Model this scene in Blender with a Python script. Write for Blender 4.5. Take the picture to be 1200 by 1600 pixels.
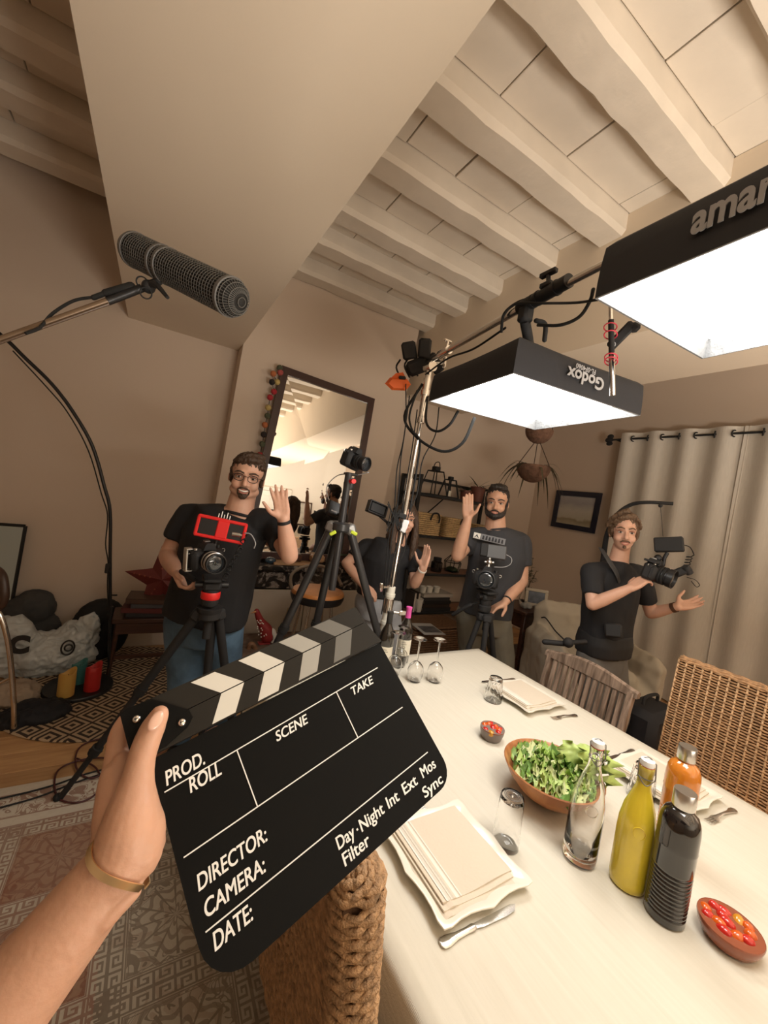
import bpy, bmesh, math, random
import numpy as np
from mathutils import Vector, Matrix, Euler, noise
R = math.radians
PI = math.pi
random.seed(7)
for _o in list(bpy.data.objects): bpy.data.objects.remove(_o)
SC = bpy.context.scene
COL = SC.collection
V = Vector

# ------------------------------------------------------------------ camera, world, lights, exposure
FPX = 620.0
CAM = V((0, 0, 1.62))
CR = Matrix.Rotation(R(-30.4), 3, 'Z') @ Matrix.Rotation(R(88.0), 3, 'X') @ Matrix.Rotation(R(8.5), 3, 'Z')
cd = bpy.data.cameras.new('camera'); co = bpy.data.objects.new('camera', cd); COL.objects.link(co)
co.matrix_world = Matrix.Translation(CAM) @ CR.to_4x4()
cd.sensor_fit = 'VERTICAL'; cd.sensor_height = 36; cd.lens = FPX / 1600 * 36; cd.clip_start = 0.01
SC.camera = co
SC.view_settings.view_transform = 'Standard'; SC.view_settings.look = 'None'
SC.view_settings.gamma = 1; SC.view_settings.use_curve_mapping = False
SC.view_settings.exposure = 0.0
wd = bpy.data.worlds.new('world'); SC.world = wd; wd.use_nodes = True
wd.node_tree.nodes['Background'].inputs[0].default_value = (1, .85, .65, 1)
wd.node_tree.nodes['Background'].inputs[1].default_value = 0.25
SOFTBOX_GLOW = 13.0
LAMP_COL = (1.0, .965, .91)
def area(loc, size, power, col, rot=(0, 0, 0)):
    l = bpy.data.lights.new('fill_light', 'AREA'); l.shape = 'RECTANGLE'; l.size, l.size_y = size; l.energy = power; l.color = col
    o = bpy.data.objects.new('fill_light', l); o.location = loc; o.rotation_euler = rot; COL.objects.link(o)
area((1.3, -1.45, 1.0), (1.2, 1.2), 165, (1, .91, .79), (PI, 0, 0))  # unseen lamp added as fill, bounced off the ceiling behind the camera
area((4.1, -1.3, 1.4), (.6, .6), 60, (1, .90, .78), (PI, 0, 0))   # second unseen fill, added to lift the dark right wall

# ------------------------------------------------------------------ pixels -> points of the room
def ray(u, v): return CR @ V(((u - 600) / FPX, (800 - v) / FPX, -1))
def P(u, v, t): return CAM + ray(u, v) * t
def PZ(u, v, z): d = ray(u, v); return CAM + d * ((z - CAM.z) / d.z)
def PY(u, v, y): d = ray(u, v); return CAM + d * (y / d.y)
def PX(u, v, x): d = ray(u, v); return CAM + d * (x / d.x)

# ------------------------------------------------------------------ materials
MATS = {}
def mat(name, col, rough=.6, metal=0, bump=0, bscale=40, var=0, vscale=6, trans=0, ior=1.45, emit=None, coat=0, spec=.5, sss=0, stretch=None):
    if name in MATS: return MATS[name]
    m = bpy.data.materials.new(name); m.use_nodes = True; nt = m.node_tree; b = nt.nodes['Principled BSDF']
    b.inputs['Base Color'].default_value = (*col, 1); b.inputs['Roughness'].default_value = rough
    b.inputs['Metallic'].default_value = metal; b.inputs['Specular IOR Level'].default_value = spec
    if trans: b.inputs['Transmission Weight'].default_value = trans; b.inputs['IOR'].default_value = ior
    if coat: b.inputs['Coat Weight'].default_value = coat; b.inputs['Coat Roughness'].default_value = .05
    if sss: b.inputs['Subsurface Weight'].default_value = sss; b.inputs['Subsurface Radius'].default_value = (.012, .005, .003); b.inputs['Subsurface Scale'].default_value = 1
    if emit: b.inputs['Emission Color'].default_value = (*emit[0], 1); b.inputs['Emission Strength'].default_value = emit[1]
    if bump or var:
        tc = nt.nodes.new('ShaderNodeTexCoord'); src = tc.outputs['Object']
        if stretch:
            mp = nt.nodes.new('ShaderNodeMapping'); mp.inputs['Scale'].default_value = stretch
            nt.links.new(src, mp.inputs[0]); src = mp.outputs[0]
    if bump:
        n = nt.nodes.new('ShaderNodeTexNoise'); n.inputs['Scale'].default_value = bscale; n.inputs['Detail'].default_value = 4
        bp = nt.nodes.new('ShaderNodeBump'); bp.inputs['Strength'].default_value = bump; bp.inputs['Distance'].default_value = .01
        nt.links.new(src, n.inputs['Vector']); nt.links.new(n.outputs['Fac'], bp.inputs['Height']); nt.links.new(bp.outputs[0], b.inputs['Normal'])
    if var:
        n = nt.nodes.new('ShaderNodeTexNoise'); n.inputs['Scale'].default_value = vscale; n.inputs['Detail'].default_value = 5
        r = nt.nodes.new('ShaderNodeValToRGB')
        r.color_ramp.elements[0].position = .3; r.color_ramp.elements[1].position = .7
        r.color_ramp.elements[0].color = (*[c * (1 - var) for c in col], 1); r.color_ramp.elements[1].color = (*[min(1, c * (1 + var)) for c in col], 1)
        nt.links.new(src, n.inputs['Vector']); nt.links.new(n.outputs['Fac'], r.inputs[0]); nt.links.new(r.outputs[0], b.inputs['Base Color'])
    MATS[name] = m; return m
class G:
    """tiny node-graph helper"""
    def __init__(s, m): s.t = m.node_tree; s.b = s.t.nodes['Principled BSDF']
    def n(s, ty, **k):
        x = s.t.nodes.new('ShaderNode' + ty)
        for a, b in k.items(): setattr(x, a, b)
        return x
    def l(s, a, b): s.t.links.new(a, b)
    def m(s, op, a, b=None, c=None):
        x = s.n('Math', operation=op)
        for i, q in enumerate((a, b, c)):
            if q is None: continue
            if isinstance(q, (int, float)): x.inputs[i].default_value = q
            else: s.l(q, x.inputs[i])
        return x.outputs[0]
    def mix(s, f, a, b):
        x = s.n('Mix', data_type='RGBA')
        for i, q in ((0, f), (6, a), (7, b)):
            if isinstance(q, (int, float)): x.inputs[i].default_value = q
            elif isinstance(q, tuple): x.inputs[i].default_value = (*q, 1)
            else: s.l(q, x.inputs[i])
        return x.outputs[2]
    def xyz(s, kind='Object'):
        t = s.n('TexCoord'); x = s.n('SeparateXYZ'); s.l(t.outputs[kind], x.inputs[0]); return t.outputs[kind], x.outputs[0], x.outputs[1], x.outputs[2]
    def band(s, x, a, b): return s.m('MULTIPLY', s.m('GREATER_THAN', x, a), s.m('LESS_THAN', x, b))

# ------------------------------------------------------------------ mesh builder
def basis(z, x=None):
    """matrix whose local z is along z and local x as near x as can be"""
    z = V(z).normalized(); x = V(x) if x is not None else (V((1, 0, 0)) if abs(z.x) < .9 else V((0, 1, 0)))
    x = (x - z * x.dot(z)); x = x.normalized() if x.length > 1e-6 else z.orthogonal().normalized()
    y = z.cross(x); return Matrix((x, y, z)).transposed()
def frame(o, z=(0, 0, 1), x=None): return Matrix.Translation(V(o)) @ basis(z, x).to_4x4()
def spline(pts, k=6):
    pts = [V(p) for p in pts]
    if len(pts) < 3 or k < 2: return pts
    q = [pts[0] * 2 - pts[1]] + pts + [pts[-1] * 2 - pts[-2]]; out = []
    for i in range(1, len(q) - 2):
        a, b, c, d = q[i - 1:i + 3]
        for j in range(k):
            t = j / k
            out.append(.5 * ((2 * b) + (c - a) * t + (2 * a - 5 * b + 4 * c - d) * t * t + (3 * b - a - 3 * c + d) * t ** 3))
    return out + [pts[-1]]
class MB:
    def __init__(s): s.v = []; s.f = []
    def add(s, vs, fs, M=None):
        o = len(s.v)
        s.v += [tuple(M @ V(p)) for p in vs] if M is not None else [tuple(p) for p in vs]
        s.f += [tuple(i + o for i in f) for f in fs]; return s
    def box(s, c, d, M=None, b=0.0):
        hx, hy, hz = d[0] / 2, d[1] / 2, d[2] / 2; c = V(c)
        b = min(b, hx * .9, hy * .9, hz * .9)
        if b <= 0:
            vs = [c + V((x * hx, y * hy, z * hz)) for x in (-1, 1) for y in (-1, 1) for z in (-1, 1)]
            return s.add(vs, [(0, 1, 3, 2), (4, 6, 7, 5), (0, 4, 5, 1), (2, 3, 7, 6), (0, 2, 6, 4), (1, 5, 7, 3)], M)
        vs = []; ix = {}
        for x in (-1, 1):
            for y in (-1, 1):
                for z in (-1, 1):
                    for a in range(3):
                        e = [hx - b, hy - b, hz - b]; e[a] += b
                        ix[(x, y, z, a)] = len(vs); vs.append(c + V((x * e[0], y * e[1], z * e[2])))
        fs = []
        for a in range(3):
            u, w = [(1, 2), (2, 0), (0, 1)][a]
            for sg in (-1, 1):
                q = []
                for p, r in ((-1, -1), (1, -1), (1, 1), (-1, 1)):
                    k = [0, 0, 0]; k[a] = sg; k[u] = p; k[w] = r; q.append(ix[(*k, a)])
                fs.append(tuple(q if sg > 0 else q[::-1]))
            for p in (-1, 1):
                for r in (-1, 1):
                    q = []
                    for e, aa in ((-1, u), (1, u), (1, w), (-1, w)):
                        k = [0, 0, 0]; k[a] = e; k[u] = p; k[w] = r; q.append(ix[(*k, aa)])
                    fs.append(tuple(q if p * r < 0 else q[::-1]))
        for x in (-1, 1):
            for y in (-1, 1):
                for z in (-1, 1):
                    q = [ix[(x, y, z, a)] for a in range(3)]; fs.append(tuple(q if x * y * z > 0 else q[::-1]))
        return s.add(vs, fs, M)
    def loft(s, rings, cap=True, closed=False, M=None):
        n = len(rings[0]); vs = [p for r in rings for p in r]; fs = []
        m = len(rings)
        for i in range(m if closed else m - 1):
            a = i * n; b = ((i + 1) % m) * n
            for j in range(n): k = (j + 1) % n; fs.append((a + j, a + k, b + k, b + j))
        if cap and not closed: fs.append(tuple(range(n))[::-1]); fs.append(tuple(range((m - 1) * n, m * n)))
        return s.add(vs, fs, M)
    def tube(s, pts, r, n=10, k=1, closed=False, cap=True, flat=None, x=None, M=None):
        """tube along pts; r a number or a list per point; flat = (a, b) scales of the section; k>1 smooths the path"""
        pts = [V(p) for p in pts]; rr = list(r) if isinstance(r, (list, tuple)) else [r] * len(pts)
        if k > 1 and len(pts) > 2:
            q = spline(pts, k); rr = [rr[min(i // k, len(rr) - 1)] + (rr[min(i // k + 1, len(rr) - 1)] - rr[min(i // k, len(rr) - 1)]) * ((i % k) / k) for i in range(len(q))]; pts = q
        m = len(pts); rings = []; X = V(x) if x is not None else None
        for i, p in enumerate(pts):
            if closed: t = pts[(i + 1) % m] - pts[i - 1]
            else: t = pts[min(i + 1, m - 1)] - pts[max(i - 1, 0)]
            if t.length < 1e-9: t = V((0, 0, 1))
            B = basis(t, X); X = B.col[0]
            fa, fb = flat or (1, 1)
            rings.append([p + B.col[0] * (math.cos(2 * PI * j / n) * rr[i] * fa) + B.col[1] * (math.sin(2 * PI * j / n) * rr[i] * fb) for j in range(n)])
        return s.loft(rings, cap, closed, M)
    def limb(s, pts, r, n=14, k=4, flat=None, x=None):
        """tube with round ends"""
        pts = [V(p) for p in pts]; rr = list(r) if isinstance(r, (list, tuple)) else [r] * len(pts)
        if len(pts) > 2:
            q = spline(pts, k); rr = [float(np.interp(i / k, range(len(rr)), rr)) for i in range(len(q))]; pts = q
        a = (pts[0] - pts[1]).normalized(); b = (pts[-1] - pts[-2]).normalized()
        fl = min(flat) if flat else 1
        pre = [(pts[0] + a * (rr[0] * fl * math.sin(R(t))), rr[0] * math.cos(R(t))) for t in (85, 60, 30)]
        post = [(pts[-1] + b * (rr[-1] * fl * math.sin(R(t))), rr[-1] * math.cos(R(t))) for t in (30, 60, 85)]
        al = pre + list(zip(pts, rr)) + post
        return s.tube([p for p, _ in al], [q for _, q in al], n, 1, flat=flat, x=x)
    def cyl(s, p0, p1, r0, r1=None, n=20, M=None): return s.tube([p0, p1], [r0, r0 if r1 is None else r1], n, M=M)
    def lathe(s, prof, n=28, M=None, cap=True):
        rings = [[V((r * math.cos(2 * PI * j / n), r * math.sin(2 * PI * j / n), z)) for j in range(n)] for r, z in prof]
        return s.loft(rings, cap, False, M)
    def ell(s, c, r, M=None, nu=20, nv=12, fn=None):
        r = r if isinstance(r, (tuple, list, Vector)) else (r, r, r); c = V(c); vs = []; fs = []
        for i in range(1, nv):
            a = PI * i / nv
            for j in range(nu):
                t = 2 * PI * j / nu; d = V((math.sin(a) * math.cos(t), math.sin(a) * math.sin(t), math.cos(a)))
                p = V((d.x * r[0], d.y * r[1], d.z * r[2]))
                if fn: p = fn(p, d)
                vs.append(c + p)
        for i in range(nv - 2):
            for j in range(nu): k = (j + 1) % nu; fs.append((i * nu + j, (i + 1) * nu + j, (i + 1) * nu + k, i * nu + k))
        t = len(vs)
        for zz in (1, -1):
            p = V((0, 0, zz * r[2])); vs.append(c + (fn(p, V((0, 0, zz))) if fn else p))
        for j in range(nu): k = (j + 1) % nu; fs.append((t, j, k)); fs.append((t + 1, (nv - 2) * nu + k, (nv - 2) * nu + j))
        return s.add(vs, fs, M)
    def prism(s, poly, h, M=None, z0=0.0):
        n = len(poly); a = sum(poly[i][0] * poly[(i + 1) % n][1] - poly[(i + 1) % n][0] * poly[i][1] for i in range(n))
        if a < 0: poly = poly[::-1]
        return s.loft([[V((x, y, z0)) for x, y in poly], [V((x, y, z0 + h)) for x, y in poly]], True, False, M)
    def ring(s, c, Rr, r, z=(0, 0, 1), n=28, m=8, sx=1, M=None):
        B = basis(z); c = V(c)
        return s.tube([c + B @ V((math.cos(2 * PI * i / n) * Rr * sx, math.sin(2 * PI * i / n) * Rr, 0)) for i in range(n)], r, m, closed=True, x=B.col[2], M=M)
    def grid(s, fn, nu, nv):
        vs = [fn(i / nu, j / nv) for j in range(nv + 1) for i in range(nu + 1)]
        return s.add(vs, [(j * (nu + 1) + i, j * (nu + 1) + i + 1, (j + 1) * (nu + 1) + i + 1, (j + 1) * (nu + 1) + i) for j in range(nv) for i in range(nu)])
def rrect(w, h, r, n=5, cx=0, cy=0):
    out = []
    for sx, sy, a in ((1, 1, 0), (-1, 1, 90), (-1, -1, 180), (1, -1, 270)):
        for i in range(n + 1):
            t = R(a + 90 * i / n); out.append((cx + sx * (w / 2 - r) + r * math.cos(t), cy + sy * (h / 2 - r) + r * math.sin(t)))
    return out
LOC = {}
def tag(o, label=None, cat=None, group=None, kind=None):
    for k, q in (('label', label), ('category', cat), ('group', group), ('kind', kind)):
        if q: o[k] = q
    return o
def thing(name, label, cat, loc=(0, 0, 0), group=None):
    o = bpy.data.objects.new(name, None); COL.objects.link(o); o.empty_display_size = .05
    o.location = V(loc); LOC[o.name] = V(loc); return tag(o, label, cat, group)
def mesh_of(mb, m, smooth=40):
    me = bpy.data.meshes.new('mesh'); me.from_pydata(mb.v, [], mb.f); me.update()
    bm = bmesh.new(); bm.from_mesh(me); bmesh.ops.recalc_face_normals(bm, faces=bm.faces); bm.to_mesh(me); bm.free()
    for x in (m if isinstance(m, (list, tuple)) else [m]): me.materials.append(x)
    if smooth:
        me.shade_smooth()
        if smooth < 180: me.set_sharp_from_angle(angle=R(smooth))
    return me
def link(name, me, parent=None, label=None, at=None):
    o = bpy.data.objects.new(name, me); COL.objects.link(o)
    if parent is not None:
        o.parent = parent; LOC[o.name] = LOC[parent.name]; off = LOC[parent.name]
    else:
        if at is None:
            c = np.array([v.co for v in me.vertices]) if len(me.vertices) else np.zeros((1, 3))
            at = V(((c[:, 0].min() + c[:, 0].max()) / 2, (c[:, 1].min() + c[:, 1].max()) / 2, c[:, 2].min()))
        off = V(at); o.location = off; LOC[o.name] = off
    if off.length > 0: me.transform(Matrix.Translation(-off))
    return tag(o, label)
def obj(name, mb, m, parent=None, label=None, smooth=40): return link(name, mesh_of(mb, m, smooth), parent, label)
def single(name, label, cat, mb, m, group=None, smooth=40, kind=None):
    return tag(obj(name, mb, m, None, None, smooth), label, cat, group, kind)
def struct(name, mb, m, parent=None, smooth=0):
    o = obj(name, mb, m, parent, None, smooth)
    if parent is None: o['kind'] = 'structure'
    return o
def copy_tree(o, parent=None):
    c = o.copy(); COL.objects.link(c); c.parent = parent
    LOC[c.name] = LOC[o.name]
    for ch in list(o.children): copy_tree(ch, c)
    return c
def organic(name, mb, m, parent=None, voxel=.006, it=4, disp=None, label=None, post=None):
    """one continuous skin over overlapping closed shells: voxel remesh, smooth, optional displacement"""
    me = bpy.data.meshes.new('t'); me.from_pydata(mb.v, [], mb.f); me.update()
    bm = bmesh.new(); bm.from_mesh(me); bmesh.ops.recalc_face_normals(bm, faces=bm.faces); bm.to_mesh(me); bm.free()
    o = bpy.data.objects.new('t', me); COL.objects.link(o)
    a = o.modifiers.new('r', 'REMESH'); a.mode = 'VOXEL'; a.voxel_size = voxel; a.use_smooth_shade = True
    if it: b = o.modifiers.new('s', 'SMOOTH'); b.iterations = it; b.factor = .5
    dg = bpy.context.evaluated_depsgraph_get(); me2 = bpy.data.meshes.new_from_object(o.evaluated_get(dg), depsgraph=dg)
    bpy.data.objects.remove(o); bpy.data.meshes.remove(me)
    if disp:
        nr = [v.normal.copy() for v in me2.vertices]
        for v, q in zip(me2.vertices, nr): v.co += q * disp(v.co)
        me2.update()
    me2.materials.clear()
    for x in (m if isinstance(m, (list, tuple)) else [m]): me2.materials.append(x)
    me2.shade_smooth()
    if post: post(me2)
    return link(name, me2, parent, label)
def text(s, size, M, m, parent, name='lettering', shear=0, bold=0, align='LEFT', th=.0002, sx=1, space=1):
    cu = bpy.data.curves.new('t', 'FONT'); cu.body = s; cu.size = size; cu.shear = shear; cu.offset = bold; cu.align_x = align
    cu.extrude = th; cu.resolution_u = 4; cu.space_character = space
    o = bpy.data.objects.new('t', cu); COL.objects.link(o)
    dg = bpy.context.evaluated_depsgraph_get(); me = bpy.data.meshes.new_from_object(o.evaluated_get(dg), depsgraph=dg)
    bpy.data.objects.remove(o); bpy.data.curves.remove(cu)
    me.transform(M @ Matrix.Diagonal((sx, 1, 1, 1))); me.materials.clear(); me.materials.append(m)
    return link(name, me, parent)

# ------------------------------------------------------------------ common materials
wall_m = mat('wall_paint', (.61, .50, .405), .75, bump=.05, bscale=120)
ceil_m = mat('ceiling_paint', (.71, .63, .53), .75, bump=.22, bscale=18, var=.05, vscale=5)
soffit_m = mat('soffit_paint', (.74, .63, .50), .75, bump=.03, bscale=90)
black_m = mat('black_plastic', (.012, .012, .013), .4)
matte_m = mat('matte_black', (.014, .014, .015), .75)
rubber_m = mat('black_rubber', (.01, .01, .01), .85)
dmetal_m = mat('dark_metal', (.03, .03, .032), .4, .6)
chrome_m = mat('chrome', (.75, .73, .70), .16, 1)
steel_m = mat('brushed_steel', (.62, .61, .58), .3, 1, bump=.05, bscale=200)
white_m = mat('white_paint', (.78, .75, .68), .5)
glass_m = mat('clear_glass', (1, 1, 1), .01, trans=1, ior=1.45)
lens_m = mat('lens_glass', (.02, .025, .03), .04, coat=1)
red_m = mat('red_plastic', (.75, .02, .02), .4)
def wood(name, a, b, rough=.5, sc=(1, 12, 12), ns=3):
    if name in MATS: return MATS[name]
    m = mat(name, a, rough); g = G(m); t = g.n('TexCoord'); mp = g.n('Mapping'); mp.inputs['Scale'].default_value = sc
    oi = g.n('ObjectInfo'); ad = g.n('VectorMath', operation='ADD'); g.l(t.outputs['Object'], ad.inputs[0]); g.l(oi.outputs['Random'], ad.inputs[1])
    g.l(ad.outputs[0], mp.inputs[0]); n = g.n('TexNoise'); n.inputs['Scale'].default_value = ns; n.inputs['Detail'].default_value = 8; n.inputs['Distortion'].default_value = .6
    g.l(mp.outputs[0], n.inputs['Vector']); r = g.n('ValToRGB'); e = r.color_ramp.elements
    e[0].position = .35; e[1].position = .65; e[0].color = (*b, 1); e[1].color = (*a, 1)
    g.l(n.outputs['Fac'], r.inputs[0])
    mv = g.m('MULTIPLY_ADD', oi.outputs['Random'], .35, .8); hs = g.n('HueSaturation'); g.l(r.outputs[0], hs.inputs['Color']); g.l(mv, hs.inputs['Value'])
    g.l(hs.outputs[0], g.b.inputs['Base Color']); bp = g.n('Bump'); bp.inputs['Strength'].default_value = .15; bp.inputs['Distance'].default_value = .004
    g.l(n.outputs['Fac'], bp.inputs['Height']); g.l(bp.outputs[0], g.b.inputs['Normal']); return m
oak_m = wood('oak', (.50, .29, .13), (.38, .20, .085), .42, (1, 9, 9), 3)
darkwood_m = wood('dark_wood', (.07, .028, .016), (.04, .016, .01), .4)
midwood_m = wood('mid_wood', (.22, .11, .05), (.13, .06, .028), .5)
greywood_m = wood('weathered_teak', (.37, .265, .195), (.13, .085, .058), .75, (10, 10, 1.2), 4)
bowlwood_m = wood('bowl_wood', (.52, .22, .085), (.36, .13, .045), .35, (14, 14, 1), 2)

# ------------------------------------------------------------------ the room
XL, XR, YB, YF, YC, ZT = -2.9, 4.85, -3.3, 4.0, 3.77, 3.62
sub = MB().box(((XL + XR) / 2, (YB + YF) / 2, -.06), (XR - XL + .4, YF - YB + .4, .1)); floor = struct('floor', sub, oak_m)
prng = random.Random(3)
pl_me = {}
y = 2.0
while y < YF:
    x = XL + prng.random() * 1.2 - 1.2
    while x < XR:
        L = prng.choice((1.3, 1.7, 2.1)); a, b = max(x, XL), min(x + L, XR)
        if b - a > .1:
            k = (round(b - a, 2),)
            if k not in pl_me: pl_me[k] = mesh_of(MB().box((0, 0, -.006), (b - a - .003, .157, .012), b=.0015), oak_m, 0)
            o = bpy.data.objects.new('plank', pl_me[k]); COL.objects.link(o); o.parent = floor
            o.location = V(((a + b) / 2, y + .08, 0)) - LOC[floor.name]
        x += L
    y += .16
for (y0, y1) in ((YB, 2.0),): obj('plank_field', MB().box(((XL + XR) / 2, (y0 + y1) / 2, -.006), (XR - XL, y1 - y0, .012)), oak_m, floor, smooth=0)
T = .12
struct('wall_far', MB().box(((XL + XR) / 2, YF + T / 2, ZT / 2), (XR - XL + .4, T, ZT + .1)), wall_m)
struct('wall_right', MB().box((XR + T / 2, (YB + YF) / 2, ZT / 2), (T, YF - YB, ZT + .1)), wall_m)
struct('wall_left', MB().box((XL - T / 2, (YB + YF) / 2, ZT / 2), (T, YF - YB, ZT + .1)), wall_m)
struct('wall_back', MB().box(((XL + XR) / 2, YB - T / 2, ZT / 2), (XR - XL + .4, T, ZT + .1)), white_m)
ch = MB()     # chimney breast: its edges lean a little, as in the photograph
for z0, z1 in ((0, ZT),):
    ch.add([(.44, YC, 0), (2.10, YC, 0), (2.10, YF, 0), (.44, YF, 0), (.575, YC, ZT), (2.32, YC, ZT), (2.32, YF, ZT), (.575, YF, ZT)],
           [(3, 2, 1, 0), (4, 5, 6, 7), (0, 1, 5, 4), (1, 2, 6, 5), (2, 3, 7, 6), (3, 0, 4, 7)])
struct('wall_chimney', ch, wall_m)
sk = mat('skirting_paint', (.55, .45, .35), .5)
struct('baseboard_far', MB().box(((XL + .44) / 2, YF - .008, .06), (.44 - XL, .016, .12), b=.004).box(((2.1 + XR) / 2, YF - .008, .06), (XR - 2.1, .016, .12), b=.004), sk)
struct('baseboard_right', MB().box((XR - .008, (YB + YF) / 2, .06), (.016, YF - YB - .04, .12), b=.004), sk)
# soffits (boxed beams) left and right of the open joists
struct('trim_1', MB().box((.11, (YB + YF) / 2, (2.77 + ZT) / 2), (.865, YF - YB, ZT - 2.77)), soffit_m)
struct('trim_2', MB().box(((2.38 + 3.25) / 2, (YB + YF) / 2, (2.82 + ZT) / 2), (3.25 - 2.38, YF - YB, ZT - 2.82)), soffit_m)
ceiling = struct('ceiling', MB().box(((XL + XR) / 2, (YB + YF) / 2, ZT + .10), (XR - XL + .4, YF - YB + .4, .1)), mat('ceiling_gap', (.10, .08, .06), .9))
crack = [3.58, 3.07, 2.63, 2.09, 1.59, 1.06, .56, .06, -.44, -.94, -1.44, -1.94, -2.44, -2.94]
beam_w, bz = .19, ZT - .13
def beam_mesh(x0, x1, seed):
    rr = random.Random(seed); n = 14; rings = []
    for i in range(n + 1):
        x = x0 + (x1 - x0) * i / n; j = lambda a=.0035: rr.uniform(-a, a)
        rings.append([(x, 0 + j(.003), ZT + .04), (x, 0 + j(), bz + .03), (x, .022 + j(), bz + j(.006)), (x, beam_w - .02 + j(), bz + j(.006)), (x, beam_w + j(), bz + .03), (x, beam_w, ZT + .04)])
    return MB().loft([[V(p) for p in r] for r in rings])
spans = ((XL, -.30), (.52, 2.40), (3.23, XR))
tile_me = {}
tile_m = mat('tile_paint', (.74, .66, .56), .75, bump=.12, bscale=25, var=.04, vscale=4)
for i, y in enumerate(crack):
    for s, (x0, x1) in enumerate(spans):
        if y < -.5 and s == 0: continue
        m = beam_mesh(x0, x1, i * 7 + s); m.v = [(a, min(b + y, YF - .001), c) for a, b, c in m.v]
        obj('beam', m, ceiling_m if False else ceil_m, ceiling, smooth=25)
        # tiles between this beam and the next one nearer the camera
        ya = (crack[i + 1] + beam_w if i + 1 < len(crack) else YB); yb = y
        x = x0 + prng.uniform(-.3, 0)
        while x < x1:
            L = prng.choice((.40, .46, .52, .36)); a, b = max(x, x0), min(x + L, x1)
            if b - a > .03:
                k = (round(b - a, 2), round(yb - ya, 3))
                if k not in tile_me: tile_me[k] = mesh_of(MB().box((0, 0, .02), (b - a - .007, yb - ya - .010, .04), b=.003), tile_m, 0)
                o = bpy.data.objects.new('ceiling_tile', tile_me[k]); COL.objects.link(o); o.parent = ceiling
                o.location = V(((a + b) / 2, (ya + yb) / 2, ZT + prng.uniform(-.004, .003))) - LOC[ceiling.name]
                o.rotation_euler = (prng.uniform(-.006, .006), prng.uniform(-.008, .008), prng.uniform(-.004, .004))
            x += L
# room behind the camera, seen in the mirror
dm = MB()
for cx, w in ((3.05, .86),):
    for x in (cx - w / 2 - .05, cx + w / 2 + .05): dm.box((x, YB + .02, 1.06), (.1, .05, 2.12), b=.006)
    dm.box((cx, YB + .02, 2.16), (w + .2, .05, .1), b=.006)
d1 = struct('door_1', MB().box((3.05, YB + .015, 1.05), (.86, .03, 2.1)), mat('door_paint', (.82, .80, .74), .4))
obj('door_frame', dm, white_m, d1)
for z, h in ((.5, .7), (1.5, .95)):
    for x in (2.86, 3.24): obj('door_panel', MB().box((x, YB + .034, z), (.27, .012, h), b=.005), MATS['door_paint'], d1)
obj('door_handle', MB().cyl((2.68, YB + .03, 1.02), (2.68, YB + .08, 1.02), .011).cyl((2.68, YB + .075, 1.02), (2.8, YB + .075, 1.02), .009), steel_m, d1)
# ------------------------------------------------------------------ light stand, boom arm, softboxes
def bolt(mb, c, ax, r=.012, L=.05): mb.cyl(V(c), V(c) + V(ax).normalized() * L, r, n=10)
glow_m = mat('softbox_glow', (.9, .9, .9), .8, emit=(LAMP_COL, SOFTBOX_GLOW))
fabric_b = mat('softbox_fabric', (.016, .017, .022), .75, bump=.12, bscale=30)
silver_m = mat('silver_lining', (.22, .225, .23), .5, .3, bump=.5, bscale=35)
print_m = mat('grey_print', (.36, .36, .375), .6)
def softbox(name, label, c, sx, sy, zb, h, ang, shrink, loc_word):
    """open box facing down: bottom rim rectangle sx by sy at height zb round c, walls up to a smaller top"""
    t = thing(name, label, 'softbox', (c[0], c[1], zb))
    M = Matrix.Translation(V((c[0], c[1], zb))) @ Matrix.Rotation(ang, 4, 'Z')
    def ringp(z, k, n=6, sag=0.0):
        out = []
        for (ax, ay), (bx, by) in (((-1, -1), (1, -1)), ((1, -1), (1, 1)), ((1, 1), (-1, 1)), ((-1, 1), (-1, -1))):
            for i in range(n):
                q = i / n; w = sag * math.sin(PI * q)
                x, y = ax + (bx - ax) * q, ay + (by - ay) * q
                out.append(V((x * sx / 2 * k * (1 - (w if abs(ax) == 1 and ax == bx else 0)), y * sy / 2 * k * (1 - (w if ay == by else 0)), z)))
        return out
    m = MB().loft([ringp(-.004, .985), ringp(-.004, 1), ringp(.03, 1.0, sag=.01), ringp(h * .6, .995, sag=.012), ringp(h * .9, .985, sag=.02), ringp(h, .94, sag=.03), ringp(h + .02, shrink)], cap=False, M=M)
    m2 = MB().loft([ringp(h + .02, shrink), ringp(h + .022, .01)], cap=True, M=M)
    m.v += []; o = len(m.v); m.v += m2.v; m.f += [tuple(i + o for i in f) for f in m2.f]
    obj('housing', m, fabric_b, t, smooth=50)
    rim = MB().loft([ringp(-.006, 1.0), ringp(-.006, .985), ringp(.055, .955), ringp(.055, .965)], cap=False, closed=True, M=M)
    obj('rim', rim, silver_m, t, 'silver lined rim of the softbox', 60)
    dn = MB().grid(lambda u, v: M @ V(((u - .5) * sx * .955, (v - .5) * sy * .955, .046 - .030 * math.sin(PI * u) ** .6 * math.sin(PI * v) ** .6 + .003 * math.sin(11 * u + 5 * v))), 14, 14)
    obj('diffuser', dn, glow_m, t, 'glowing white diffuser', 180)
    return t, M
A1, B1, C1, D1 = (PZ(u, v, 2.1) for u, v in ((680, 627), (789, 577), (988, 643), (847, 673)))
c1 = (A1 + B1 + C1 + D1) / 4
ax1 = ((C1 - B1) + (D1 - A1)).normalized(); an1 = math.atan2(ax1.y, ax1.x)
sb1, M1 = softbox('softbox', 'smaller softbox with upside-down white lettering, glowing over the table middle', c1, (((C1 - B1).length + (D1 - A1).length) / 2), (((B1 - A1).length + (D1 - C1).length) / 2), 2.1, .125, an1, .5, '')
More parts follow.
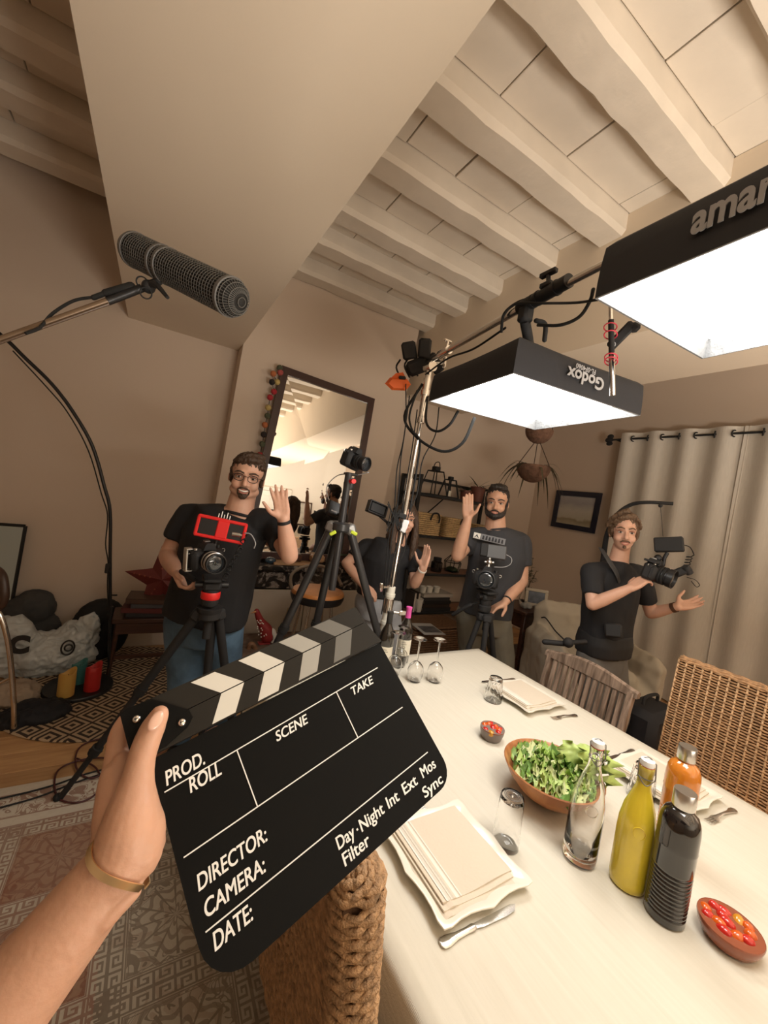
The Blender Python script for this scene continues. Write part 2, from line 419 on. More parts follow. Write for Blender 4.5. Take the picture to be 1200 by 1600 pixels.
sx1 = ((C1 - B1).length + (D1 - A1).length) / 2; sy1 = ((B1 - A1).length + (D1 - C1).length) / 2
# lettering on the wall that faces the camera (-y side of the box), upside down
def wall_text(s, M, sy, z, x, size, m, par, flip=True, bold=.004, side='-y', sx=0, k=1.0, sc=1):
    # flat print on the box wall: local x along the wall, local y up the wall
    if side == '-y': Mw = M @ Matrix.Translation(V((x, -sy / 2 - .0045, z))) @ Matrix.Rotation(R(90), 4, 'X')
    else: Mw = M @ Matrix.Translation(V((-sx / 2 - .0045, x, z))) @ Matrix.Rotation(R(-90), 4, 'Z') @ Matrix.Rotation(R(90), 4, 'X')
    if flip: Mw = Mw @ Matrix.Rotation(PI, 4, 'Z')
    return text(s, size, Mw, m, par, 'lettering', bold=bold, align='CENTER', th=.0012, sx=sc)
wall_text('Godox', M1, sy1, .077, .0, .062, print_m, sb1, bold=.0016, sc=1.05)
wall_text('FL-SF4060', M1, sy1, .098, -.01, .024, print_m, sb1, bold=.0003)
ZB2 = 2.17
A2, B2 = PZ(930, 463, ZB2), PZ(1097, 558, ZB2)
e2 = (B2 - A2); L2 = e2.length; ax2 = e2.normalized(); an2 = math.atan2(ax2.y, ax2.x)
n2 = V((ax2.y, -ax2.x, 0)); S2 = .72
c2 = (A2 + B2) / 2 + n2 * S2 / 2
sb2, M2 = softbox('softbox', 'larger softbox with grey lettering hanging nearest the camera at right', c2, L2, S2, ZB2, .125, an2, .5, '')
wall_text('amaran', M2, S2, .042, .075, .082, print_m, sb2, flip=False, side='-x', sx=L2, bold=.0022, sc=.74)
# stand
stand = thing('light_stand', 'tall chrome light stand with a boom arm reaching over the table', 'stand', (1.20, 1.93, 0))
sb_, st_ = P(600, 985, 2.3), P(672, 572, 2.3)
dirp = (st_ - sb_).normalized(); foot = sb_ - dirp * (sb_.z / dirp.z)
def on(z): return foot + dirp * (z / dirp.z)
obj('lower_tube', MB().cyl(foot + dirp * .12, on(1.0), .022).cyl(on(.97), on(1.05), .028), chrome_m, stand)
obj('upper_tube', MB().cyl(on(1.0), on(2.2), .015), chrome_m, stand)
obj('upper_collar', MB().cyl(on(2.10), on(2.34), .019, .024).cyl(on(2.08), on(2.11), .024).cyl(on(2.24), on(2.27), .028), chrome_m, stand)
for a in (20, 140, 260):
    d = V((math.cos(R(a)), math.sin(R(a)), 0))
    obj('leg', MB().tube([on(.62), on(.5) + d * .05, foot + d * .40 + V((0, 0, .012))], .011, k=4), chrome_m, stand)
obj('locking_knob', MB().cyl(on(.97), on(.97) + V((.07, -.02, 0)), .008).box(on(.97) + V((.09, -.025, 0)), (.05, .012, .03), b=.004), chrome_m, stand)
obj('locking_knob', MB().cyl(on(1.12), on(1.12) + V((-.07, -.02, 0)), .008).box(on(1.12) + V((-.085, -.025, 0)), (.02, .016, .05), b=.004), chrome_m, stand)
obj('sleeve', MB().cyl(on(.84), on(1.12), .024).cyl(on(.90), on(.92), .029).cyl(on(1.06), on(1.08), .029), mat('cream_sleeve', (.72, .70, .62), .4), stand, 'pale ribbed sleeve around the pole')
top = on(st_.z)
grip = MB().cyl(top + V((0, -.03, -.005)), top + V((0, .03, -.005)), .03).cyl(top - V((0, 0, .09)), top, .018)
grip.cyl(top + V((.01, 0, .02)), top + V((.07, -.03, .03)), .009).box(top + V((.07, -.04, .035)), (.018, .02, .07), b=.005)
obj('grip_head', grip, chrome_m, stand)
arm_end = P(928, 432, 1.25); ad = (arm_end - top).normalized()
a0 = top - ad * .14 + V((0, 0, .035)); a1 = arm_end + ad * .62
obj('boom_arm', MB().cyl(a0, a0 + ad * 1.02, .0155).cyl(a0 + ad * .95, a1, .0125), chrome_m, stand, 'chrome boom arm')
am = a0 + ad * .30
obj('arm_clamp', MB().cyl(am - ad * .05, am + ad * .05, .022).cyl(am + ad * .02, am + ad * .02 + V((0, 0, .05)), .008).box(am + ad * .02 + V((0, 0, .055)), (.05, .016, .014), b=.004), chrome_m, stand)
ac = a0 + ad * 1.06
obj('arm_coupling', MB().cyl(ac - ad * .09, ac + ad * .10, .024).cyl(ac - ad * .05, ac - ad * .04, .027).cyl(ac + ad * .04, ac + ad * .05, .027).box(ac + V((0, 0, .024)), (.05, .05, .02), b=.005).cyl(ac + V((0, 0, .02)), ac + V((0, .01, .07)), .008).box(ac + V((0, .01, .075)), (.022, .07, .018), b=.004), dmetal_m, stand)
# bracket that holds the smaller softbox
bk = thing('softbox_bracket', 'black tilting bracket clamping the smaller softbox to the boom arm', 'bracket', c1 + V((0, 0, .13)))
bp_ = P(825, 500, 1.55); on_arm = a0 + ad * ((bp_ - a0).dot(ad)); stem = V((c1.x, c1.y, 2.245))
obj('clamp_body', MB().cyl(on_arm - ad * .04, on_arm + ad * .04, .026).box(on_arm - V((0, 0, .04)), (.05, .05, .06), b=.01), matte_m, bk)
obj('yoke', MB().tube([on_arm - V((0, 0, .06)), (on_arm + stem) / 2 + V((0, 0, -.02)), stem - V((0, 0, .03))], .02, k=4).box(stem - V((0, 0, .01)), (.12, .1, .035), b=.01), matte_m, bk)
obj('ratchet_handle', MB().limb([on_arm + V((.03, -.03, -.06)), on_arm + V((.06, -.05, -.07)), on_arm + V((.065, -.055, -.13))], .009), matte_m, bk)
# lamp heads over softboxes (the LED panel backs)
bk2 = thing('softbox_bracket', 'black bracket under the arm end above the larger softbox, mostly hidden', 'bracket', c2 + V((0, 0, .13)))
q2 = V((c2.x, c2.y, ZB2 + .15)); on2 = a0 + ad * ((q2 - a0).dot(ad))
obj('clamp_body', MB().cyl(on2 - ad * .04, on2 + ad * .04, .026), matte_m, bk2)
obj('yoke', MB().cyl(on2, V((c2.x, c2.y, ZB2 + .12)), .018).box((c2.x, c2.y, ZB2 + .155), (.12, .1, .035), b=.01), matte_m, bk2)
# counterweight, ballast and orange clip at the rear of the arm
bx = thing('ballast_pack', 'black two-part power pack clamped to the rear end of the boom arm', 'power pack', P(650, 575, 2.32))
F = frame(P(648, 552, 2.36), ray(648, 552) * -1, (1, .15, .5))
obj('pack', MB().box((-.03, .02, 0), (.085, .10, .07), F, .012), matte_m, bx)
obj('pack', MB().box((.055, .03, .01), (.075, .11, .07), F @ Matrix.Rotation(R(-14), 4, 'Z'), .012), matte_m, bx)
obj('pack', MB().box((-.01, -.075, 0), (.13, .09, .08), F @ Matrix.Rotation(R(10), 4, 'Z'), .02), matte_m, bx)
obj('mount_plate', MB().box((.06, -.12, 0), (.07, .12, .05), F @ Matrix.Rotation(R(28), 4, 'Z'), .01), dmetal_m, bx)
for q in range(3): obj('cable_stub', MB().tube([F @ V((-.09 + q * .05, -.02, 0)), F @ V((-.12 + q * .05, -.06, .02)), F @ V((-.10 + q * .05, -.13, .01))], .006, 6, 4), rubber_m, bx)
orange_m = mat('orange_plastic', (.72, .13, .025), .45)
oc = P(622, 598, 2.32)
F = frame(oc, ray(622, 598) * -1, (1, 0, .15))
ocl = thing('orange_clip', 'orange faceted plastic spring clamp hanging beside the black power pack', 'clamp', oc)
obj('jaw', MB().loft([[V((x * k, y * k * .75, z)) for x, y in ((-.075, -.02), (-.05, .03), (.05, .035), (.075, 0), (.05, -.05), (-.03, -.06))] for z, k in ((-.05, .6), (-.02, 1), (.03, 1), (.05, .7))], M=F), orange_m, ocl, smooth=0)
obj('jaw', MB().loft([[V((x, y, z)) for x, y in ((-.05, .015), (-.02, .05), (.02, .06), (.05, .02))] for z in (-.03, .03)], M=F), orange_m, ocl, smooth=0)
obj('spring', MB().box((.02, .03, .03), (.04, .02, .03), F, .005), matte_m, ocl)
# hanging rod with red ties and tag
hr = thing('hanging_rod', 'thin metal rod with red cable ties hanging below the larger softbox', 'rod', P(955, 620, 1.28))
h0, h1 = P(954, 470, 1.26), P(957, 618, 1.28)
obj('rod', MB().cyl(h0, h0.lerp(h1, .2), .006).cyl(h0.lerp(h1, .55), h1, .0085), chrome_m, hr)
obj('grip_sleeve', MB().cyl(h0.lerp(h1, .2), h0.lerp(h1, .58), .0085), matte_m, hr)
for q in (.28, .36, .60, .64):
    c = h0.lerp(h1, q); obj('red_tie', MB().ring(c + V((-.004, 0, 0)), .017, .002, (.1 + q * .3, .3, 1), 20, 6, 1.25), mat('red_tie', (.55, .03, .06), .5), hr, 'red cable tie')
tg = P(975, 520, 1.27); F = frame(tg, -ray(975, 520), (1, 0, -.1))
tagt = thing('clip_tag', 'small black plastic holder with a white mark strapped beside the rod', 'holder', tg)
obj('holder_body', MB().box((0, -.01, 0), (.032, .09, .02), F, .006).box((.012, .028, 0), (.03, .03, .02), F, .008), matte_m, tagt)
obj('mark', MB().ring((0, -.043, .012), .008, .0018, (0, 0, 1), 16, 6, M=F), print_m, tagt)
# cables: from the packs and along the stand
def cable(name, label, pts, r=.0035, cat='cable', m=rubber_m, k=6, group=None):
    return single(name, label, cat, MB().tube(pts, r, 7, k), m, group, 180)
cable('power_cable', 'thick black cable looping below the smaller softbox to the stand', [P(660, 600, 2.3), P(632, 650, 2.3), P(652, 684, 2.28), P(690, 705, 2.1), P(722, 693, 2.0), P(742, 652, 1.95)], .008)
cable('power_cable', 'black cable in a short loop between stand top and softbox corner', [P(668, 620, 2.28), P(666, 660, 2.2), P(682, 674, 2.1), P(702, 664, 2.0), P(716, 642, 1.95)], .007)
cable('power_cable', 'black cable swinging from the boom arm clamp to the larger softbox', [P(840, 508, 1.5), P(875, 508, 1.42), P(905, 495, 1.36), P(922, 470, 1.3), P(927, 452, 1.24)], .006)
cable('power_cable', 'thin black cable running just under the boom arm', [P(785, 495, 1.6), P(805, 475, 1.55), P(850, 474, 1.42), P(900, 473, 1.35), P(935, 468, 1.25)], .0045)
cable('power_cable', 'black cable looping up over the boom arm near the bracket', [P(783, 520, 1.66), P(788, 490, 1.63), P(812, 471, 1.58), P(838, 468, 1.53), P(834, 480, 1.53)], .006)
cable('power_cable', 'thin black cable slung between ballast pack and softbox top', [P(665, 585, 2.3), P(700, 560, 2.1), P(740, 545, 1.9), P(790, 512, 1.7)], .005)
for i, (lb, pts) in enumerate((
    ('leftmost thin black cable hanging beside the light stand', [(634, 600), (634, 660), (626, 720), (622, 780), (612, 840), (606, 900), (596, 960)]),
    ('thin black cable second from left hanging beside the light stand', [(640, 618), (630, 690), (620, 735), (616, 800), (606, 850), (600, 930)]),
    ('black cable hanging close against the left side of the stand', [(652, 640), (644, 700), (634, 760), (625, 820), (616, 880), (608, 950)]),
    ('black cable wavering in front of the chrome stand pole', [(660, 640), (648, 705), (645, 740), (630, 800), (634, 850), (617, 900), (610, 960)]),
    ('thin dark cable drifting right of the stand towards the shelf', [(686, 636), (680, 680), (660, 720), (652, 770), (640, 800), (628, 850)]))):
    cable('hanging_cable', lb, [P(u, v, 2.26 + .01 * i) for u, v in pts], .0035)
cable('hanging_cable', 'black cable bulging left near the top of the stand', [P(652, 610, 2.27), P(640, 648, 2.27), P(644, 672, 2.27), P(656, 690, 2.26), P(650, 740, 2.26), P(640, 800, 2.26)], .006)
# little monitor on a jointed arm at the stand
mo = thing('field_monitor', 'small black caged monitor on a jointed arm beside the light stand', 'monitor', P(590, 797, 2.35))
F = frame(P(589, 795, 2.35), -ray(589, 795) + V((.5, 0, .1)), (1, 0, -.25))
obj('screen_body', MB().box((0, 0, 0), (.10, .055, .03), F, .005), matte_m, mo)
obj('cage', MB().box((0, .033, 0), (.125, .008, .04), F, .002).box((0, -.033, 0), (.125, .008, .04), F, .002).box((-.06, 0, 0), (.008, .07, .04), F, .002).box((.06, 0, 0), (.008, .07, .04), F, .002), dmetal_m, mo)
obj('jointed_arm', MB().tube([F @ V((.03, -.03, -.01)), P(607, 818, 2.34), P(622, 812, 2.31)], .008).ell(P(607, 818, 2.34), .014).box(P(618, 806, 2.31), (.05, .03, .04), b=.008), matte_m, mo)
wc = P(632, 822, 2.27)
wr = thing('cable_receiver', 'white and grey receiver box taped to the light stand with tangled wires', 'receiver', wc)
obj('box_body', MB().box((0, 0, 0), (.035, .075, .025), frame(wc, -ray(632, 822), (1, 0, -.2)), .005), mat('pale_plastic', (.72, .74, .76), .35), wr)
obj('side_box', MB().box((-.03, .05, 0), (.05, .03, .03), frame(wc, -ray(632, 822), (1, 0, -.2)), .005), matte_m, wr)
for i in range(4):
    rr = random.Random(i); obj('wire', MB().tube([P(612 + rr.uniform(-8, 20), 790 + rr.uniform(-8, 50), 2.26) for _ in range(5)], .0028, 6, 6), rubber_m, wr)

# ------------------------------------------------------------------ table
tb = thing('dining_table', 'long dining table hidden under the cream tablecloth', 'table', (1.2, .75, 0))
TX0, TX1, TY0, TY1, TZ = .49, 1.905, -.35, 1.805, .75
obj('tabletop', MB().box(((TX0 + TX1) / 2, (TY0 + TY1) / 2, TZ - .03), (TX1 - TX0 - .02, TY1 - TY0 - .02, .04), b=.006), midwood_m, tb)
for x in (TX0 + .1, TX1 - .1):
    for y in (TY0 + .1, TY1 - .1): obj('leg', MB().box((x, y, .356), (.075, .075, .688), b=.006), midwood_m, tb)
cl = mat('table_linen', (.74, .68, .57), .85); g = G(cl); t, x, y, z = g.xyz()
w1 = g.n('TexWave'); w1.inputs['Scale'].default_value = 260; w1.inputs['Distortion'].default_value = 4; w1.bands_direction = 'X'; g.l(t, w1.inputs[0])
n1 = g.n('TexNoise'); n1.inputs['Scale'].default_value = 5; n1.inputs['Detail'].default_value = 6; g.l(t, n1.inputs[0])
n3 = g.n('TexNoise'); n3.inputs['Scale'].default_value = 90; mp = g.n('Mapping'); mp.inputs['Scale'].default_value = (1, .06, 1); g.l(t, mp.inputs[0]); g.l(mp.outputs[0], n3.inputs[0])
g.l(g.mix(n3.outputs['Fac'], (.64, .60, .50), (.74, .70, .60)), g.b.inputs['Base Color'])
hh = g.m('ADD', g.m('MULTIPLY', w1.outputs['Fac'], .08), g.m('ADD', g.m('MULTIPLY', n1.outputs['Fac'], .6), g.m('MULTIPLY', n3.outputs['Fac'], .2)))
bp = g.n('Bump'); bp.inputs['Strength'].default_value = .35; bp.inputs['Distance'].default_value = .012; g.l(hh, bp.inputs['Height']); g.l(bp.outputs[0], g.b.inputs['Normal'])
def cloth_pt(u, v):
    # u, v in -.14..1.14: beyond 0..1 the cloth hangs
    W, H = TX1 - TX0, TY1 - TY0; x, y, z = TX0 + u * W, TY0 + v * H, TZ + .002
    ov = max(-u * W, (u - 1) * W, 0); oh = max(-v * H, (v - 1) * H, 0)
    if ov > 0: x = (TX0 if u < 0 else TX1) + (-1 if u < 0 else 1) * (.006 + .02 * math.sin(y * 13) * min(1, ov / .2) * .6 + .03 * ov); z -= ov
    if oh > 0: y = (TY0 if v < 0 else TY1) + (-1 if v < 0 else 1) * (.006 + .02 * math.sin(x * 15) * min(1, oh / .2) * .6 + .03 * oh); z -= oh * (1 if ov == 0 else .4)
    if ov == 0 and oh == 0: z += .0012 * noise.noise(V((x * 5, y * 3, 1))) + .0008
    return V((x, y, z))
us = [-.17, -.12, -.08, -.04, -.01] + [i / 40 for i in range(41)] + [1.01, 1.04, 1.08, 1.12, 1.17]
vsn = [-.12, -.08, -.05, -.02, -.006] + [i / 50 for i in range(51)] + [1.006, 1.02, 1.05, 1.08, 1.12]
m = MB(); m.v = [tuple(cloth_pt(u, v)) for v in vsn for u in us]; nu = len(us)
m.f = [(j * nu + i, j * nu + i + 1, (j + 1) * nu + i + 1, (j + 1) * nu + i) for j in range(len(vsn) - 1) for i in range(nu - 1)]
single('tablecloth', 'cream linen tablecloth covering the dining table', 'tablecloth', m, cl, smooth=180)
TT = TZ + .004
# place settings
porc_m = mat('cream_porcelain', (.80, .76, .66), .22, coat=.3)
nap_m = mat('napkin_linen', (.66, .58, .47), .9, bump=.15, bscale=150); napw_m = mat('napkin_white_band', (.78, .74, .66), .9)
def plate_outline(s, n=10):
    out = []
    for k in range(4):
        a = R(90 * k); c, s_ = math.cos(a), math.sin(a)
        for i in range(n):
            q = i / n; x = -1 + 2 * q
            d = -.10 * math.sin(PI * q) ** 1 * abs(math.cos(PI * q)) * 1.6 - .02 * math.sin(PI * q)   # scalloped edge with a middle point
            cr = .12 if i == 0 else 0
            px, py = x * (1 - cr * .6), -1 * (1 - cr * .6) - d
            out.append(((px * c - py * s_) * s, (px * s_ + py * c) * s))
    return out
def setting(c, rot, label, nap_label):
    t = thing('square_plate', label, 'plate', (c[0], c[1], TT)); M = Matrix.Translation(V((c[0], c[1], TT))) @ Matrix.Rotation(rot, 4, 'Z')
    prof = ((.62, 0), (.66, 0), (.80, .010), (1.0, .0215), (1.0, .0245), (.97, .0255), (.78, .014), (.64, .006), (.01, .005))
    o = plate_outline(.144)
    obj('plate_body', MB().loft([[V((x * k, y * k, z)) for x, y in o] for k, z in prof], M=M), porc_m, t, smooth=60)
    n = thing('folded_napkin', nap_label, 'napkin', (c[0], c[1], TT + .016)); N = M @ Matrix.Translation(V((.0, .012, .0165)))
    rr = random.Random(int(c[1] * 100))
    for i in range(3):
        dx, dy = -.004 * (2 - i), -.008 * (2 - i)
        def layer(u, v, i=i, dx=dx, dy=dy):
            x = (u - .5) * .212 + dx * 1.6; y = (v - .5) * .212 + dy * (1 - v) * 1.5
            return N @ V((x, y, .0032 * i + .002 + .0022 * math.sin(u * 7 + i) * (1 - v) + .003 * (u < .18) * math.sin(u * 60 + i) ** 2))
        a = MB().grid(layer, 26, 10); na = len(a.v)
        a.v += [tuple(V(p) - V((0, 0, .004))) for p in a.v]; a.f += [tuple(q + na for q in f[::-1]) for f in a.f]
        nu_, nv_ = 26, 10; b = [k for k in range(nu_ + 1)] + [(nu_ + 1) * (k + 1) + nu_ for k in range(nv_)] + [nv_ * (nu_ + 1) + nu_ - 1 - k for k in range(nu_)] + [(nv_ - 1 - k) * (nu_ + 1) for k in range(nv_ - 1)]
        a.f += [(b[k], b[k - 1], b[k - 1] + na, b[k] + na) for k in range(len(b))]
        lay = obj('napkin_fold', a, nap_m, n, smooth=60)
        if i == 2:
            for q, w in ((.045, .05), (.115, .03), (.175, .045), (.24, .018)):
                s = MB().grid(lambda u, v: layer(q + u * w, v) + V((0, 0, .0008)), 2, 10); obj('white_stripe', s, napw_m, lay)
    return t
setting((.735, .675), 0, 'square scalloped cream plate at the left, nearest the wicker chair back', 'napkin with white stripes on the near left plate')
setting((1.665, 1.235), PI / 2 * 0, 'square cream plate beside the slatted wooden chair', 'napkin on the plate by the slatted wooden chair')
setting((1.665, .63), 0, 'square cream plate behind the bottles, before the large wicker chair', 'napkin on the plate behind the bottles')
sil_m = mat('cutlery_silver', (.70, .69, .67), .22, 1, bump=.05, bscale=300)
def knife(p0, p1, label):
    p0, p1 = V(p0), V(p1); d = (p1 - p0).normalized(); t = thing('table_knife', label, 'knife', (p0 + p1) / 2); L = (p1 - p0).length
    M = frame(p0, (0, 0, 1), d)
    h = [(0, .006), (.005, .0105), (.02, .0115), (.045, .0075), (.075, .0065), (.095, .008), (.10, .0055)]
    k = L / .235
    obj('handle', MB().loft([[V((x * k, w * math.cos(a), .0035 + .0032 * math.sin(a))) for a in [2 * PI * j / 12 for j in range(12)]] for x, w in h], M=M), sil_m, t)
    bl = [(x * k, y) for x, y in ((.10, -.0045), (.12, -.008), (.19, -.0105), (.22, -.009), (.235, .002), (.22, .006), (.10, .0055))]
    obj('blade', MB().prism(bl, .0014, M, .003), sil_m, t, smooth=0)
def fork(p0, p1, label, flip=1):
    p0, p1 = V(p0), V(p1); d = (p1 - p0).normalized(); t = thing('table_fork', label, 'fork', (p0 + p1) / 2); M = frame(p0, (0, 0, 1), d); k = (p1 - p0).length / .2
    h = [(0, .005, .003), (.005, .0105, .003), (.02, .0115, .003), (.05, .006, .005), (.10, .004, .010), (.13, .006, .008), (.145, .0125, .004), (.155, .0125, .003)]
    obj('handle', MB().loft([[V((x * k, w * math.cos(a), z + .0016 * math.sin(a))) for a in [2 * PI * j / 10 for j in range(10)]] for x, w, z in h], M=M), sil_m, t)
    for y in (-.0095, -.0032, .0032, .0095): obj('tine', MB().tube([M @ V((.152 * k, y, .003)), M @ V((.175 * k, y, .002)), M @ V((.2 * k, y * 1.02, .006))], [.0021, .0019, .0011], 6, 3), sil_m, t)
def tz(u, v, z=TT): return PZ(u, v, z)
knife(tz(688, 1478), tz(806, 1416), 'silver knife lying in front of the near left plate')
fork(V((.60, .815, TT)), V((.772, .838, TT)), 'fork half hidden behind the near left napkin, tines by the slate')
knife(V((1.79, 1.405, TT)), V((1.555, 1.42, TT)), 'dark-looking knife beyond the far plate by the tumbler')
fork(V((1.80, 1.045, TT)), V((1.64, 1.06, TT)), 'fork before the far plate, near the slatted chair')
knife(V((1.79, .785, TT)), V((1.55, .785, TT)), 'knife beyond the plate that stands behind the bottles')
fork(V((1.80, .462, TT)), V((1.62, .472, TT)), 'fork with its tines towards the black bottle')
# glasses
def spin(name, label, cat, c, prof, m, group=None, n=28): return single(name, label, cat, MB().lathe(prof, n, Matrix.Translation(V(c))), m, group, 60)
tg_ = tz(789, 1318)
tt = thing('tall_glass', 'smooth clear tumbler turned upside down beside the salad bowl', 'glass', tg_)
obj('glass_wall', MB().lathe(((.0345, 0), (.0355, .001), (.034, .04), (.0325, .09), (.031, .128), (.029, .133), (.002, .134), (.002, .122), (.027, .121), (.0295, .10), (.031, .06), (.0328, .001)), 32, Matrix.Translation(tg_)), glass_m, tt, smooth=60)
etch = mat('etched_mark', (.12, .12, .12), .4)
mk = MB().ring(tg_ + V((0, 0, .1335)), .021, .0008, n=32, m=6).ring(tg_ + V((0, 0, .1335)), .0165, .0006, n=32, m=6); obj('base_ring', mk, etch, tt)
text('TEP', .017, Matrix.Translation(tg_ + V((-.014, -.004, .1335))) @ Matrix.Rotation(R(-20), 4, 'Z'), etch, tt)
def tumbler(c, label, h=.11):
    t = thing('faceted_tumbler', label, 'glass', c); m = MB(); n = 20
    def ring_(r, z, k): return [V((r * (1 - (k if j % 2 else 0)) * math.cos(2 * PI * j / n), r * (1 - (k if j % 2 else 0)) * math.sin(2 * PI * j / n), z)) for j in range(n)]
    m.loft([ring_(.040, 0, 0), ring_(.041, .003, 0), ring_(.0395, .03, .0), ring_(.038, .04, .05), ring_(.033, h - .015, .06), ring_(.031, h - .004, 0), ring_(.028, h, 0), ring_(.003, h, 0), ring_(.003, h - .014, 0), ring_(.026, h - .016, 0), ring_(.034, .04, 0), ring_(.0375, .001, 0)], M=Matrix.Translation(V(c)))
    obj('glass_wall', m, glass_m, t, smooth=25)
    return t
t1 = tumbler(tz(770, 1094), 'faceted tumbler turned upside down by the far plate')
vd = (CAM - tz(770, 1094)); va = math.atan2(vd.y, vd.x)
for i, chh in enumerate('DURE'):
    a = va + (i - 1.5) * .24; c = tz(770, 1094)
    text(chh, .014, Matrix.Translation(c + V((math.cos(a) * .0365, math.sin(a) * .0365, .058))) @ Matrix.Rotation(a + PI / 2, 4, 'Z') @ Matrix.Rotation(R(90), 4, 'X'), etch, t1)
tumbler(tz(1000, 1246), 'faceted tumbler standing behind the yellow bottle')
for u, v, lb in ((647, 1063, 'upside-down wine glass second from the right of the four'), (678, 1064, 'rightmost of the four upside-down wine glasses'), (614, 1052, 'front upside-down wine glass of the left pair'), (623, 1040, 'upside-down wine glass behind, just before the pink-capped bottle')):
    c = tz(u, v)
    w = thing('wine_glass', lb, 'glass', c, 'wine glasses upside down'); M = Matrix.Translation(c)
    obj('bowl', MB().lathe(((.030, 0), (.031, .001), (.038, .03), (.040, .05), (.034, .075), (.018, .092), (.005, .098), (.002, .096), (.015, .089), (.032, .073), (.0385, .05), (.0365, .03), (.0295, .001)), 28, M), glass_m, w, smooth=60)
    obj('stem', MB().cyl(c + V((0, 0, .097)), c + V((0, 0, .205)), .0042, n=12), glass_m, w)
    obj('foot', MB().lathe(((.004, .198), (.012, .204), (.034, .2085), (.0345, .2105), (.002, .2105)), 28, M), glass_m, w, smooth=60)
# bottles
def bottle_lathe(name, prof, c, m, par, n=32): return obj(name, MB().lathe(prof, n, Matrix.Translation(V(c))), m, par, smooth=60)
def inset(prof, d, top=None): return [(max(.001, r - d), z + (d if i == 0 else 0)) for i, (r, z) in enumerate(prof) if top is None or z <= top]
swing = [(.036, 0), (.0405, .004), (.0415, .02), (.0415, .13), (.040, .16), (.034, .195), (.024, .225), (.0165, .25), (.0145, .27), (.0145, .285), (.0165, .29), (.0165, .303), (.012, .306)]
liqy_m = mat('orange_juice', (.72, .55, .035), .25, coat=.6, var=.06, vscale=20); 
wire_m = mat('clasp_wire', (.30, .30, .30), .35, 1)
pcap_m = mat('white_stopper', (.82, .82, .80), .3)
def swing_bottle(c, label, liquid, ang):
    t = thing('swing_top_bottle', label, 'bottle', c); M = Matrix.Translation(V(c))
    if liquid:
        bottle_lathe('bottle_body', swing + [(.001, .306)], c, liquid, t)
        bottle_lathe('neck_glass', [(.0155, .262), (.0175, .29), (.0175, .304), (.010, .307), (.010, .262)], c, glass_m, t)
    else:
        ins = [(r - .0035, z + .002) for r, z in swing[::-1] if z > .03] + [(.037, .022), (.030, .014), (.001, .012)]
        bottle_lathe('bottle_body', [(.001, .0)] + swing + ins, c, glass_m, t)
    d = V((math.cos(ang), math.sin(ang), 0)); e = V((-d.y, d.x, 0)); c = V(c)
    obj('stopper', MB().lathe(((.001, .303), (.0155, .303), (.0165, .308), (.0155, .318), (.010, .321), (.001, .321)), 20, M), pcap_m, t, 'white stopper')
    obj('gasket', MB().ring(c + V((0, 0, .304)), .0135, .003, n=20), mat('red_gasket', (.5, .10, .06), .6), t, 'red rubber gasket')
    w = MB()
    for s in (-1, 1):
        a = c + e * (.0185 * s)
        w.tube([a + V((0, 0, .313)), a + V((0, 0, .298)) + d * .008, a + V((0, 0, .281)) + d * .014, a + V((0, 0, .272)) + d * .004], .0013, 6, 4)
    w.tube([c + e * .0185 + V((0, 0, .281)) + d * .014, c + d * .024 + V((0, 0, .265)), c - e * .0185 + V((0, 0, .281)) + d * .014], .0013, 6, 6)
    w.tube([c + e * .019 + V((0, 0, .313)), c + V((0, 0, .325)), c - e * .019 + V((0, 0, .313))], .0013, 6, 6)
    w.ring(c + V((0, 0, .276)), .016, .0013)
    obj('wire_clasp', w, wire_m, t, 'bent wire clasp')
    em = MB().ring(c + d * .0395 + V((0, 0, .155)), .014, .0012, d, 24, 6); obj('embossed_ring', em, glass_m if not liquid else liquid, t)
    return t
vda = lambda c: math.atan2(-c[1], -c[0])
cb, yb_, bb = tz(904, 1340), tz(979, 1378), tz(1037, 1428)
swing_bottle(cb, 'clear swing-top bottle of water before the salad bowl', None, vda(cb) + .3)
wt = bpy.data.objects[[o.name for o in bpy.data.objects if o.name.startswith('swing_top_bottle')][-1]]
swing_bottle(yb_, 'swing-top bottle full of opaque yellow juice', liqy_m, vda(yb_) + .2)
cap_m = mat('cap_steel', (.70, .68, .65), .28, 1); cola_m = mat('dark_drink', (.008, .006, .006), .12, coat=1); orj_m = mat('amber_drink', (.62, .20, .02), .12, coat=1)
def steel_bottle(c, label, liquid):
    t = thing('ribbed_bottle', label, 'bottle', c)
    prof = [(.001, 0), (.037, 0), (.0405, .004)]
    z = .012
    for i in range(12): prof += [(.0385, z), (.0405, z + .0035), (.0405, z + .0065)]; z += .0095
    prof += [(.0405, z + .004), (.041, .17), (.0418, .174), (.041, .178), (.041, .215), (.039, .232), (.033, .247), (.022, .255), (.018, .258), (.018, .27), (.001, .27)]
    bottle_lathe('bottle_body', prof, c, liquid, t, 40)
    M = Matrix.Translation(V(c))
    n = 36; kn = MB().lathe(((.001, .262), (.022, .262), (.0225, .264), (.0225, .297), (.0215, .299), (.001, .2985)), n, M)
    obj('cap', kn, cap_m, t, 'brushed steel screw cap'); return t
steel_bottle(bb, 'ribbed bottle of black drink with steel cap, nearest the camera', cola_m)
steel_bottle(tz(1047, 1325), 'ribbed bottle of amber drink with steel cap behind the black one', orj_m)
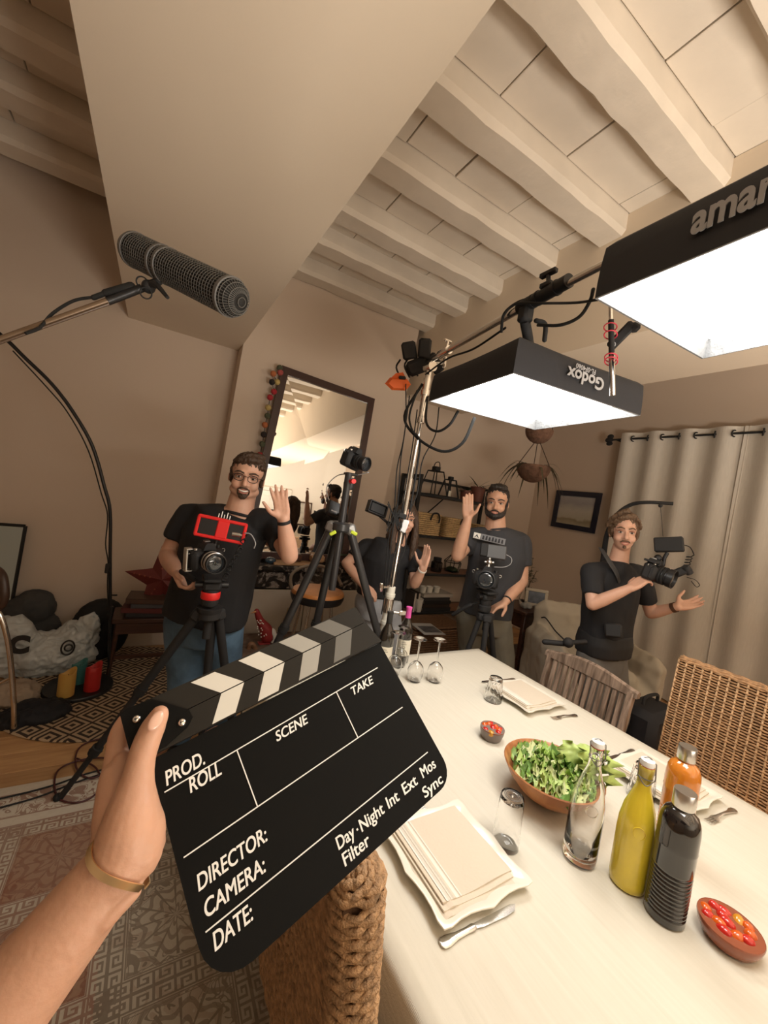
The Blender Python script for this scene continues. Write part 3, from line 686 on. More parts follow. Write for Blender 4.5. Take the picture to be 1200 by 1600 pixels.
# salad bowl
BC = V((1.185, .735, TT)); bw = thing('salad_bowl', 'round wooden bowl heaped with green salad', 'bowl', BC)
obj('bowl_body', MB().lathe(((.001, 0), (.055, 0), (.06, .003), (.10, .03), (.132, .065), (.150, .098), (.147, .101), (.143, .098), (.125, .066), (.095, .034), (.05, .012), (.001, .010)), 44, Matrix.Translation(BC)), bowlwood_m, bw, smooth=60)
seg = MB()
leafs = [mat('lettuce_green', (.27, .42, .08), .45, var=.3, vscale=25), mat('lettuce_light', (.40, .52, .15), .45, var=.25, vscale=25), mat('lettuce_pale', (.56, .60, .28), .45, var=.2, vscale=25), mat('lettuce_dark', (.14, .26, .05), .45, var=.3, vscale=25)]
rs = random.Random(5)
def leaf_mesh(L, W, seed):
    r_ = random.Random(seed); ph = r_.uniform(0, 6); cv = r_.uniform(.5, 1.3); m = MB()
    def f(u, v):
        t = v; w = W * (math.sin(PI * min(.98, t * .92 + .06)) ** .6) * (u - .5) * 2
        e = abs(u - .5) * 2
        return V((w * (1 - .12 * math.sin(t * 31 + ph) * e), L * (t - .5), .22 * L * cv * (1 - (2 * t - 1) ** 2) * .7 + e * e * .018 * math.sin(t * 24 + ph + u * 4) + .25 * abs(w) * cv + .006 * math.sin(t * 40 + ph)))
    return mesh_of(m.grid(f, 8, 12), leafs[0], 180)
lm = [leaf_mesh(rs.uniform(.065, .10), rs.uniform(.024, .038), i) for i in range(6)]
for q in leafs[1:]:
    for k in range(4): c_ = lm[k].copy(); c_.materials[0] = q; lm.append(c_)
for i in range(120):
    a = rs.uniform(0, 2 * PI); rd = .105 * math.sqrt(rs.random()); hz = .062 + (.115 ** 2 - rd ** 2) * 3.4 * rs.uniform(.8, 1.05)
    o = bpy.data.objects.new('lettuce_leaf', rs.choice(lm)); COL.objects.link(o); o.parent = bw
    o.location = (rd * math.cos(a), rd * math.sin(a), hz); o.rotation_euler = (rs.uniform(-.6, .6), rs.uniform(-.6, .6), rs.uniform(0, 6.28)); o.scale = (.9,) * 3
for i in range(3):
    o = bpy.data.objects.new('lettuce_leaf', lm[6 + i]); COL.objects.link(o); o.parent = bw; o.scale = (1.35, 1.15, 1.3)
    o.location = (.055 + .03 * i, -.015 - .035 * i, .13); o.rotation_euler = (1.1, .3 * i - .2, -.6 + .3 * i)
# ramekins of tomatoes
terra_m = mat('glazed_terracotta', (.27, .075, .035), .25, coat=.4); grey_m = mat('grey_glaze', (.20, .16, .14), .35)
tom = [mat('tomato_red', (.52, .015, .010), .18, coat=.6), mat('tomato_orange', (.62, .10, .008), .18, coat=.6), mat('tomato_yellow', (.60, .27, .02), .18, coat=.6)]
def ramekin(c, rx, ry, h, label, outer, n_tom, seed, tl, grp, rot=0):
    t = thing('ramekin', label, 'dish', c); M = Matrix.Translation(V(c)) @ Matrix.Rotation(rot, 4, 'Z') @ Matrix.Diagonal((rx, ry, 1, 1))
    obj('dish_body', MB().lathe(((.001, 0), (.72, 0), (.80, .004), (.95, h * .6), (1, h), (.985, h + .002)), 32, M), outer, t, smooth=60)
    obj('glazed_inside', MB().lathe(((1.0, h), (.985, h + .003), (.955, h), (.92, h * .5), (.75, .008), (.001, .006)), 32, M, False), terra_m, t, 'red-brown glazed inside', 60)
    r_ = random.Random(seed); S = Matrix.Translation(V(c)) @ Matrix.Rotation(rot, 4, 'Z'); spots = []
    made = []
    for k in range(n_tom):
        for _ in range(60):
            a, q = r_.uniform(0, 2 * PI), math.sqrt(r_.random()) * .76; x, y = q * math.cos(a) * rx, q * math.sin(a) * ry
            if all((x - X) ** 2 + (y - Y) ** 2 > .0165 ** 2 for X, Y in spots): break
        spots.append((x, y)); ci = r_.choice((0, 0, 0, 0, 1, 1) if k % 5 else (1, 2)) if k else 1
        p = S @ V((x, y, h * .55 + .008 + .007 * (1 - q) + .003 * r_.random())); o = single('cherry_tomato', tl, 'tomato', MB().ell(p, (.0125, .0125, .0165), Matrix.Translation(p) @ Euler((r_.uniform(-1.4, 1.4), r_.uniform(-1.4, 1.4), 0)).to_matrix().to_4x4() @ Matrix.Translation(-p), 14, 9), tom[ci], grp, 180); made.append((p, ci, o))
    iv = CR.transposed(); made.sort(key=lambda a: (iv @ (a[0] - CAM)).x / -(iv @ (a[0] - CAM)).z)
    for k, (p, ci, o) in enumerate(made):
        o['label'] = ('red', 'orange', 'yellow')[ci] + ' tomato, ' + ('leftmost' if k == 0 else 'rightmost' if k == len(made) - 1 else ('second', 'third', 'fourth', 'fifth', 'sixth', 'seventh', 'eighth', 'ninth', 'tenth', 'eleventh', 'twelfth', 'thirteenth')[k - 1] + ' from the left') + ' in the ' + grp.split('the ')[1]
ramekin(tz(767, 1153), .047, .047, .040, 'small grey-sided dish of tomatoes on the middle of the table', grey_m, 10, 3, 'small tomato in the grey-sided dish at the middle of the table', 'tomatoes in the grey dish')
ramekin(V((1.215, .285, TT)), .060, .060, .034, 'brown dish of tomatoes at the lower right edge of the table', terra_m, 13, 8, 'small tomato in the brown dish at lower right', 'tomatoes in the brown dish', .2)
# wine bottles
wine_m = mat('dark_wine_glass', (.012, .010, .008), .1, coat=1); lab_m = mat('paper_label', (.78, .74, .62), .7)
ink_m = mat('label_ink', (.15, .13, .10), .7)
def wine(c, label, cap, capn, lm_):
    t = thing('wine_bottle', label, 'bottle', c)
    bottle_lathe('bottle_body', [(.001, 0), (.034, 0), (.0375, .004), (.038, .15), (.037, .18), (.028, .21), (.017, .232), (.0145, .25), (.0142, .29), (.0155, .292), (.0155, .30), (.001, .30)], c, wine_m, t)
    bottle_lathe('capsule', [(.0155, .24), (.0152, .288), (.0165, .291), (.0165, .302), (.001, .303)], c, cap, t)
    a0_ = vda(c); s = MB().grid(lambda u, v: V(c) + V((.0386 * math.cos(a0_ + (u - .5) * 2.6), .0386 * math.sin(a0_ + (u - .5) * 2.6), .045 + .085 * v)), 16, 2)
    lb = obj('paper_label', s, lm_, t, 'cream paper label')
    for z, w in ((.115, .5), (.105, .8), (.07, .5), (.062, .65), (.054, .4)):
        obj('print_line', MB().grid(lambda u, v: V(c) + V((.0389 * math.cos(a0_ + (u - .5) * w), .0389 * math.sin(a0_ + (u - .5) * w), z + .003 * v)), 8, 1), ink_m, lb)
    obj('print_mark', MB().ring(V(c) + V((.0389 * math.cos(a0_), .0389 * math.sin(a0_), .09)), .008, .0009, V((math.cos(a0_), math.sin(a0_), 0)), 18, 5), ink_m, lb)
wine(tz(597, 1046), 'dark wine bottle with a black capsule at the slate corner', mat('black_capsule', (.015, .015, .015), .3), '', lab_m)
wine(tz(627, 1033), 'dark wine bottle with a bright pink capsule', mat('pink_capsule', (.75, .10, .42), .35), '', lab_m)

# ------------------------------------------------------------------ chairs
wick = [mat('wicker', (.44, .25, .12), .6, var=.35, vscale=60), mat('wicker_light', (.58, .37, .20), .6, var=.3, vscale=60)]
def woven(m, org, ux, uy, nz, W, H, pitch_u, pitch_v, r, rnd, amp):
    """basket weave over a rectangle: upright stakes and rows of strand that go over and under"""
    nu, nv = max(3, int(W / pitch_u)), max(3, int(H / pitch_v))
    for j in range(nv):
        pts = []; sg = 1 if j % 2 else -1
        for i in range(nu * 3 + 1):
            x = W * i / (nu * 3); off = sg * math.cos(PI * i / 3) * amp
            pts.append(org + ux * x + uy * (H * (j + .5) / nv + rnd.uniform(-.12, .12) * pitch_v) + nz * (off + rnd.uniform(-.0006, .0006)))
        m.tube(pts, r * rnd.uniform(.9, 1.12), 5, 1, flat=(1, .8))
def rope_back(t, M, M3, b0, up, nb, W, Hb, th, rnd):
    """backrest wound round with thick twisted seagrass, row upon row, and closed over the top"""
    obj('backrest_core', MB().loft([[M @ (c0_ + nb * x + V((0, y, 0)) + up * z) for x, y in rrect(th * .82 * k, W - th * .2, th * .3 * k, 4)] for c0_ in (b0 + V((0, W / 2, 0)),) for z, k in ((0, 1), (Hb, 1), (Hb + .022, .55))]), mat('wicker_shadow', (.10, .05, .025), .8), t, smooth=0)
    m = MB(); pitch = .0108; nr = int(Hb / pitch); c0 = b0 + V((0, W / 2, 0))
    rows = [(j * pitch, 1.0) for j in range(nr)] + [(nr * pitch + .034 * math.sin(R(a)), math.cos(R(a))) for a in (16, 32, 47, 60, 72, 82)]
    for j, (z, k) in enumerate(rows):
        P_ = rrect(max(.012, th * k), W - th * (1 - k) * .7, max(.005, th * .46 * k), 5); seg = []
        for i in range(len(P_)):
            a, b = V((*P_[i], 0)), V((*P_[(i + 1) % len(P_)], 0)); q = max(1, round((b - a).length / .013)); seg += [a.lerp(b, x / q) for x in range(q)]
        pts = []
        for i, p in enumerate(seg):
            g_ = p.normalized(); s_ = .0042 * math.cos(PI * (i * .5 + j)); dz = .0038 * math.sin(PI * (i * .5 + j)) + rnd.uniform(-.0012, .0012)
            pts.append(M @ (c0 + nb * (p.x + g_.x * s_) + V((0, p.y + g_.y * s_, 0)) + up * (z + dz)))
        m.tube(pts, .0066 * rnd.uniform(.9, 1.12), 6, closed=True)
    o = obj('backrest_weave', m, mat('seagrass', (.42, .25, .125), .65, var=.45, vscale=70, bump=.6, bscale=260), t, 'twisted seagrass rows of the backrest', 180); o['kind'] = 'stuff'
def wicker_chair(name, label, c, ang, W=.5, H=.56, D=.5, tilt=.12, pv=.0125, pu=.034, r=.0058, zs=.46, th=.06, rope=False):
    """seat faces local +x; backrest at local -x"""
    t = thing(name, label, 'chair', (c[0], c[1], 0)); rnd = random.Random(int(c[0] * 1000))
    M = Matrix.Translation(V((c[0], c[1], 0))) @ Matrix.Rotation(ang, 4, 'Z'); M3 = M.to_3x3()
    up = V((-tilt, 0, 1)).normalized()
    b0 = V((-D / 2, -W / 2, zs - .05))
    core = MB(); nb = V((up.z, 0, -up.x))
    pts = [b0 + nb * -th * .4, b0 + nb * th * .4]
    rings = []
    for h in (0, .3, .6, .9, H / H * 1.0):
        z = h * (H + .05)
        rings.append([M @ (b0 + up * z + nb * (th * .42 * a) + V((0, (W * .5) * (1 + b), 0)) + V((0, -.012 * b * 1, 0))) for a, b in ((-1, -1), (1, -1), (1, 1), (-1, 1))])
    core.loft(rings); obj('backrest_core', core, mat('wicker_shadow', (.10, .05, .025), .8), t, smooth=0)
    m = MB()
    Hb = H + .05
    if rope:
        rope_back(t, M, M3, b0, up, nb, W, Hb, th, rnd); return legs_(t, M, D, W, zs, wick)

    for sg in (-1, 1):
        woven(m, M @ (b0 + nb * (sg * th * .5)), M3 @ V((0, 1, 0)), M3 @ up, M3 @ (nb * sg), W, Hb, pu, pv, r, rnd, r * .55)
    for sy in (-1, 1):
        o_ = b0 + V((0, W / 2 * (1 + sy), 0)) - nb * th * .5
        woven(m, M @ o_, M3 @ nb, M3 @ up, M3 @ V((0, sy, 0)), th, Hb, .03, pv, r, rnd, r * .4)
    top_ = b0 + up * Hb
    for k in range(5): m.tube([M @ (top_ + nb * (th * .5 * math.cos(PI * (k / 4))) + up * (.012 * math.sin(PI * k / 4)) + V((0, W * q / 24, .003 * math.sin(q * 2.2 + k)))) for q in range(25)], r * 1.25, 6)
    o = obj('backrest_weave', m, wick[0], t, 'woven strands of the backrest', 180); o['kind'] = 'stuff'
    st = MB()
    nst = int(W / pu)
    for sg in (-1, 1):
        for i in range(nst + 1): st.tube([M @ (b0 + nb * (sg * (th * .5 + r * .35)) + V((0, W * i / nst, 0)) + up * z) for z in (0, Hb * .5, Hb)], r * .85, 5)
    o = obj('backrest_stakes', st, wick[1], t, 'paler upright stakes of the backrest', 180); o['kind'] = 'stuff'
    return legs_(t, M, D, W, zs, wick)
def legs_(t, M, D, W, zs, wick):
    s = MB().box((0, 0, zs - .04), (D, W, .07), M, .02); obj('seat', s, wick[0], t)
    for x in (-D / 2 + .03, D / 2 - .03):
        for y in (-W / 2 + .03, W / 2 - .03): obj('leg', MB().cyl(M @ V((x, y, .011 if M.translation.x < 1.2 else 0)), M @ V((x, y, zs - .05)), .016, .02, 12), midwood_m, t)
    return t
wicker_chair('wicker_chair', 'large wicker chair with a broad square back across the table at right', (2.05 - .30 + .40, .665, 0), PI, W=.52, H=.57, D=.46, tilt=.10, th=.06)
wicker_chair('wicker_chair', 'wicker chair in the foreground, its back half behind the slate', (.64, .70, 0), 0, W=.46, H=.55, D=.46, tilt=.10, th=.085, rope=True)
# slatted teak chair
sc_ = thing('slatted_chair', 'weathered grey-brown wooden chair with a slatted back by the table', 'chair', (2.33, 1.25, 0))
cx, cy = 2.02, 1.25
def lean(y, z): return V((2.12 + (z - .45) * .18, y, z))
Wd = .50
zt_ = .83
for y in (cy - Wd / 2 + .02, cy + Wd / 2 - .02):
    obj('back_post', MB().tube([lean(y, 0) + V((.05, 0, 0)), lean(y, .45), lean(y + (.008 if y > cy else -.008), zt_)], .021, 4, flat=(1, 1), x=(1, 1, 0)), greywood_m, sc_, smooth=0)
n = 12; rail = []
for i in range(n + 1):
    q = i / n; y = cy - Wd / 2 - .02 + (Wd + .04) * q; arch = .052 * math.sin(PI * q) ** 1.2; p = lean(y, zt_)
    rail.append([p + V((-.016, 0, -.014)), p + V((.016, 0, -.014)), p + V((.020, 0, .010 + arch * .85)), p + V((.005, 0, .019 + arch * .85)), p + V((-.012, 0, .010 + arch * .85))])
obj('top_rail', MB().loft(rail), greywood_m, sc_, smooth=30)
ns = 12; sl_me = None
for i in range(ns):
    y = cy - Wd / 2 + .055 + (Wd - .11) * i / (ns - 1); a, b = lean(y, .46), lean(y, zt_ - .01)
    if sl_me is None: sl_me = mesh_of(MB().box((0, 0, (b - a).length / 2), (.014, .023, (b - a).length), b=.003), greywood_m, 0)
    o = bpy.data.objects.new('slat', sl_me); COL.objects.link(o); o.parent = sc_; o.location = a - LOC[sc_.name]; o.rotation_euler = (0, math.atan2(.18, 1), 0)
obj('lower_rail', MB().box((2.122, cy, .45), (.03, Wd, .04), b=.004), greywood_m, sc_)
for i in range(5): obj('seat_slat', MB().box((2.10 - .42 + i * .085 + .06, cy, .43), (.07, Wd - .02, .02), b=.004), greywood_m, sc_)
for y in (cy - Wd / 2 + .02, cy + Wd / 2 - .02):
    obj('front_leg', MB().box((1.75, y, .21), (.04, .04, .42), b=.004), greywood_m, sc_)
    obj('side_rail', MB().box((1.93, y, .39), (.38, .022, .05), b=.003), greywood_m, sc_)
# ------------------------------------------------------------------ the slate in the hand
hh_ = V((855, 263, -620)).normalized(); vv_ = V((-962, 1519, -620)); vv_ = (vv_ - hh_ * vv_.dot(hh_)).normalized(); nn_ = hh_.cross(vv_)
SM = Matrix.Translation(P(257, 1238, .38)) @ (CR @ Matrix((hh_, vv_, nn_)).transposed()).to_4x4()
def S(x, y, z=0): return SM @ V((x, y, z))
slate = thing('clapperboard', 'black film clapperboard with white lettering held up in the foreground hand', 'clapperboard', S(.13, -.155, -.003))
sb_m = mat('slate_black', (.0030, .0030, .0028), .6, spec=.12); st_m = mat('slate_stick', (.016, .014, .011), .55, spec=.2, var=.12, vscale=14)
o_ = [(-.004, .0325), (-.0075, -.105)] + [(-.0075 + .034 * (1 - math.cos(R(a))), -.122 - .034 * math.sin(R(a))) for a in range(0, 91, 15)] + [(.256 + .023 * math.sin(R(a)), -.133 - .023 * math.cos(R(a))) for a in range(0, 91, 15)] + [(.2765, .0265)]
obj('board', MB().prism(o_, .005, SM, -.005), sb_m, slate, smooth=0)
dn_, up_ = (lambda x: .0345 - .008 * (x / .28) * .6), .0595
def strip(name, pts, z0, h, m, par): return obj(name, MB().prism(pts, h, SM, z0), m, par, smooth=0)
low = strip('lower_stick', [(-.010, .0355), (.2775, .0272), (.2690, .0592), (-.012, .0592)], -.004, .010, st_m, slate)
upp = strip('upper_stick', [(-.013, .0600), (.2685, .0600), (.2670, .0835), (.262, .0845), (-.012, .0865)], -.004, .010, st_m, slate)
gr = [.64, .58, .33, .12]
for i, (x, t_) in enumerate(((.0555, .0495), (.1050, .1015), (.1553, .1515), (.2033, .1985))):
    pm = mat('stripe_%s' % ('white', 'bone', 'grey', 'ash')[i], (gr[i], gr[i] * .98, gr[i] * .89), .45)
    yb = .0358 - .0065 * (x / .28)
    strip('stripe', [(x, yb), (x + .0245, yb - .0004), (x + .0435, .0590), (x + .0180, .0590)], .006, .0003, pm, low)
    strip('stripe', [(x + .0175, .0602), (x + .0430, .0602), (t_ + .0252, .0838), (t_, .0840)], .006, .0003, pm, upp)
hp = [(-.0165, .084), (-.010, .0865), (.012, .0850), (.030, .0680), (.040, .0580), (.041, .050), (.034, .0435), (.012, .0365), (-.017, .0375)]
plate_ = strip('hinge_plate', hp, .006, .003, sb_m, slate)
for x, y in ((-.0048, .0728), (.0304, .0500)):
    s_ = MB().lathe(((.0001, .0115), (.0022, .0115), (.0036, .0105), (.0040, .009)), 18, SM @ Matrix.Translation((x, y, 0)))
    obj('screw', s_, chrome_m, plate_, 'chrome screw'); obj('screw_slot', MB().box((x, y, .0118), (.0034, .0009, .0006), SM), black_m, plate_)
prt = mat('slate_print', (.80, .80, .77), .55)
def fit_text(s, x0, x1, y, cap, shear=.25, bold=.024):
    cu = bpy.data.curves.new('t', 'FONT'); cu.body = s; cu.size = 1; cu.offset = 0; cu.resolution_u = 5; cu.shear = shear
    o = bpy.data.objects.new('t', cu); COL.objects.link(o); dg = bpy.context.evaluated_depsgraph_get()
    me = bpy.data.meshes.new_from_object(o.evaluated_get(dg), depsgraph=dg); bpy.data.objects.remove(o)
    vs = [v.co.copy() for v in me.vertices]; fs = [tuple(p.vertices) for p in me.polygons]; bpy.data.meshes.remove(me); m_ = MB()
    for i, (dx, dy) in enumerate(((-.018, -.010), (.018, -.010), (-.018, .010), (.018, .010), (0, 0))): m_.add([q + V((dx, dy, .00002 * i)) for q in vs], fs)
    me = bpy.data.meshes.new('mesh'); me.from_pydata(m_.v, [], m_.f); me.update()
    xs = [v.co.x for v in me.vertices]; a, b = min(xs), max(xs)
    me.transform(SM @ Matrix.Translation((x0, y, .0006)) @ Matrix.Diagonal(((x1 - x0) / (b - a), cap / .72, 1, 1)) @ Matrix.Translation((-a, 0, 0)))
    me.materials.clear(); me.materials.append(prt); return link('lettering', me, slate)
for a in (('PROD.', .003, .039, .0040, .0130), ('ROLL', .0195, .0498, -.0128, .0128), ('SCENE', .1088, .149, -.0138, .0103), ('TAKE', .2104, .2436, -.0138, .0098),
          ('DIRECTOR:', .0035, .0690, -.0870, .0125), ('CAMERA:', .0035, .0590, -.1075, .0128), ('DATE:', .0025, .0372, -.1315, .0128)): fit_text(*a)
for a in (('Day', .1248, .1465, -.1340, .0112), ('Night', .1530, .1845, -.1352, .0112), ('Int', .1897, .2062, -.1352, .0112), ('Ext', .2132, .2346, -.1350, .0112), ('Mos', .2428, .2656, -.1340, .0112), ('Sync', .2337, .2648, -.1513, .0105), ('Filter', .1242, .1570, -.1490, .0112)): fit_text(*a, shear=.12)
ln = MB()
for y, x1 in ((0, .2565), (-.0570, .2620), (-.1155, .2640)): ln.box((x1 / 2, y, .0004), (x1, .0011, .0006), SM)
for x in (.0695, .1925): ln.box((x, -.0285, .0004), (.0011, .057, .0006), SM)
dot = MB().box((.1497, -.1305, .0004), (.0018, .0018, .0006), SM)
obj('printed_lines', ln, prt, slate, smooth=0); obj('printed_dot', dot, prt, slate, smooth=0)

skin_m = mat('skin', (.55, .31, .205), .5, bump=.06, bscale=220, var=.07, vscale=18, sss=.25)
skin2_m = mat('skin_pale', (.62, .36, .255), .5, var=.06, vscale=14, sss=.2)
arm = thing('person', 'bare forearm and hand of the person holding up the clapperboard', 'person', P(-60, 1660, .285))
m = MB()
m.limb([P(-120, 1735, .27), P(30, 1545, .305), P(108, 1447, .325), P(165, 1375, .342), P(196, 1338, .350)], [.037, .0335, .0305, .0275, .0265], 28, 6)
for a_, b_ in (((205, 1392, .3365), (120, 1480, .3150)),): m.limb([P(*a_), P((a_[0] + b_[0]) / 2, (a_[1] + b_[1]) / 2, (a_[2] + b_[2]) / 2 - .0025), P(*b_)], [.0085, .0090, .0085], 12, 6)
# palm and thenar
m.limb([P(193, 1340, .350), P(203, 1295, .356), P(208, 1260, .362), P(212, 1232, .368)], [.0265, .0255, .0215, .0165], 22, 6)
m.limb([P(212, 1335, .352), P(222, 1300, .360), P(222, 1265, .372)], [.022, .0195, .016], 20, 6)
m.limb([P(228, 1328, .356), P(236, 1316, .362), P(236, 1290, .372)], [.012, .0125, .009], 16, 5)
m.limb([P(188, 1330, .358), P(184, 1270, .375), P(184, 1215, .392)], [.0225, .0205, .0165], 20, 6)
m.limb([P(185, 1320, .366), P(182, 1270, .392), P(182, 1235, .405)], [.019, .019, .0165], 18, 6)
m.limb([P(208, 1262, .372), P(200, 1225, .388), P(192, 1190, .398)], [.018, .013, .010], 18, 5)
# thumb in front of the hinge plate
m.limb([P(211, 1240, .366), P(217, 1205, .374), P(222, 1182, .379), P(229, 1160, .384), P(240, 1135, .389), P(249, 1117, .393)], [.0165, .0132, .0123, .0122, .0112, .0088], 22, 5)
# index along the left edge, then behind the slate; the other fingers behind it
m.limb([P(183, 1222, .394), P(184, 1180, .408), P(190, 1145, .418), P(200, 1128, .424)], [.0150, .0118, .0112, .0108], 18, 5)
m.limb([P(198, 1130, .424), S(.012, .070, -.0165), S(.045, .070, -.0145)], [.0108, .0098, .0078], 16, 5)
for y, r_, l in ((.042, .0102, .062), (.016, .0100, .058), (-.008, .0086, .044)):
    m.limb([P(183, 1245, .404) + SM.to_3x3() @ V((0, (y - .03) * .6, -.010)), S(-.012, y, -.024), S(.012, y + .004, -.0185), S(l, y + .010, -.0140)], [.0145, r_ * 1.12, r_, r_ * .8], 16, 5)
def crease(co): return .00025 * noise.noise(co * 160)
hand_o = organic('arm_skin', m, skin_m, arm, .0014, 9, crease)
nl = P(243.5, 1126, .3790); F_ = frame(nl, (-ray(243, 1126)).normalized() + SM.to_3x3() @ V((.25, .0, .15)), CR @ V((.93, -.35, 0)))
obj('thumb_nail', MB().ell((0, 0, 0), (.0058, .0092, .0022), F_, 16, 10), mat('nail', (.66, .40, .30), .25, coat=.3), arm, 'pinkish thumb nail')
wa = (P(165, 1375, .342) - P(196, 1338, .350)).normalized(); wc_ = P(190, 1347, .3482); B_ = basis(wa, ray(190, 1347))
def wpt(a, k=1): return wc_ + wa * (.0035 * math.sin(2 * a)) + B_ @ V((math.cos(a) * .0300 * k, math.sin(a) * .0305 * k, 0))
bd = MB(); rr_ = []
for i in range(49):
    a = R(118 + 330 * i / 48); c = wpt(a); t_ = (wpt(a + .01) - wpt(a - .01)).normalized(); w = wa; nn2 = t_.cross(w).normalized()
    rr_.append([c + w * .0028 + nn2 * .0007, c - w * .0028 + nn2 * .0007, c - w * .0028 - nn2 * .0007, c + w * .0028 - nn2 * .0007])
bd.loft(rr_); obj('bracelet', bd, mat('gold', (.95, .74, .44), .28, 1), arm, 'flat gold cuff bracelet', 60)

# ------------------------------------------------------------------ people
def IMG(du, dv): return (CR @ V((du, -dv, 0))).normalized()
def IMU(du, dv): return CR @ V((du, -dv, 0))
hair_d = mat('hair_dark', (.018, .012, .009), .55, bump=.5, bscale=160); hair_b = mat('hair_brown', (.060, .033, .019), .55, bump=.5, bscale=160)
hair_l = mat('hair_light_brown', (.12, .070, .038), .55, bump=.5, bscale=160)
eye_m = mat('eye_white', (.52, .48, .44), .25); iris_m = mat('iris', (.03, .018, .010), .1); lip_m = mat('lips', (.42, .16, .12), .5); teeth_m = mat('teeth', (.80, .76, .68), .3); mouth_m = mat('mouth_dark', (.10, .03, .025), .7)
def hand(m, w, d, n, thumb, s=1.0, curl=(.15, .12, .15, .2), spread=.09, tc=.3):
    """palm + five fingers; d towards the fingertips, n the palm's normal, thumb = direction of the thumb side"""
    d = V(d).normalized(); n = V(n); n = (n - d * n.dot(d)).normalized(); x = V(thumb); x = (x - d * x.dot(d) - n * x.dot(n)).normalized()
    w = V(w); L = .098 * s
    def q(a, b, c): return w + x * (a * s) + d * (b * s) + n * (c * s)
    for a in (-.028, -.010, .010, .027): m.limb([q(a * .55, .0, 0), q(a * .9, .045, .002), q(a, .092, 0)], [.0165 * s, .0145 * s, .0115 * s], 12, 4)
    m.limb([q(.016, .01, .005), q(.032, .045, .010)], [.016 * s, .014 * s], 12)
    for i, (a, ln_, r) in enumerate(((.029, .076, .0090), (.0095, .084, .0093), (-.0105, .078, .0088), (-.029, .060, .0078))):
        p = q(a, .092, 0); ang = (a / .03) * spread; dd = (d * math.cos(ang) + x * math.sin(ang)).normalized(); pts = [p]; c = 0
        for seg in (.45, .31, .24):
            c += curl[i]; pts.append(pts[-1] + (dd * math.cos(c) + n * math.sin(c)) * (ln_ * seg * s))
        m.limb(pts, [r * 1.08 * s, r * s, r * .95 * s, r * .78 * s], 12, 4)
    t0_ = q(.024, .022, .008); dd = (x * .80 + d * .60 + n * tc).normalized(); d2 = (x * .45 + d * .88 + n * tc).normalized()
    m.limb([t0_, t0_ + dd * (.042 * s), t0_ + dd * (.042 * s) + d2 * (.034 * s), t0_ + dd * (.042 * s) + d2 * (.060 * s)], [.0145 * s, .0115 * s, .0102 * s, .0085 * s], 12, 4)
def head_parts(m, H, B, s, wide=1.0, jaw=1.0, nose=1.0, cheek=1.0):
    """H: point between the eyes inside the head; B columns: left-right, forward, up"""
    M = Matrix.Translation(H) @ B.to_4x4() @ Matrix.Scale(s, 4)
    m.ell((0, -.012, .035), (.0745 * wide, .094, .088), M, 28, 18)
    m.ell((0, .020, -.030), (.0605 * wide, .068, .082), M, 26, 16)
    m.ell((0, .042, -.082), (.036 * wide * jaw, .036, .028), M, 18, 12)
    m.ell((0, .015, -.068), (.056 * wide * jaw, .055, .042), M, 22, 14)
    for sx in (-1, 1):
        m.ell((sx * .034 * wide, .058, -.036), (.026 * cheek, .026 * cheek, .026 * cheek), M, 16, 10)
        m.limb([M @ V((sx * .008, .082, .020)), M @ V((sx * .030 * wide, .078, .024)), M @ V((sx * .052 * wide, .058, .018))], [.010 * s, .011 * s, .009 * s], 10, 4)
        E = M @ Matrix.Translation((sx * .076 * wide, -.008, -.010)) @ Matrix.Rotation(sx * R(-18), 4, 'Z')
        m.ell((0, 0, 0), (.007, .017, .031), E, 12, 10)
    m.limb([M @ V((0, .080, .012)), M @ V((0, .092, -.010)), M @ V((0, .103 + .004 * nose, -.034))], [.0075 * s, .0085 * s, .0120 * s], 12, 4)
    for sx in (-1, 1): m.ell((sx * .012, .090, -.036), (.0085, .010, .008), M, 10, 8)
    m.limb([M @ V((-.018, .078, -.066)), M @ V((0, .085, -.066)), M @ V((.018, .078, -.066))], [.008 * s, .0095 * s, .008 * s], 10, 4)
    return M
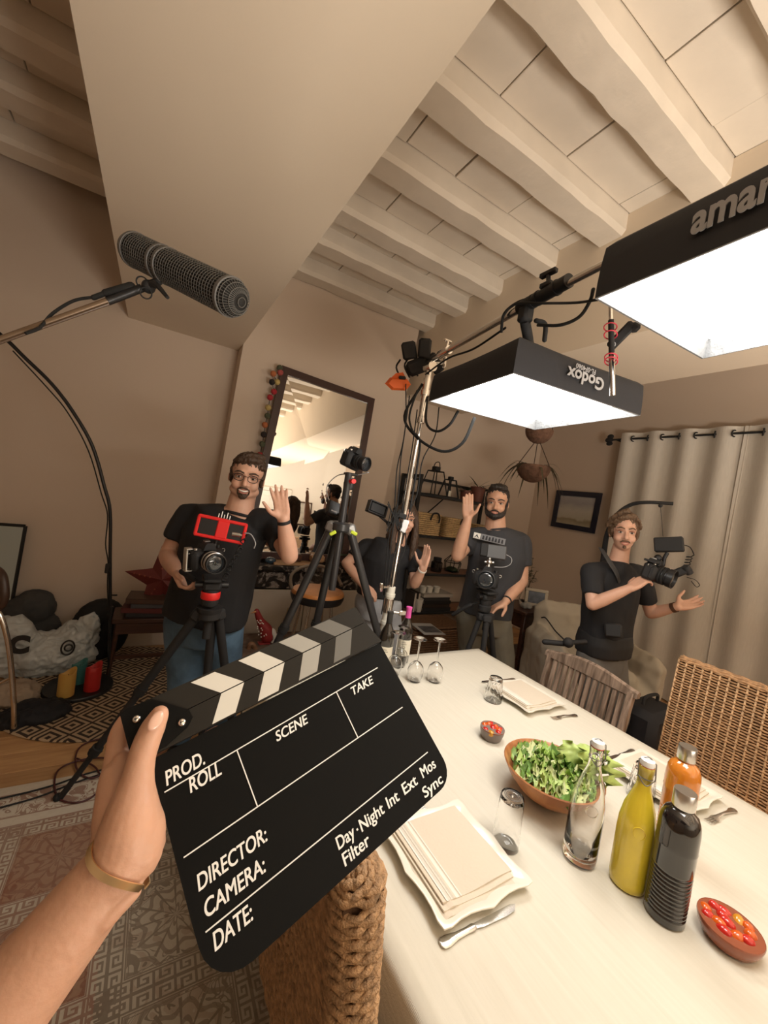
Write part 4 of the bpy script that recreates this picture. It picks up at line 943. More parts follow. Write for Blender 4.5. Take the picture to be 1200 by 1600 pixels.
def face(par, M, s, brow=hair_d, smile=0.0, wide=1.0, teeth=False):
    for sx in (-1, 1):
        e = obj('eye', MB().ell((sx * .031 * wide, .0715, -.001), (.0140, .0120, .0064), M, 14, 10), eye_m, par, smooth=180)
        obj('iris', MB().ell((sx * .031 * wide, .0805, -.001), (.0064, .0052, .0058), M, 12, 8), iris_m, e, smooth=180)
        obj('eyelid', MB().limb([M @ V((sx * .015 * wide, .0775, .0035)), M @ V((sx * .031 * wide, .0845, .0085)), M @ V((sx * .047 * wide, .0735, .003))], [.0022 * s, .0032 * s, .0022 * s], 8, 4), mat('eyelid', (.30, .14, .09), .6), e, smooth=180)
        obj('eyebrow', MB().limb([M @ V((sx * .013 * wide, .0900, .0215)), M @ V((sx * .034 * wide, .0875, .0275)), M @ V((sx * .053 * wide, .066, .0205))], [.0038 * s, .0046 * s, .0026 * s], 8, 4), brow, par, smooth=180)
    w = .020 + .010 * smile
    def mp(x, z, y=0): return M @ V((x, .0905 - 12 * x * x + y, -.0655 + smile * 9 * x * x + z))
    if teeth:
        obj('mouth', MB().limb([mp(-w * .9, -.001), mp(-w * .45, -.003), mp(0, -.004), mp(w * .45, -.003), mp(w * .9, -.001)], [.002 * s, .0042 * s, .0046 * s, .0042 * s, .002 * s], 10, 4), teeth_m, par, 'smiling teeth', 180)
    obj('lip', MB().limb([mp(-w, .004), mp(-w * .4, .0045), mp(0, .003), mp(w * .4, .0045), mp(w, .004)], [.002 * s, .0034 * s, .003 * s, .0034 * s, .002 * s], 8, 4), lip_m, par, smooth=180)
    dz = -.006 - .006 * teeth
    obj('lip', MB().limb([mp(-w, .002), mp(-w * .5, dz), mp(0, dz - .001), mp(w * .5, dz), mp(w, .002)], [.002 * s, .0038 * s, .0044 * s, .0038 * s, .002 * s], 8, 4), lip_m, par, smooth=180)
def torso(secs, X, grow=0.0, ex=2.4, n=28):
    """secs: (centre, half width, half depth)"""
    rings = []; m = len(secs)
    for i, (p, a, b) in enumerate(secs):
        t = (V(secs[min(i + 1, m - 1)][0]) - V(secs[max(i - 1, 0)][0])).normalized(); x = (X - t * X.dot(t)).normalized(); y = t.cross(x)
        rg = []
        for j in range(n):
            c, s_ = math.cos(2 * PI * j / n), math.sin(2 * PI * j / n)
            rg.append(V(p) + x * ((a + grow) * math.copysign(abs(c) ** (2 / ex), c)) + y * ((b + grow) * math.copysign(abs(s_) ** (2 / ex), s_)))
        rings.append(rg)
    return rings
def cloth_noise(amp, sc): return lambda co: amp * (noise.noise(V((co.x * sc, co.y * sc, co.z * sc * .55))) + .5 * noise.noise(V((co.x * sc * 2.3, co.y * sc * 2.3, co.z * sc * 1.4))))
def person(label, base, J, look, shirt_m, pants_m, skin, g=1.0, hs=1.0, wide=1.0, belly=0, sleeve=.62, hem=None, hands=(), brow=hair_d, smile=0, teeth=False, jaw=1, vox=.0055, shoe=True, shw=1.0, armg=1.0, loose=.012, cheek=1.0, chest_b=.115, neckw=1.0):
    t = thing('person', label, 'person', base)
    pel, che, nec, H = (V(J[k]) for k in ('pelvis', 'chest', 'neck', 'head'))
    sR, sL = V(J['sR']), V(J['sL']); X = (sL - sR).normalized(); B = look
    wai = pel.lerp(che, .45) + V(J.get('bulge', (0, 0, 0)))
    secs = [(pel - (che - pel).normalized() * .12, .150 * g, .105 * g), (pel, .168 * g, .118 * g), (wai, .150 * g + belly * .6, .105 * g + belly), (che, .172 * g * shw, chest_b * g), (che.lerp(nec, .62), .168 * g * shw, .095 * g), (nec.lerp(che, .12), .085 * g, .068 * g), (nec, .060, .060)]
    m = MB(); m.loft(torso(secs, X))
    nk = H + B @ V((0, -.018, -.085)) * hs
    m.limb([nec - V((0, 0, .05)), nec.lerp(nk, .5), nk], [.070 * g * neckw, .061 * g * neckw, .058 * g * neckw], 20, 4)
    HM = head_parts(m, H, B, hs, wide, jaw, cheek=cheek)
    ag = g * armg
    for k in ('R', 'L'):
        s_, e, w = V(J['s' + k]), V(J['e' + k]), V(J['w' + k])
        m.limb([s_, s_.lerp(e, .5), e], [.056 * ag, .049 * ag, .041 * ag], 18, 5)
        m.limb([e, e.lerp(w, .3), e.lerp(w, .7), w], [.042 * ag, .043 * ag, .035 * ag, .0265 * ag ** .5], 18, 5)
    for h in hands: hand(m, *h[0], **h[1])
    hips = {}
    for k, sg in (('R', -1), ('L', 1)):
        hp_ = pel + X * (sg * .085 * g) - V((0, 0, .04)); kn, an = V(J['k' + k]), V(J['a' + k]); hips[k] = (hp_, kn, an)
        m.limb([hp_, hp_.lerp(kn, .5), kn, kn.lerp(an, .4), an], [.085 * g, .072 * g, .055 * g, .050 * g, .036], 16, 4)
    body = organic('body', m, skin, t, vox, 3)
    face(t, HM, hs, brow, smile, wide, teeth)
    # trousers
    p = MB(); p.loft(torso([(secs[0][0] - V((0, 0, .02)), .150 * g, .108 * g), (pel, .172 * g, .125 * g), (pel.lerp(wai, .55), .158 * g + belly * .5, .118 * g + belly * .7)], X))
    for k in 'RL':
        a, b, c = hips[k]
        p.tube(spline([a + V((0, 0, .06)), a, a.lerp(b, .5), b, b.lerp(c, .5), c + V((0, 0, .02))], 4), [float(np.interp(i / 4, range(6), [.098 * g, .104 * g, .092 * g, .080 * g, .073 * g, .070 * g])) for i in range(21)], 18)
    organic('trousers', p, pants_m, t, .010, 5, cloth_noise(.006, 9))
    if shoe:
        for k in 'RL':
            c = hips[k][2]; fw = (look.col[1] * 1); fw = V((fw.x, fw.y, 0)).normalized(); c = V((c.x, c.y, 0))
            obj('shoe', MB().limb([c + V((0, 0, .045)) - fw * .05, c + V((0, 0, .045)) + fw * .06, c + V((0, 0, .03)) + fw * .15], [.042, .042, .03], 14, 4), matte_m, t)
    # shirt
    s = MB(); he = hem if hem is not None else .35
    top_ = nec.lerp(che, .10)
    ss = [(pel.lerp(che, he - .3) if False else pel + (wai - pel) * he, .168 * g + belly * .55 + loose, .118 * g + belly * .9 + loose)]
    if he < .2: ss.append((pel.lerp(wai, .5), .160 * g + belly * .6 + loose, .114 * g + belly + loose))
    ss += [(wai, .152 * g + belly * .6 + loose * 1.3, .108 * g + belly + loose * 1.2), (che, .174 * g * shw + loose, chest_b * g + loose), (che.lerp(nec, .62), .170 * g * shw + .008, .097 * g + .008), (top_, .098 * g, .078 * g), (nec - (nec - che) * .02, .068, .066)]
    s.loft(torso(ss, X))
    for k in 'RL':
        a, b = V(J['s' + k]), V(J['e' + k]); q = a.lerp(b, sleeve)
        s.limb([a.lerp(nec - V((0, 0, .06)), .45), a], [.068 * g, .068 * ag], 18)
        s.tube([a, a.lerp(q, .5), q], [.070 * ag, .0675 * ag, .066 * ag], 20)
    sh = organic('shirt', s, shirt_m, t, .0075, 5, cloth_noise(.0085, 8))
    cr = MB(); tn = (nk - nec).normalized(); cr.ring(nec - tn * .012 + B.col[1] * .004, .068 * (g * .4 + .6), .008, tn, 28, 8); obj('collar', cr, shirt_m, sh, smooth=180)
    return t, HM, sh
def hair_cap(par, M, col, c=(0, -.022, .048), r=(.080, .097, .086), clumps=(), seed=1, amp=.006, label=None, more=None, vox=.005, low=-.03):
    m = MB(); m.ell(c, r, M, 28, 18)
    for sx in (-1, 1):
        m.ell((sx * (r[0] - .012), -.022, .004), (.014, .050, .045), M, 14, 10)
        m.limb([M @ V((sx * (r[0] - .008), .010, .035)), M @ V((sx * (r[0] - .010), .012, low))], [.010, .006], 8)
    m.ell((0, -.070, -.005), (.060, .035, .065), M, 16, 12)
    for pts, rr in clumps: m.limb([M @ V(q) for q in pts], rr, 10, 4)
    if more: more(m)
    return organic('hair', m, col, par, vox, 2, lambda co: amp * (.75 * noise.noise(V((co.x * 70, co.y * 70, co.z * 28)) + V((seed, 0, 0))) + .6 * noise.noise(V((co.x * 170, co.y * 170, co.z * 60)))), label)
def beard(par, M, col, full=True, wide=1.0, label=None):
    m = MB()
    if full:
        for sx in (-1, 1):
            m.limb([M @ V((sx * .066 * wide, .012, -.015)), M @ V((sx * .062 * wide, .022, -.050)), M @ V((sx * .046 * wide, .052, -.082)), M @ V((0, .068, -.100))], [.006, .011, .017, .023], 10, 4)
            m.limb([M @ V((sx * .052 * wide, .048, -.062)), M @ V((sx * .034, .068, -.075)), M @ V((sx * .028, .076, -.068))], [.013, .012, .008], 10, 4)
        m.ell((0, .068, -.090), (.036 * wide, .026, .024), M, 14, 10)
    else:
        m.ell((0, .074, -.094), (.023, .016, .019), M, 14, 10)
        m.limb([M @ V((0, .087, -.080)), M @ V((0, .084, -.090))], [.006, .008], 8)
        for sx in (-1, 1): m.limb([M @ V((sx * .028, .078, -.064)), M @ V((sx * .027, .073, -.082)), M @ V((sx * .014, .074, -.094))], [.0045, .0048, .006], 8, 4)
    for sx in (-1, 1): m.limb([M @ V((0, .0965, -.052)), M @ V((sx * .016, .0925, -.054)), M @ V((sx * .028, .079, -.063))], [.0050, .0055, .0045], 8, 4)
    return organic('beard', m, col, par, .0036, 2, lambda co: .0016 * noise.noise(co * 120), label)
def look_basis(fwd, up):
    f = V(fwd).normalized(); u = V(up); u = (u - f * u.dot(f)).normalized(); return Matrix((f.cross(u), f, u)).transposed()
black_tee = mat('black_jersey', (.011, .011, .013), .85, bump=.12, bscale=25); char_tee = mat('charcoal_jersey', (.036, .037, .042), .85, bump=.12, bscale=25)
jeans_m = mat('blue_denim', (.075, .135, .205), .8, bump=.3, bscale=45, var=.4, vscale=7); khaki_m = mat('khaki_twill', (.15, .135, .10), .8, bump=.25, bscale=30, var=.12, vscale=6)
greyp_m = mat('grey_twill', (.13, .125, .115), .8, bump=.25, bscale=30, var=.12, vscale=6); greyj_m = mat('grey_denim', (.33, .34, .36), .8, bump=.3, bscale=45, var=.25, vscale=8)
def fl(p): return V((p.x, p.y, 0))
# man with the glasses, at the left
q = P(318, 955, 2.16); hd = P(386, 746, 2.12); tow = lambda p: (CAM - p).normalized()
J = dict(pelvis=P(322, 962, 2.18), chest=P(350, 842, 2.14), neck=P(373, 800, 2.13), head=hd, sR=P(296, 806, 2.16), sL=P(428, 818, 2.16), eR=P(262, 868, 2.14), eL=P(452, 868, 2.02), wR=P(274, 893, 1.92), wL=P(443, 812, 1.96),
         kR=P(290, 1078, 2.2) * 1.0, kL=P(348, 1075, 2.26), aR=fl(P(285, 1100, 2.25)) + V((0, 0, .09)), aL=fl(P(352, 1100, 2.32)) + V((0, 0, .09)))
Bk = look_basis(tow(hd) + IMU(-.06, .02), IMG(17, -82))
m1, HM, sh1 = person('man with glasses and goatee in a black t-shirt, waving at left', fl(q), J, Bk, black_tee, jeans_m, skin2_m, g=1.14, hs=1.02, wide=1.10, belly=.035, hem=-.02, sleeve=.60, smile=.75, teeth=True, jaw=1.22, cheek=1.15, brow=hair_b, armg=.95, shw=1.02,
    hands=[((P(443, 812, 1.96), IMG(-6, -40), tow(P(440, 790, 1.96)), IMG(-1, .1)), dict(s=.98, curl=(.10, .08, .10, .10), spread=.16)),
           ((P(274, 893, 1.92), IMG(10, 20) + tow(P(274, 893, 1.92)) * .4, IMG(1, -.1), tow(P(274, 893, 1.92))), dict(s=1.0, curl=(.7, .75, .8, .8), spread=.04))])
hair_cap(m1, HM, hair_b, seed=1, r=(.086, .099, .087), c=(0, -.022, .048), clumps=[([(-.055, .05, .095), (-.01, .078, .094), (.05, .064, .078)], [.015, .016, .012]), ([(-.05, .03, .115), (.02, .06, .105), (.065, .04, .075)], [.022, .022, .015]), ([(-.062, .05, .065), (-.075, .02, .06)], [.014, .014])], amp=.008, label='short tousled brown hair')
beard(m1, HM, hair_b, full=False, label='goatee and moustache')
gm = MB()
for sx in (-1, 1):
    pts = [HM @ V((sx * .034 + .0235 * math.cos(a) * (1 if abs(math.cos(a)) < .8 else 1), .0965 - .006 * abs(math.cos(a)) * (1 if math.cos(a) * sx > 0 else 0), -.002 + .0175 * math.copysign(abs(math.sin(a)) ** .7, math.sin(a)))) for a in [2 * PI * i / 24 for i in range(24)]]
    gm.tube(pts, .0019, 6, closed=True); gm.tube([HM @ V((sx * .058, .090, .006)), HM @ V((sx * .080, .05, .006)), HM @ V((sx * .086, -.01, .0))], .0019, 6, 4)
gm.tube([HM @ V((-.011, .097, .003)), HM @ V((0, .100, .006)), HM @ V((.011, .097, .003))], .0019, 6, 4)
obj('glasses', gm, black_m, m1, 'dark rectangular glasses', 180)
def band(name, par, w, e, m_, r, half, label=None, q_=.0):
    ax = (V(w) - V(e)).normalized(); c = V(w) - ax * q_; B = basis(ax)
    obj(name, MB().loft([[c + ax * z + B @ V((math.cos(2 * PI * j / 24) * k, math.sin(2 * PI * j / 24) * k, 0)) for j in range(24)] for z, k in ((-half, r), (-half, r + .003), (half, r + .003), (half, r))], cap=False), m_, par, label)
band('wristband', m1, J['wL'], J['eL'], matte_m, .030, .008, 'black wristband', .012)
# man with the full beard, middle right
hd = P(776, 786, 2.95)
J = dict(pelvis=P(757, 958, 3.0), chest=P(778, 866, 2.98), neck=P(775, 824, 2.97), head=hd, sR=P(737, 840, 2.98), sL=P(814, 848, 2.99), eR=P(715, 868, 2.84), eL=P(815, 908, 2.96), wR=P(731, 810, 2.78), wL=P(790, 940, 2.80),
         kR=P(735, 1030, 3.05), kL=P(785, 1035, 3.05), aR=fl(P(735, 1030, 3.1)) + V((0, 0, .09)), aL=fl(P(785, 1035, 3.1)) + V((0, 0, .09)))
Bk = look_basis(tow(hd) + IMU(-.05, .0), IMG(8, -55))
m2, HM, sh2 = person('man with dark hair and full beard in a charcoal t-shirt, waving behind a camera', fl(P(757, 958, 3.0)), J, Bk, char_tee, khaki_m, skin_m, g=1.12, hs=1.04, wide=1.03, hem=-.02, sleeve=.60, smile=.5, jaw=1.1, brow=hair_d, shw=1.03, neckw=1.06, loose=.015,
    hands=[((P(731, 810, 2.78), IMG(0, -40), tow(P(731, 790, 2.78)), IMG(1, .1)), dict(s=1.0, curl=(.08, .06, .08, .10), spread=.04)),
           ((P(790, 940, 2.80), IMG(-18, 10) + tow(P(790, 940, 2.8)) * .25, IMG(.2, .9), IMG(-.3, .2) + tow(P(790, 940, 2.8)) * .8), dict(s=1.05, curl=(.3, .3, .35, .4), spread=.08))])
hair_cap(m2, HM, hair_d, seed=3, r=(.082, .098, .086), c=(0, -.024, .050), clumps=[([(-.050, .045, .100), (-.02, .066, .112), (.03, .064, .112), (.055, .040, .098)], [.014, .018, .018, .013]), ([(-.05, .02, .116), (-.01, .042, .124), (.045, .02, .118)], [.014, .018, .014])], amp=.006, label='thick dark hair swept up')
beard(m2, HM, hair_d, True, 1.05, 'full dark beard')
band('wristband', m2, J['wL'], J['eL'], matte_m, .031, .006, 'thin dark bracelet', .02)
# print on the charcoal t-shirt: a pale bar with dark shapes and a white peak emblem
gp = mat('print_grey', (.22, .22, .23), .8)
def chest_pt(u, v, t): return P(u, v, t)
F = frame(P(767, 842, 2.825), -ray(767, 842), IMG(1, .23)); em2 = MB().prism([(-.125, -.022), (.10, -.022), (.10, .022), (-.125, .022)], .001, F)
pr_ = obj('shirt_print', em2, gp, m2, 'grey printed bar on the chest', 0)
obj('print_emblem', MB().prism([(-.122, -.02), (-.075, -.02), (-.075, .02), (-.122, .02)], .001, F, .001), white_m, pr_, smooth=0)
obj('print_peak', MB().prism([(-.118, -.018), (-.108, -.002), (-.100, .012), (-.092, .0), (-.080, -.018), (-.092, -.010), (-.100, -.002), (-.108, -.010)], .001, F, .0022), char_tee, pr_, smooth=0)
for i in range(7): obj('print_block', MB().prism([(-.06 + i * .022, -.016), (-.045 + i * .022, -.016), (-.047 + i * .022, .010 + .006 * (i % 2)), (-.058 + i * .022, .012)], .001, F, .001), char_tee, pr_, smooth=0)
# woman behind the stand
hd = P(634, 812, 2.86)
J = dict(pelvis=P(592, 938, 2.9), chest=P(600, 878, 2.88), neck=P(622, 848, 2.88), head=hd, sR=P(572, 853, 2.92), sL=P(648, 868, 2.86), eR=P(541, 880, 2.86), eL=P(648, 912, 2.76), wR=P(566, 913, 2.74), wL=P(661, 888, 2.68),
         kR=P(585, 1010, 2.95), kL=P(612, 1012, 2.95), aR=fl(P(585, 1030, 3.0)) + V((0, 0, .09)), aL=fl(P(615, 1030, 3.0)) + V((0, 0, .09)))
Bk = look_basis(tow(hd) + IMU(.15, .0), IMG(7, -46))
w1, HM, sh3 = person('woman with long brown hair in a black top, waving from behind the light stand', fl(P(592, 938, 2.9)), J, Bk, black_tee, greyj_m, skin2_m, g=.93, hs=.95, wide=.95, hem=.30, sleeve=.66, smile=.2, jaw=.82, brow=hair_b, armg=.92, shw=.95, neckw=.82,
    hands=[((P(661, 888, 2.68), IMG(9, -34), tow(P(665, 870, 2.68)) + IMG(-.5, 0), IMG(-1, .1) + tow(P(665, 870, 2.68)) * .4), dict(s=.92, curl=(.08, .06, .08, .10), spread=.04)),
           ((P(566, 913, 2.74), IMG(12, 9), IMG(-.2, 1) - tow(P(566, 913, 2.74)) * .5, IMG(.3, 1)), dict(s=.9, curl=(.3, .3, .3, .3), spread=.06))])
def long_hair(m, HM=HM):
    for sx, n_ in ((-1, 5), (1, 5)):
        for i in range(n_):
            a = i / (n_ - 1)
            m.limb([HM @ V((sx * (.05 + .03 * a), .03 - .09 * a, .06)), HM @ V((sx * (.080 + .006 * a), .02 - .08 * a, -.03)), HM @ V((sx * (.082 + .02 * a), .03 - .07 * a, -.13)), HM @ V((sx * (.075 + .03 * a), .05 - .06 * a, -.24)), HM @ V((sx * (.07 + .035 * a), .06 - .05 * a, -.32))], [.022, .022, .024, .022, .009], 10, 4)
    for i in range(5): m.limb([HM @ V((-.05 + .025 * i, -.09, .03)), HM @ V((-.055 + .028 * i, -.10, -.10)), HM @ V((-.055 + .028 * i, -.095, -.26))], [.026, .028, .012], 10, 4)
hair_cap(w1, HM, hair_b, seed=5, r=(.082, .100, .088), c=(0, -.020, .044), amp=.007, label='long loose brown hair', more=long_hair)
band('wristband', w1, J['wL'], J['eL'], white_m, .027, .006, 'pale wristband', .015)
# man with the shoulder rig, right
hd = P(975, 832, 2.66)
J = dict(pelvis=P(941, 1022, 2.72), chest=P(955, 922, 2.70), neck=P(966, 876, 2.69), head=hd, sR=P(923, 895, 2.62), sL=P(1000, 898, 2.78), eR=P(926, 944, 2.52), eL=P(1017, 958, 2.80), wR=P(984, 919, 2.42), wL=P(1058, 948, 2.66),
         kR=P(925, 1110, 2.72), kL=P(965, 1110, 2.80), aR=fl(P(920, 1110, 2.75)) + V((0, 0, .09)), aL=fl(P(965, 1110, 2.85)) + V((0, 0, .09)))
Bk = look_basis(tow(hd) + IMU(.16, .0), IMG(7, -56))
m3, HM, sh4 = person('slim man with moustache and brown hair in black, holding a caged camera', fl(P(941, 1022, 2.72)), J, Bk, black_tee, greyp_m, skin2_m, g=1.0, hs=1.08, wide=.95, hem=.18, sleeve=.72, smile=0, jaw=.9, brow=hair_l, armg=.95, neckw=.92, loose=.02,
    hands=[((P(984, 919, 2.42), IMG(22, -14), IMG(.3, .6) - tow(hd) * .5, IMG(.2, -1)), dict(s=1.0, curl=(.5, .55, .6, .6), spread=.05)),
           ((P(1058, 948, 2.66), IMG(30, -6), tow(hd) + IMG(0, -.2), IMG(.1, -1)), dict(s=1.0, curl=(.2, .2, .2, .25), spread=.10))])
hair_cap(m3, HM, hair_l, seed=8, r=(.081, .098, .086), c=(0, -.022, .048), clumps=[([(-.03, .06, .104), (.03, .078, .088), (.074, .045, .055)], [.015, .016, .011]), ([(-.02, .055, .108), (-.058, .058, .078), (-.080, .028, .035)], [.015, .014, .010]), ([(0, .03, .13), (.06, .03, .09), (.095, .0, .035)], [.022, .022, .016])], amp=.009, label='swept light brown hair')
bm_ = MB()
for sx in (-1, 1): bm_.limb([HM @ V((0, .0975, -.052)), HM @ V((sx * .016, .0935, -.054)), HM @ V((sx * .026, .081, -.061))], [.0045, .005, .004], 8, 4)
bm_.ell((0, .082, -.089), (.012, .008, .010), HM, 10, 8)
organic('beard', bm_, hair_l, m3, .0036, 1, lambda co: .0012 * noise.noise(co * 120), 'light brown moustache')
band('wristband', m3, J['wL'], J['eL'], mat('brown_leather', (.10, .045, .025), .6), .030, .012, 'brown wristband', .02)
# harness of the support arm: belt, straps, back pole and curved overhead arm
X = (J['sL'] - J['sR']).normalized(); sp = [J['pelvis'].lerp(J['chest'], k) for k in (.02, .20, .36)]
vest = organic('harness_belt', MB().loft(torso([(sp[0], .186, .142), (sp[1], .190, .148), (sp[2], .178, .136)], X)), mat('nylon_black', (.012, .012, .013), .7), m3, .009, 4, None, 'wide black support belt')
obj('belt_pouch', MB().box((0, 0, 0), (.10, .09, .04), frame(P(958, 985, 2.52), -ray(958, 985), IMG(1, .1)), .012), MATS['nylon_black'], m3)
obj('shoulder_strap', MB().tube([P(940, 858, 2.66), P(950, 874, 2.56), P(962, 893, 2.55), P(968, 908, 2.57)], .026, 10, 5, flat=(1, .25), x=IMG(1, .6)), mat('strap_grey', (.035, .035, .036), .7), m3, 'black shoulder strap')
obj('overhead_arm', MB().tube([P(936, 940, 2.86), P(944, 862, 2.84), P(950, 830, 2.82), P(962, 806, 2.80), P(985, 789, 2.74), P(1012, 785, 2.66), P(1052, 787, 2.58)], [.02, .018, .015, .014, .013, .012, .011], 12, 6), matte_m, m3, 'curved black overhead arm')
obj('line_hook', MB().ell(P(1032, 790, 2.60), .013).cyl(P(1032, 790, 2.60), P(1036, 838, 2.55), .0014, n=6), matte_m, m3)
obj('side_grip', MB().limb([P(851, 1003, 2.55), P(885, 1006, 2.52)], .017).ell(P(888, 1004, 2.50), .032).tube([P(888, 1004, 2.5), P(915, 1003, 2.55)], .015), matte_m, m3, 'black side grip on the belt')
# ------------------------------------------------------------------ cameras and tripods
def F_at(u, v, t, fwd, right): return frame(P(u, v, t), fwd, right)     # local z = lens direction, x = image right
ring_m = mat('lens_ring', (.45, .44, .42), .3, 1)
def camera(name, label, F, s=1.0, lens_r=.036, lens_l=.10, barrel=black_m, hood=False):
    t = thing(name, label, 'camera', F @ V((0, -.05 * s, 0))); S_ = F @ Matrix.Scale(s, 4)
    b = obj('camera_body', MB().box((0, 0, 0), (.135, .088, .05), S_, .012).box((-.052, -.004, .022), (.036, .080, .04), S_, .014), matte_m, t)
    obj('prism_hump', MB().loft([[V((x * k, .04 + y, z)) for x, z in ((-.036, -.022), (.036, -.022), (.026, .034), (-.026, .034))] for y, k in ((0, 1), (.022, .75), (.030, .5))], M=S_), matte_m, t, smooth=0)
    obj('hot_shoe', MB().box((0, .072, -.005), (.022, .006, .022), S_, .001), steel_m, t)
    obj('mode_dial', MB().lathe(((.011, .042), (.0115, .056), (.001, .056)), 18, S_ @ Matrix.Translation((.047, 0, 0)) @ Matrix.Rotation(R(-90), 4, 'X')), black_m, t)
    obj('shutter_button', MB().lathe(((.007, .042), (.007, .049), (.001, .050)), 14, S_ @ Matrix.Translation((-.052, 0, .02)) @ Matrix.Rotation(R(-90), 4, 'X')), steel_m, t)
    L, r = lens_l, lens_r
    le = obj('lens', MB().lathe(((.001, .02), (r * .95, .022), (r * .97, .045), (r * .86, .047), (r * .86, L * .72), (r, L * .75), (r * 1.04, L), (r * .94, L + .001), (r * .88, L - .012), (.001, L - .013)), 32, S_), barrel, t)
    for z in (.052, .068, L * .7 + .012): obj('focus_ring', MB().lathe(((r * .84, z - .006), (r * 1.0, z - .005), (r * 1.0, z + .004), (r * .84, z + .005)), 32, S_, False), ring_m if barrel is steel_m else rubber_m, le)
    obj('front_glass', MB().ell((0, 0, L - .014), (r * .88, r * .88, .008), S_, 24, 10), lens_m, le)
    obj('strap_lug', MB().ring(S_ @ V((-.071, .03, 0)), .007 * s, .0018 * s, S_.to_3x3() @ V((0, 0, 1)), 14, 6).ring(S_ @ V((.071, .03, 0)), .007 * s, .0018 * s, S_.to_3x3() @ V((0, 0, 1)), 14, 6), steel_m, t)
    return t, S_
def tripod(name, label, apex, feet, r=.016, m=matte_m, low=.62, accent=None, spread=.035, crown=.045, col_down=.18, col_up=.1, rubber=True, mid=.8, lowr=.64):
    apex = V(apex); t = thing(name, label, 'tripod', (apex.x, apex.y, 0))
    obj('crown', MB().lathe(((crown * .8, -.03), (crown, -.02), (crown, .012), (crown * .7, .02), (.001, .02)), 24, Matrix.Translation(apex)), m, t)
    obj('centre_column', MB().cyl(apex - V((0, 0, col_down)), apex + V((0, 0, col_up)), r * .85), m, t)
    for f_ in feet:
        f_ = V(f_); d = (f_ - apex); hd_ = V((d.x, d.y, 0)).normalized(); a = apex + hd_ * spread - V((0, 0, .01)); dd = (f_ - a); L = dd.length; dd.normalize()
        g = obj('leg', MB().cyl(a, a + dd * L * .42, r, r * .95, 16).cyl(a + dd * L * .40, a + dd * L * .74, r * mid, n=14).cyl(a + dd * L * .72, f_ - dd * .02, r * lowr, n=12), m, t)
        obj('hinge', MB().box((0, 0, 0), (r * 2.4, r * 3.2, r * 2.6), frame(a, dd, V((0, 0, 1))), r * .5), accent[0] if accent else m, g, accent[1] if accent else None)
        for q in (.41, .73): obj('leg_lock', MB().cyl(a + dd * (L * q - .02), a + dd * (L * q + .02), r * 1.18, n=16).box(a + dd * (L * q), (r * 2.6, r * 1.2, .026), b=r * .3), rubber_m, g)
        obj('rubber_foot', MB().ell(f_ + V((0, 0, r * .9)), (r * .95, r * .95, r * .9), None, 12, 8), rubber_m, g)
    return t
def fluid_head(par, c, u, s=1.0, ring=None, handle=None):
    c = V(c); M = frame(c, u) @ Matrix.Scale(s, 4)
    obj('fluid_head', MB().lathe(((.030, -.06), (.034, -.05), (.034, -.03), (.026, -.025), (.03, -.01), (.03, .005), (.001, .006)), 24, M).box((0, 0, .02), (.07, .06, .04), M, .01).box((0, 0, .048), (.075, .10, .014), M, .004), matte_m, par)
    if ring: obj('tension_ring', MB().lathe(((.0345, -.034), (.037, -.03), (.037, -.008), (.0345, -.004)), 28, M, False), ring, par, 'red ridged tension ring')
    for x in (-1, 1): obj('head_knob', MB().cyl(M @ V((x * .035, 0, .022)), M @ V((x * .062, 0, .022)), .013 * s), black_m, par)
    if handle: obj('pan_handle', MB().tube([c, V(handle[0]).lerp(c, .5), handle[0]], .007).limb([handle[0], handle[1]], .013), matte_m, par)
# left rig
tp = tripod('tripod', 'black camera tripod in front of the man with glasses, one leg crossing the rug', P(327, 958, 1.86), [PZ(90, 1252, 0), PZ(372, 1212, 0), PZ(308, 1228, 0)], r=.021, spread=.05, crown=.05, col_down=.12, col_up=.06)
fluid_head(tp, P(330, 922, 1.84), V((0, 0, 1)), 1.15, red_m, (P(302, 905, 1.86), P(284, 893, 1.88)))
obj('leg_bowl', MB().lathe(((.02, -.07), (.055, -.02), (.058, .0), (.001, .0)), 24, Matrix.Translation(P(328, 948, 1.86))), matte_m, tp)
vd_ = (CAM - P(330, 876, 1.8)).normalized()
c1_, S1_ = camera('camera', 'black camera with a fat zoom lens under a red monitor cage, at left', F_at(322, 872, 1.80, vd_ + IMU(.55, .32), IMG(1, .12)), 1.08, .040, .105, black_m)
obj('side_cage', MB().box((-.082, 0, .0), (.010, .085, .03), S1_, .003).box((-.072, .045, 0), (.03, .008, .03), S1_, .003).box((-.072, -.045, 0), (.03, .008, .03), S1_, .003), steel_m, c1_, 'silver cage grip')
obj('lens_band', MB().lathe(((.0405, .050), (.0425, .052), (.0425, .058), (.0405, .06)), 32, S1_, False).lathe(((.0405, .076), (.0435, .078), (.0435, .086), (.0405, .088)), 32, S1_, False), ring_m, c1_, 'silver lens rings')
mF = F_at(346, 827, 1.80, vd_ + IMU(-.1, .10), IMG(1, .22))
mo1 = thing('field_monitor', 'field monitor in a bright red cage above the left camera', 'monitor', mF @ V((0, -.06, 0)))
obj('red_cage', MB().box((0, .042, 0), (.21, .014, .055), mF, .004).box((0, -.042, 0), (.21, .014, .055), mF, .004).box((-.10, 0, 0), (.014, .09, .055), mF, .004).box((.10, 0, 0), (.014, .09, .055), mF, .004).box((.005, 0, .006), (.05, .08, .045), mF, .004), red_m, mo1, 'bright red monitor cage', 0)
obj('screen_body', MB().box((-.045, 0, -.006), (.10, .078, .056), mF, .003).box((.06, 0, -.006), (.07, .078, .056), mF, .003), black_m, mo1)
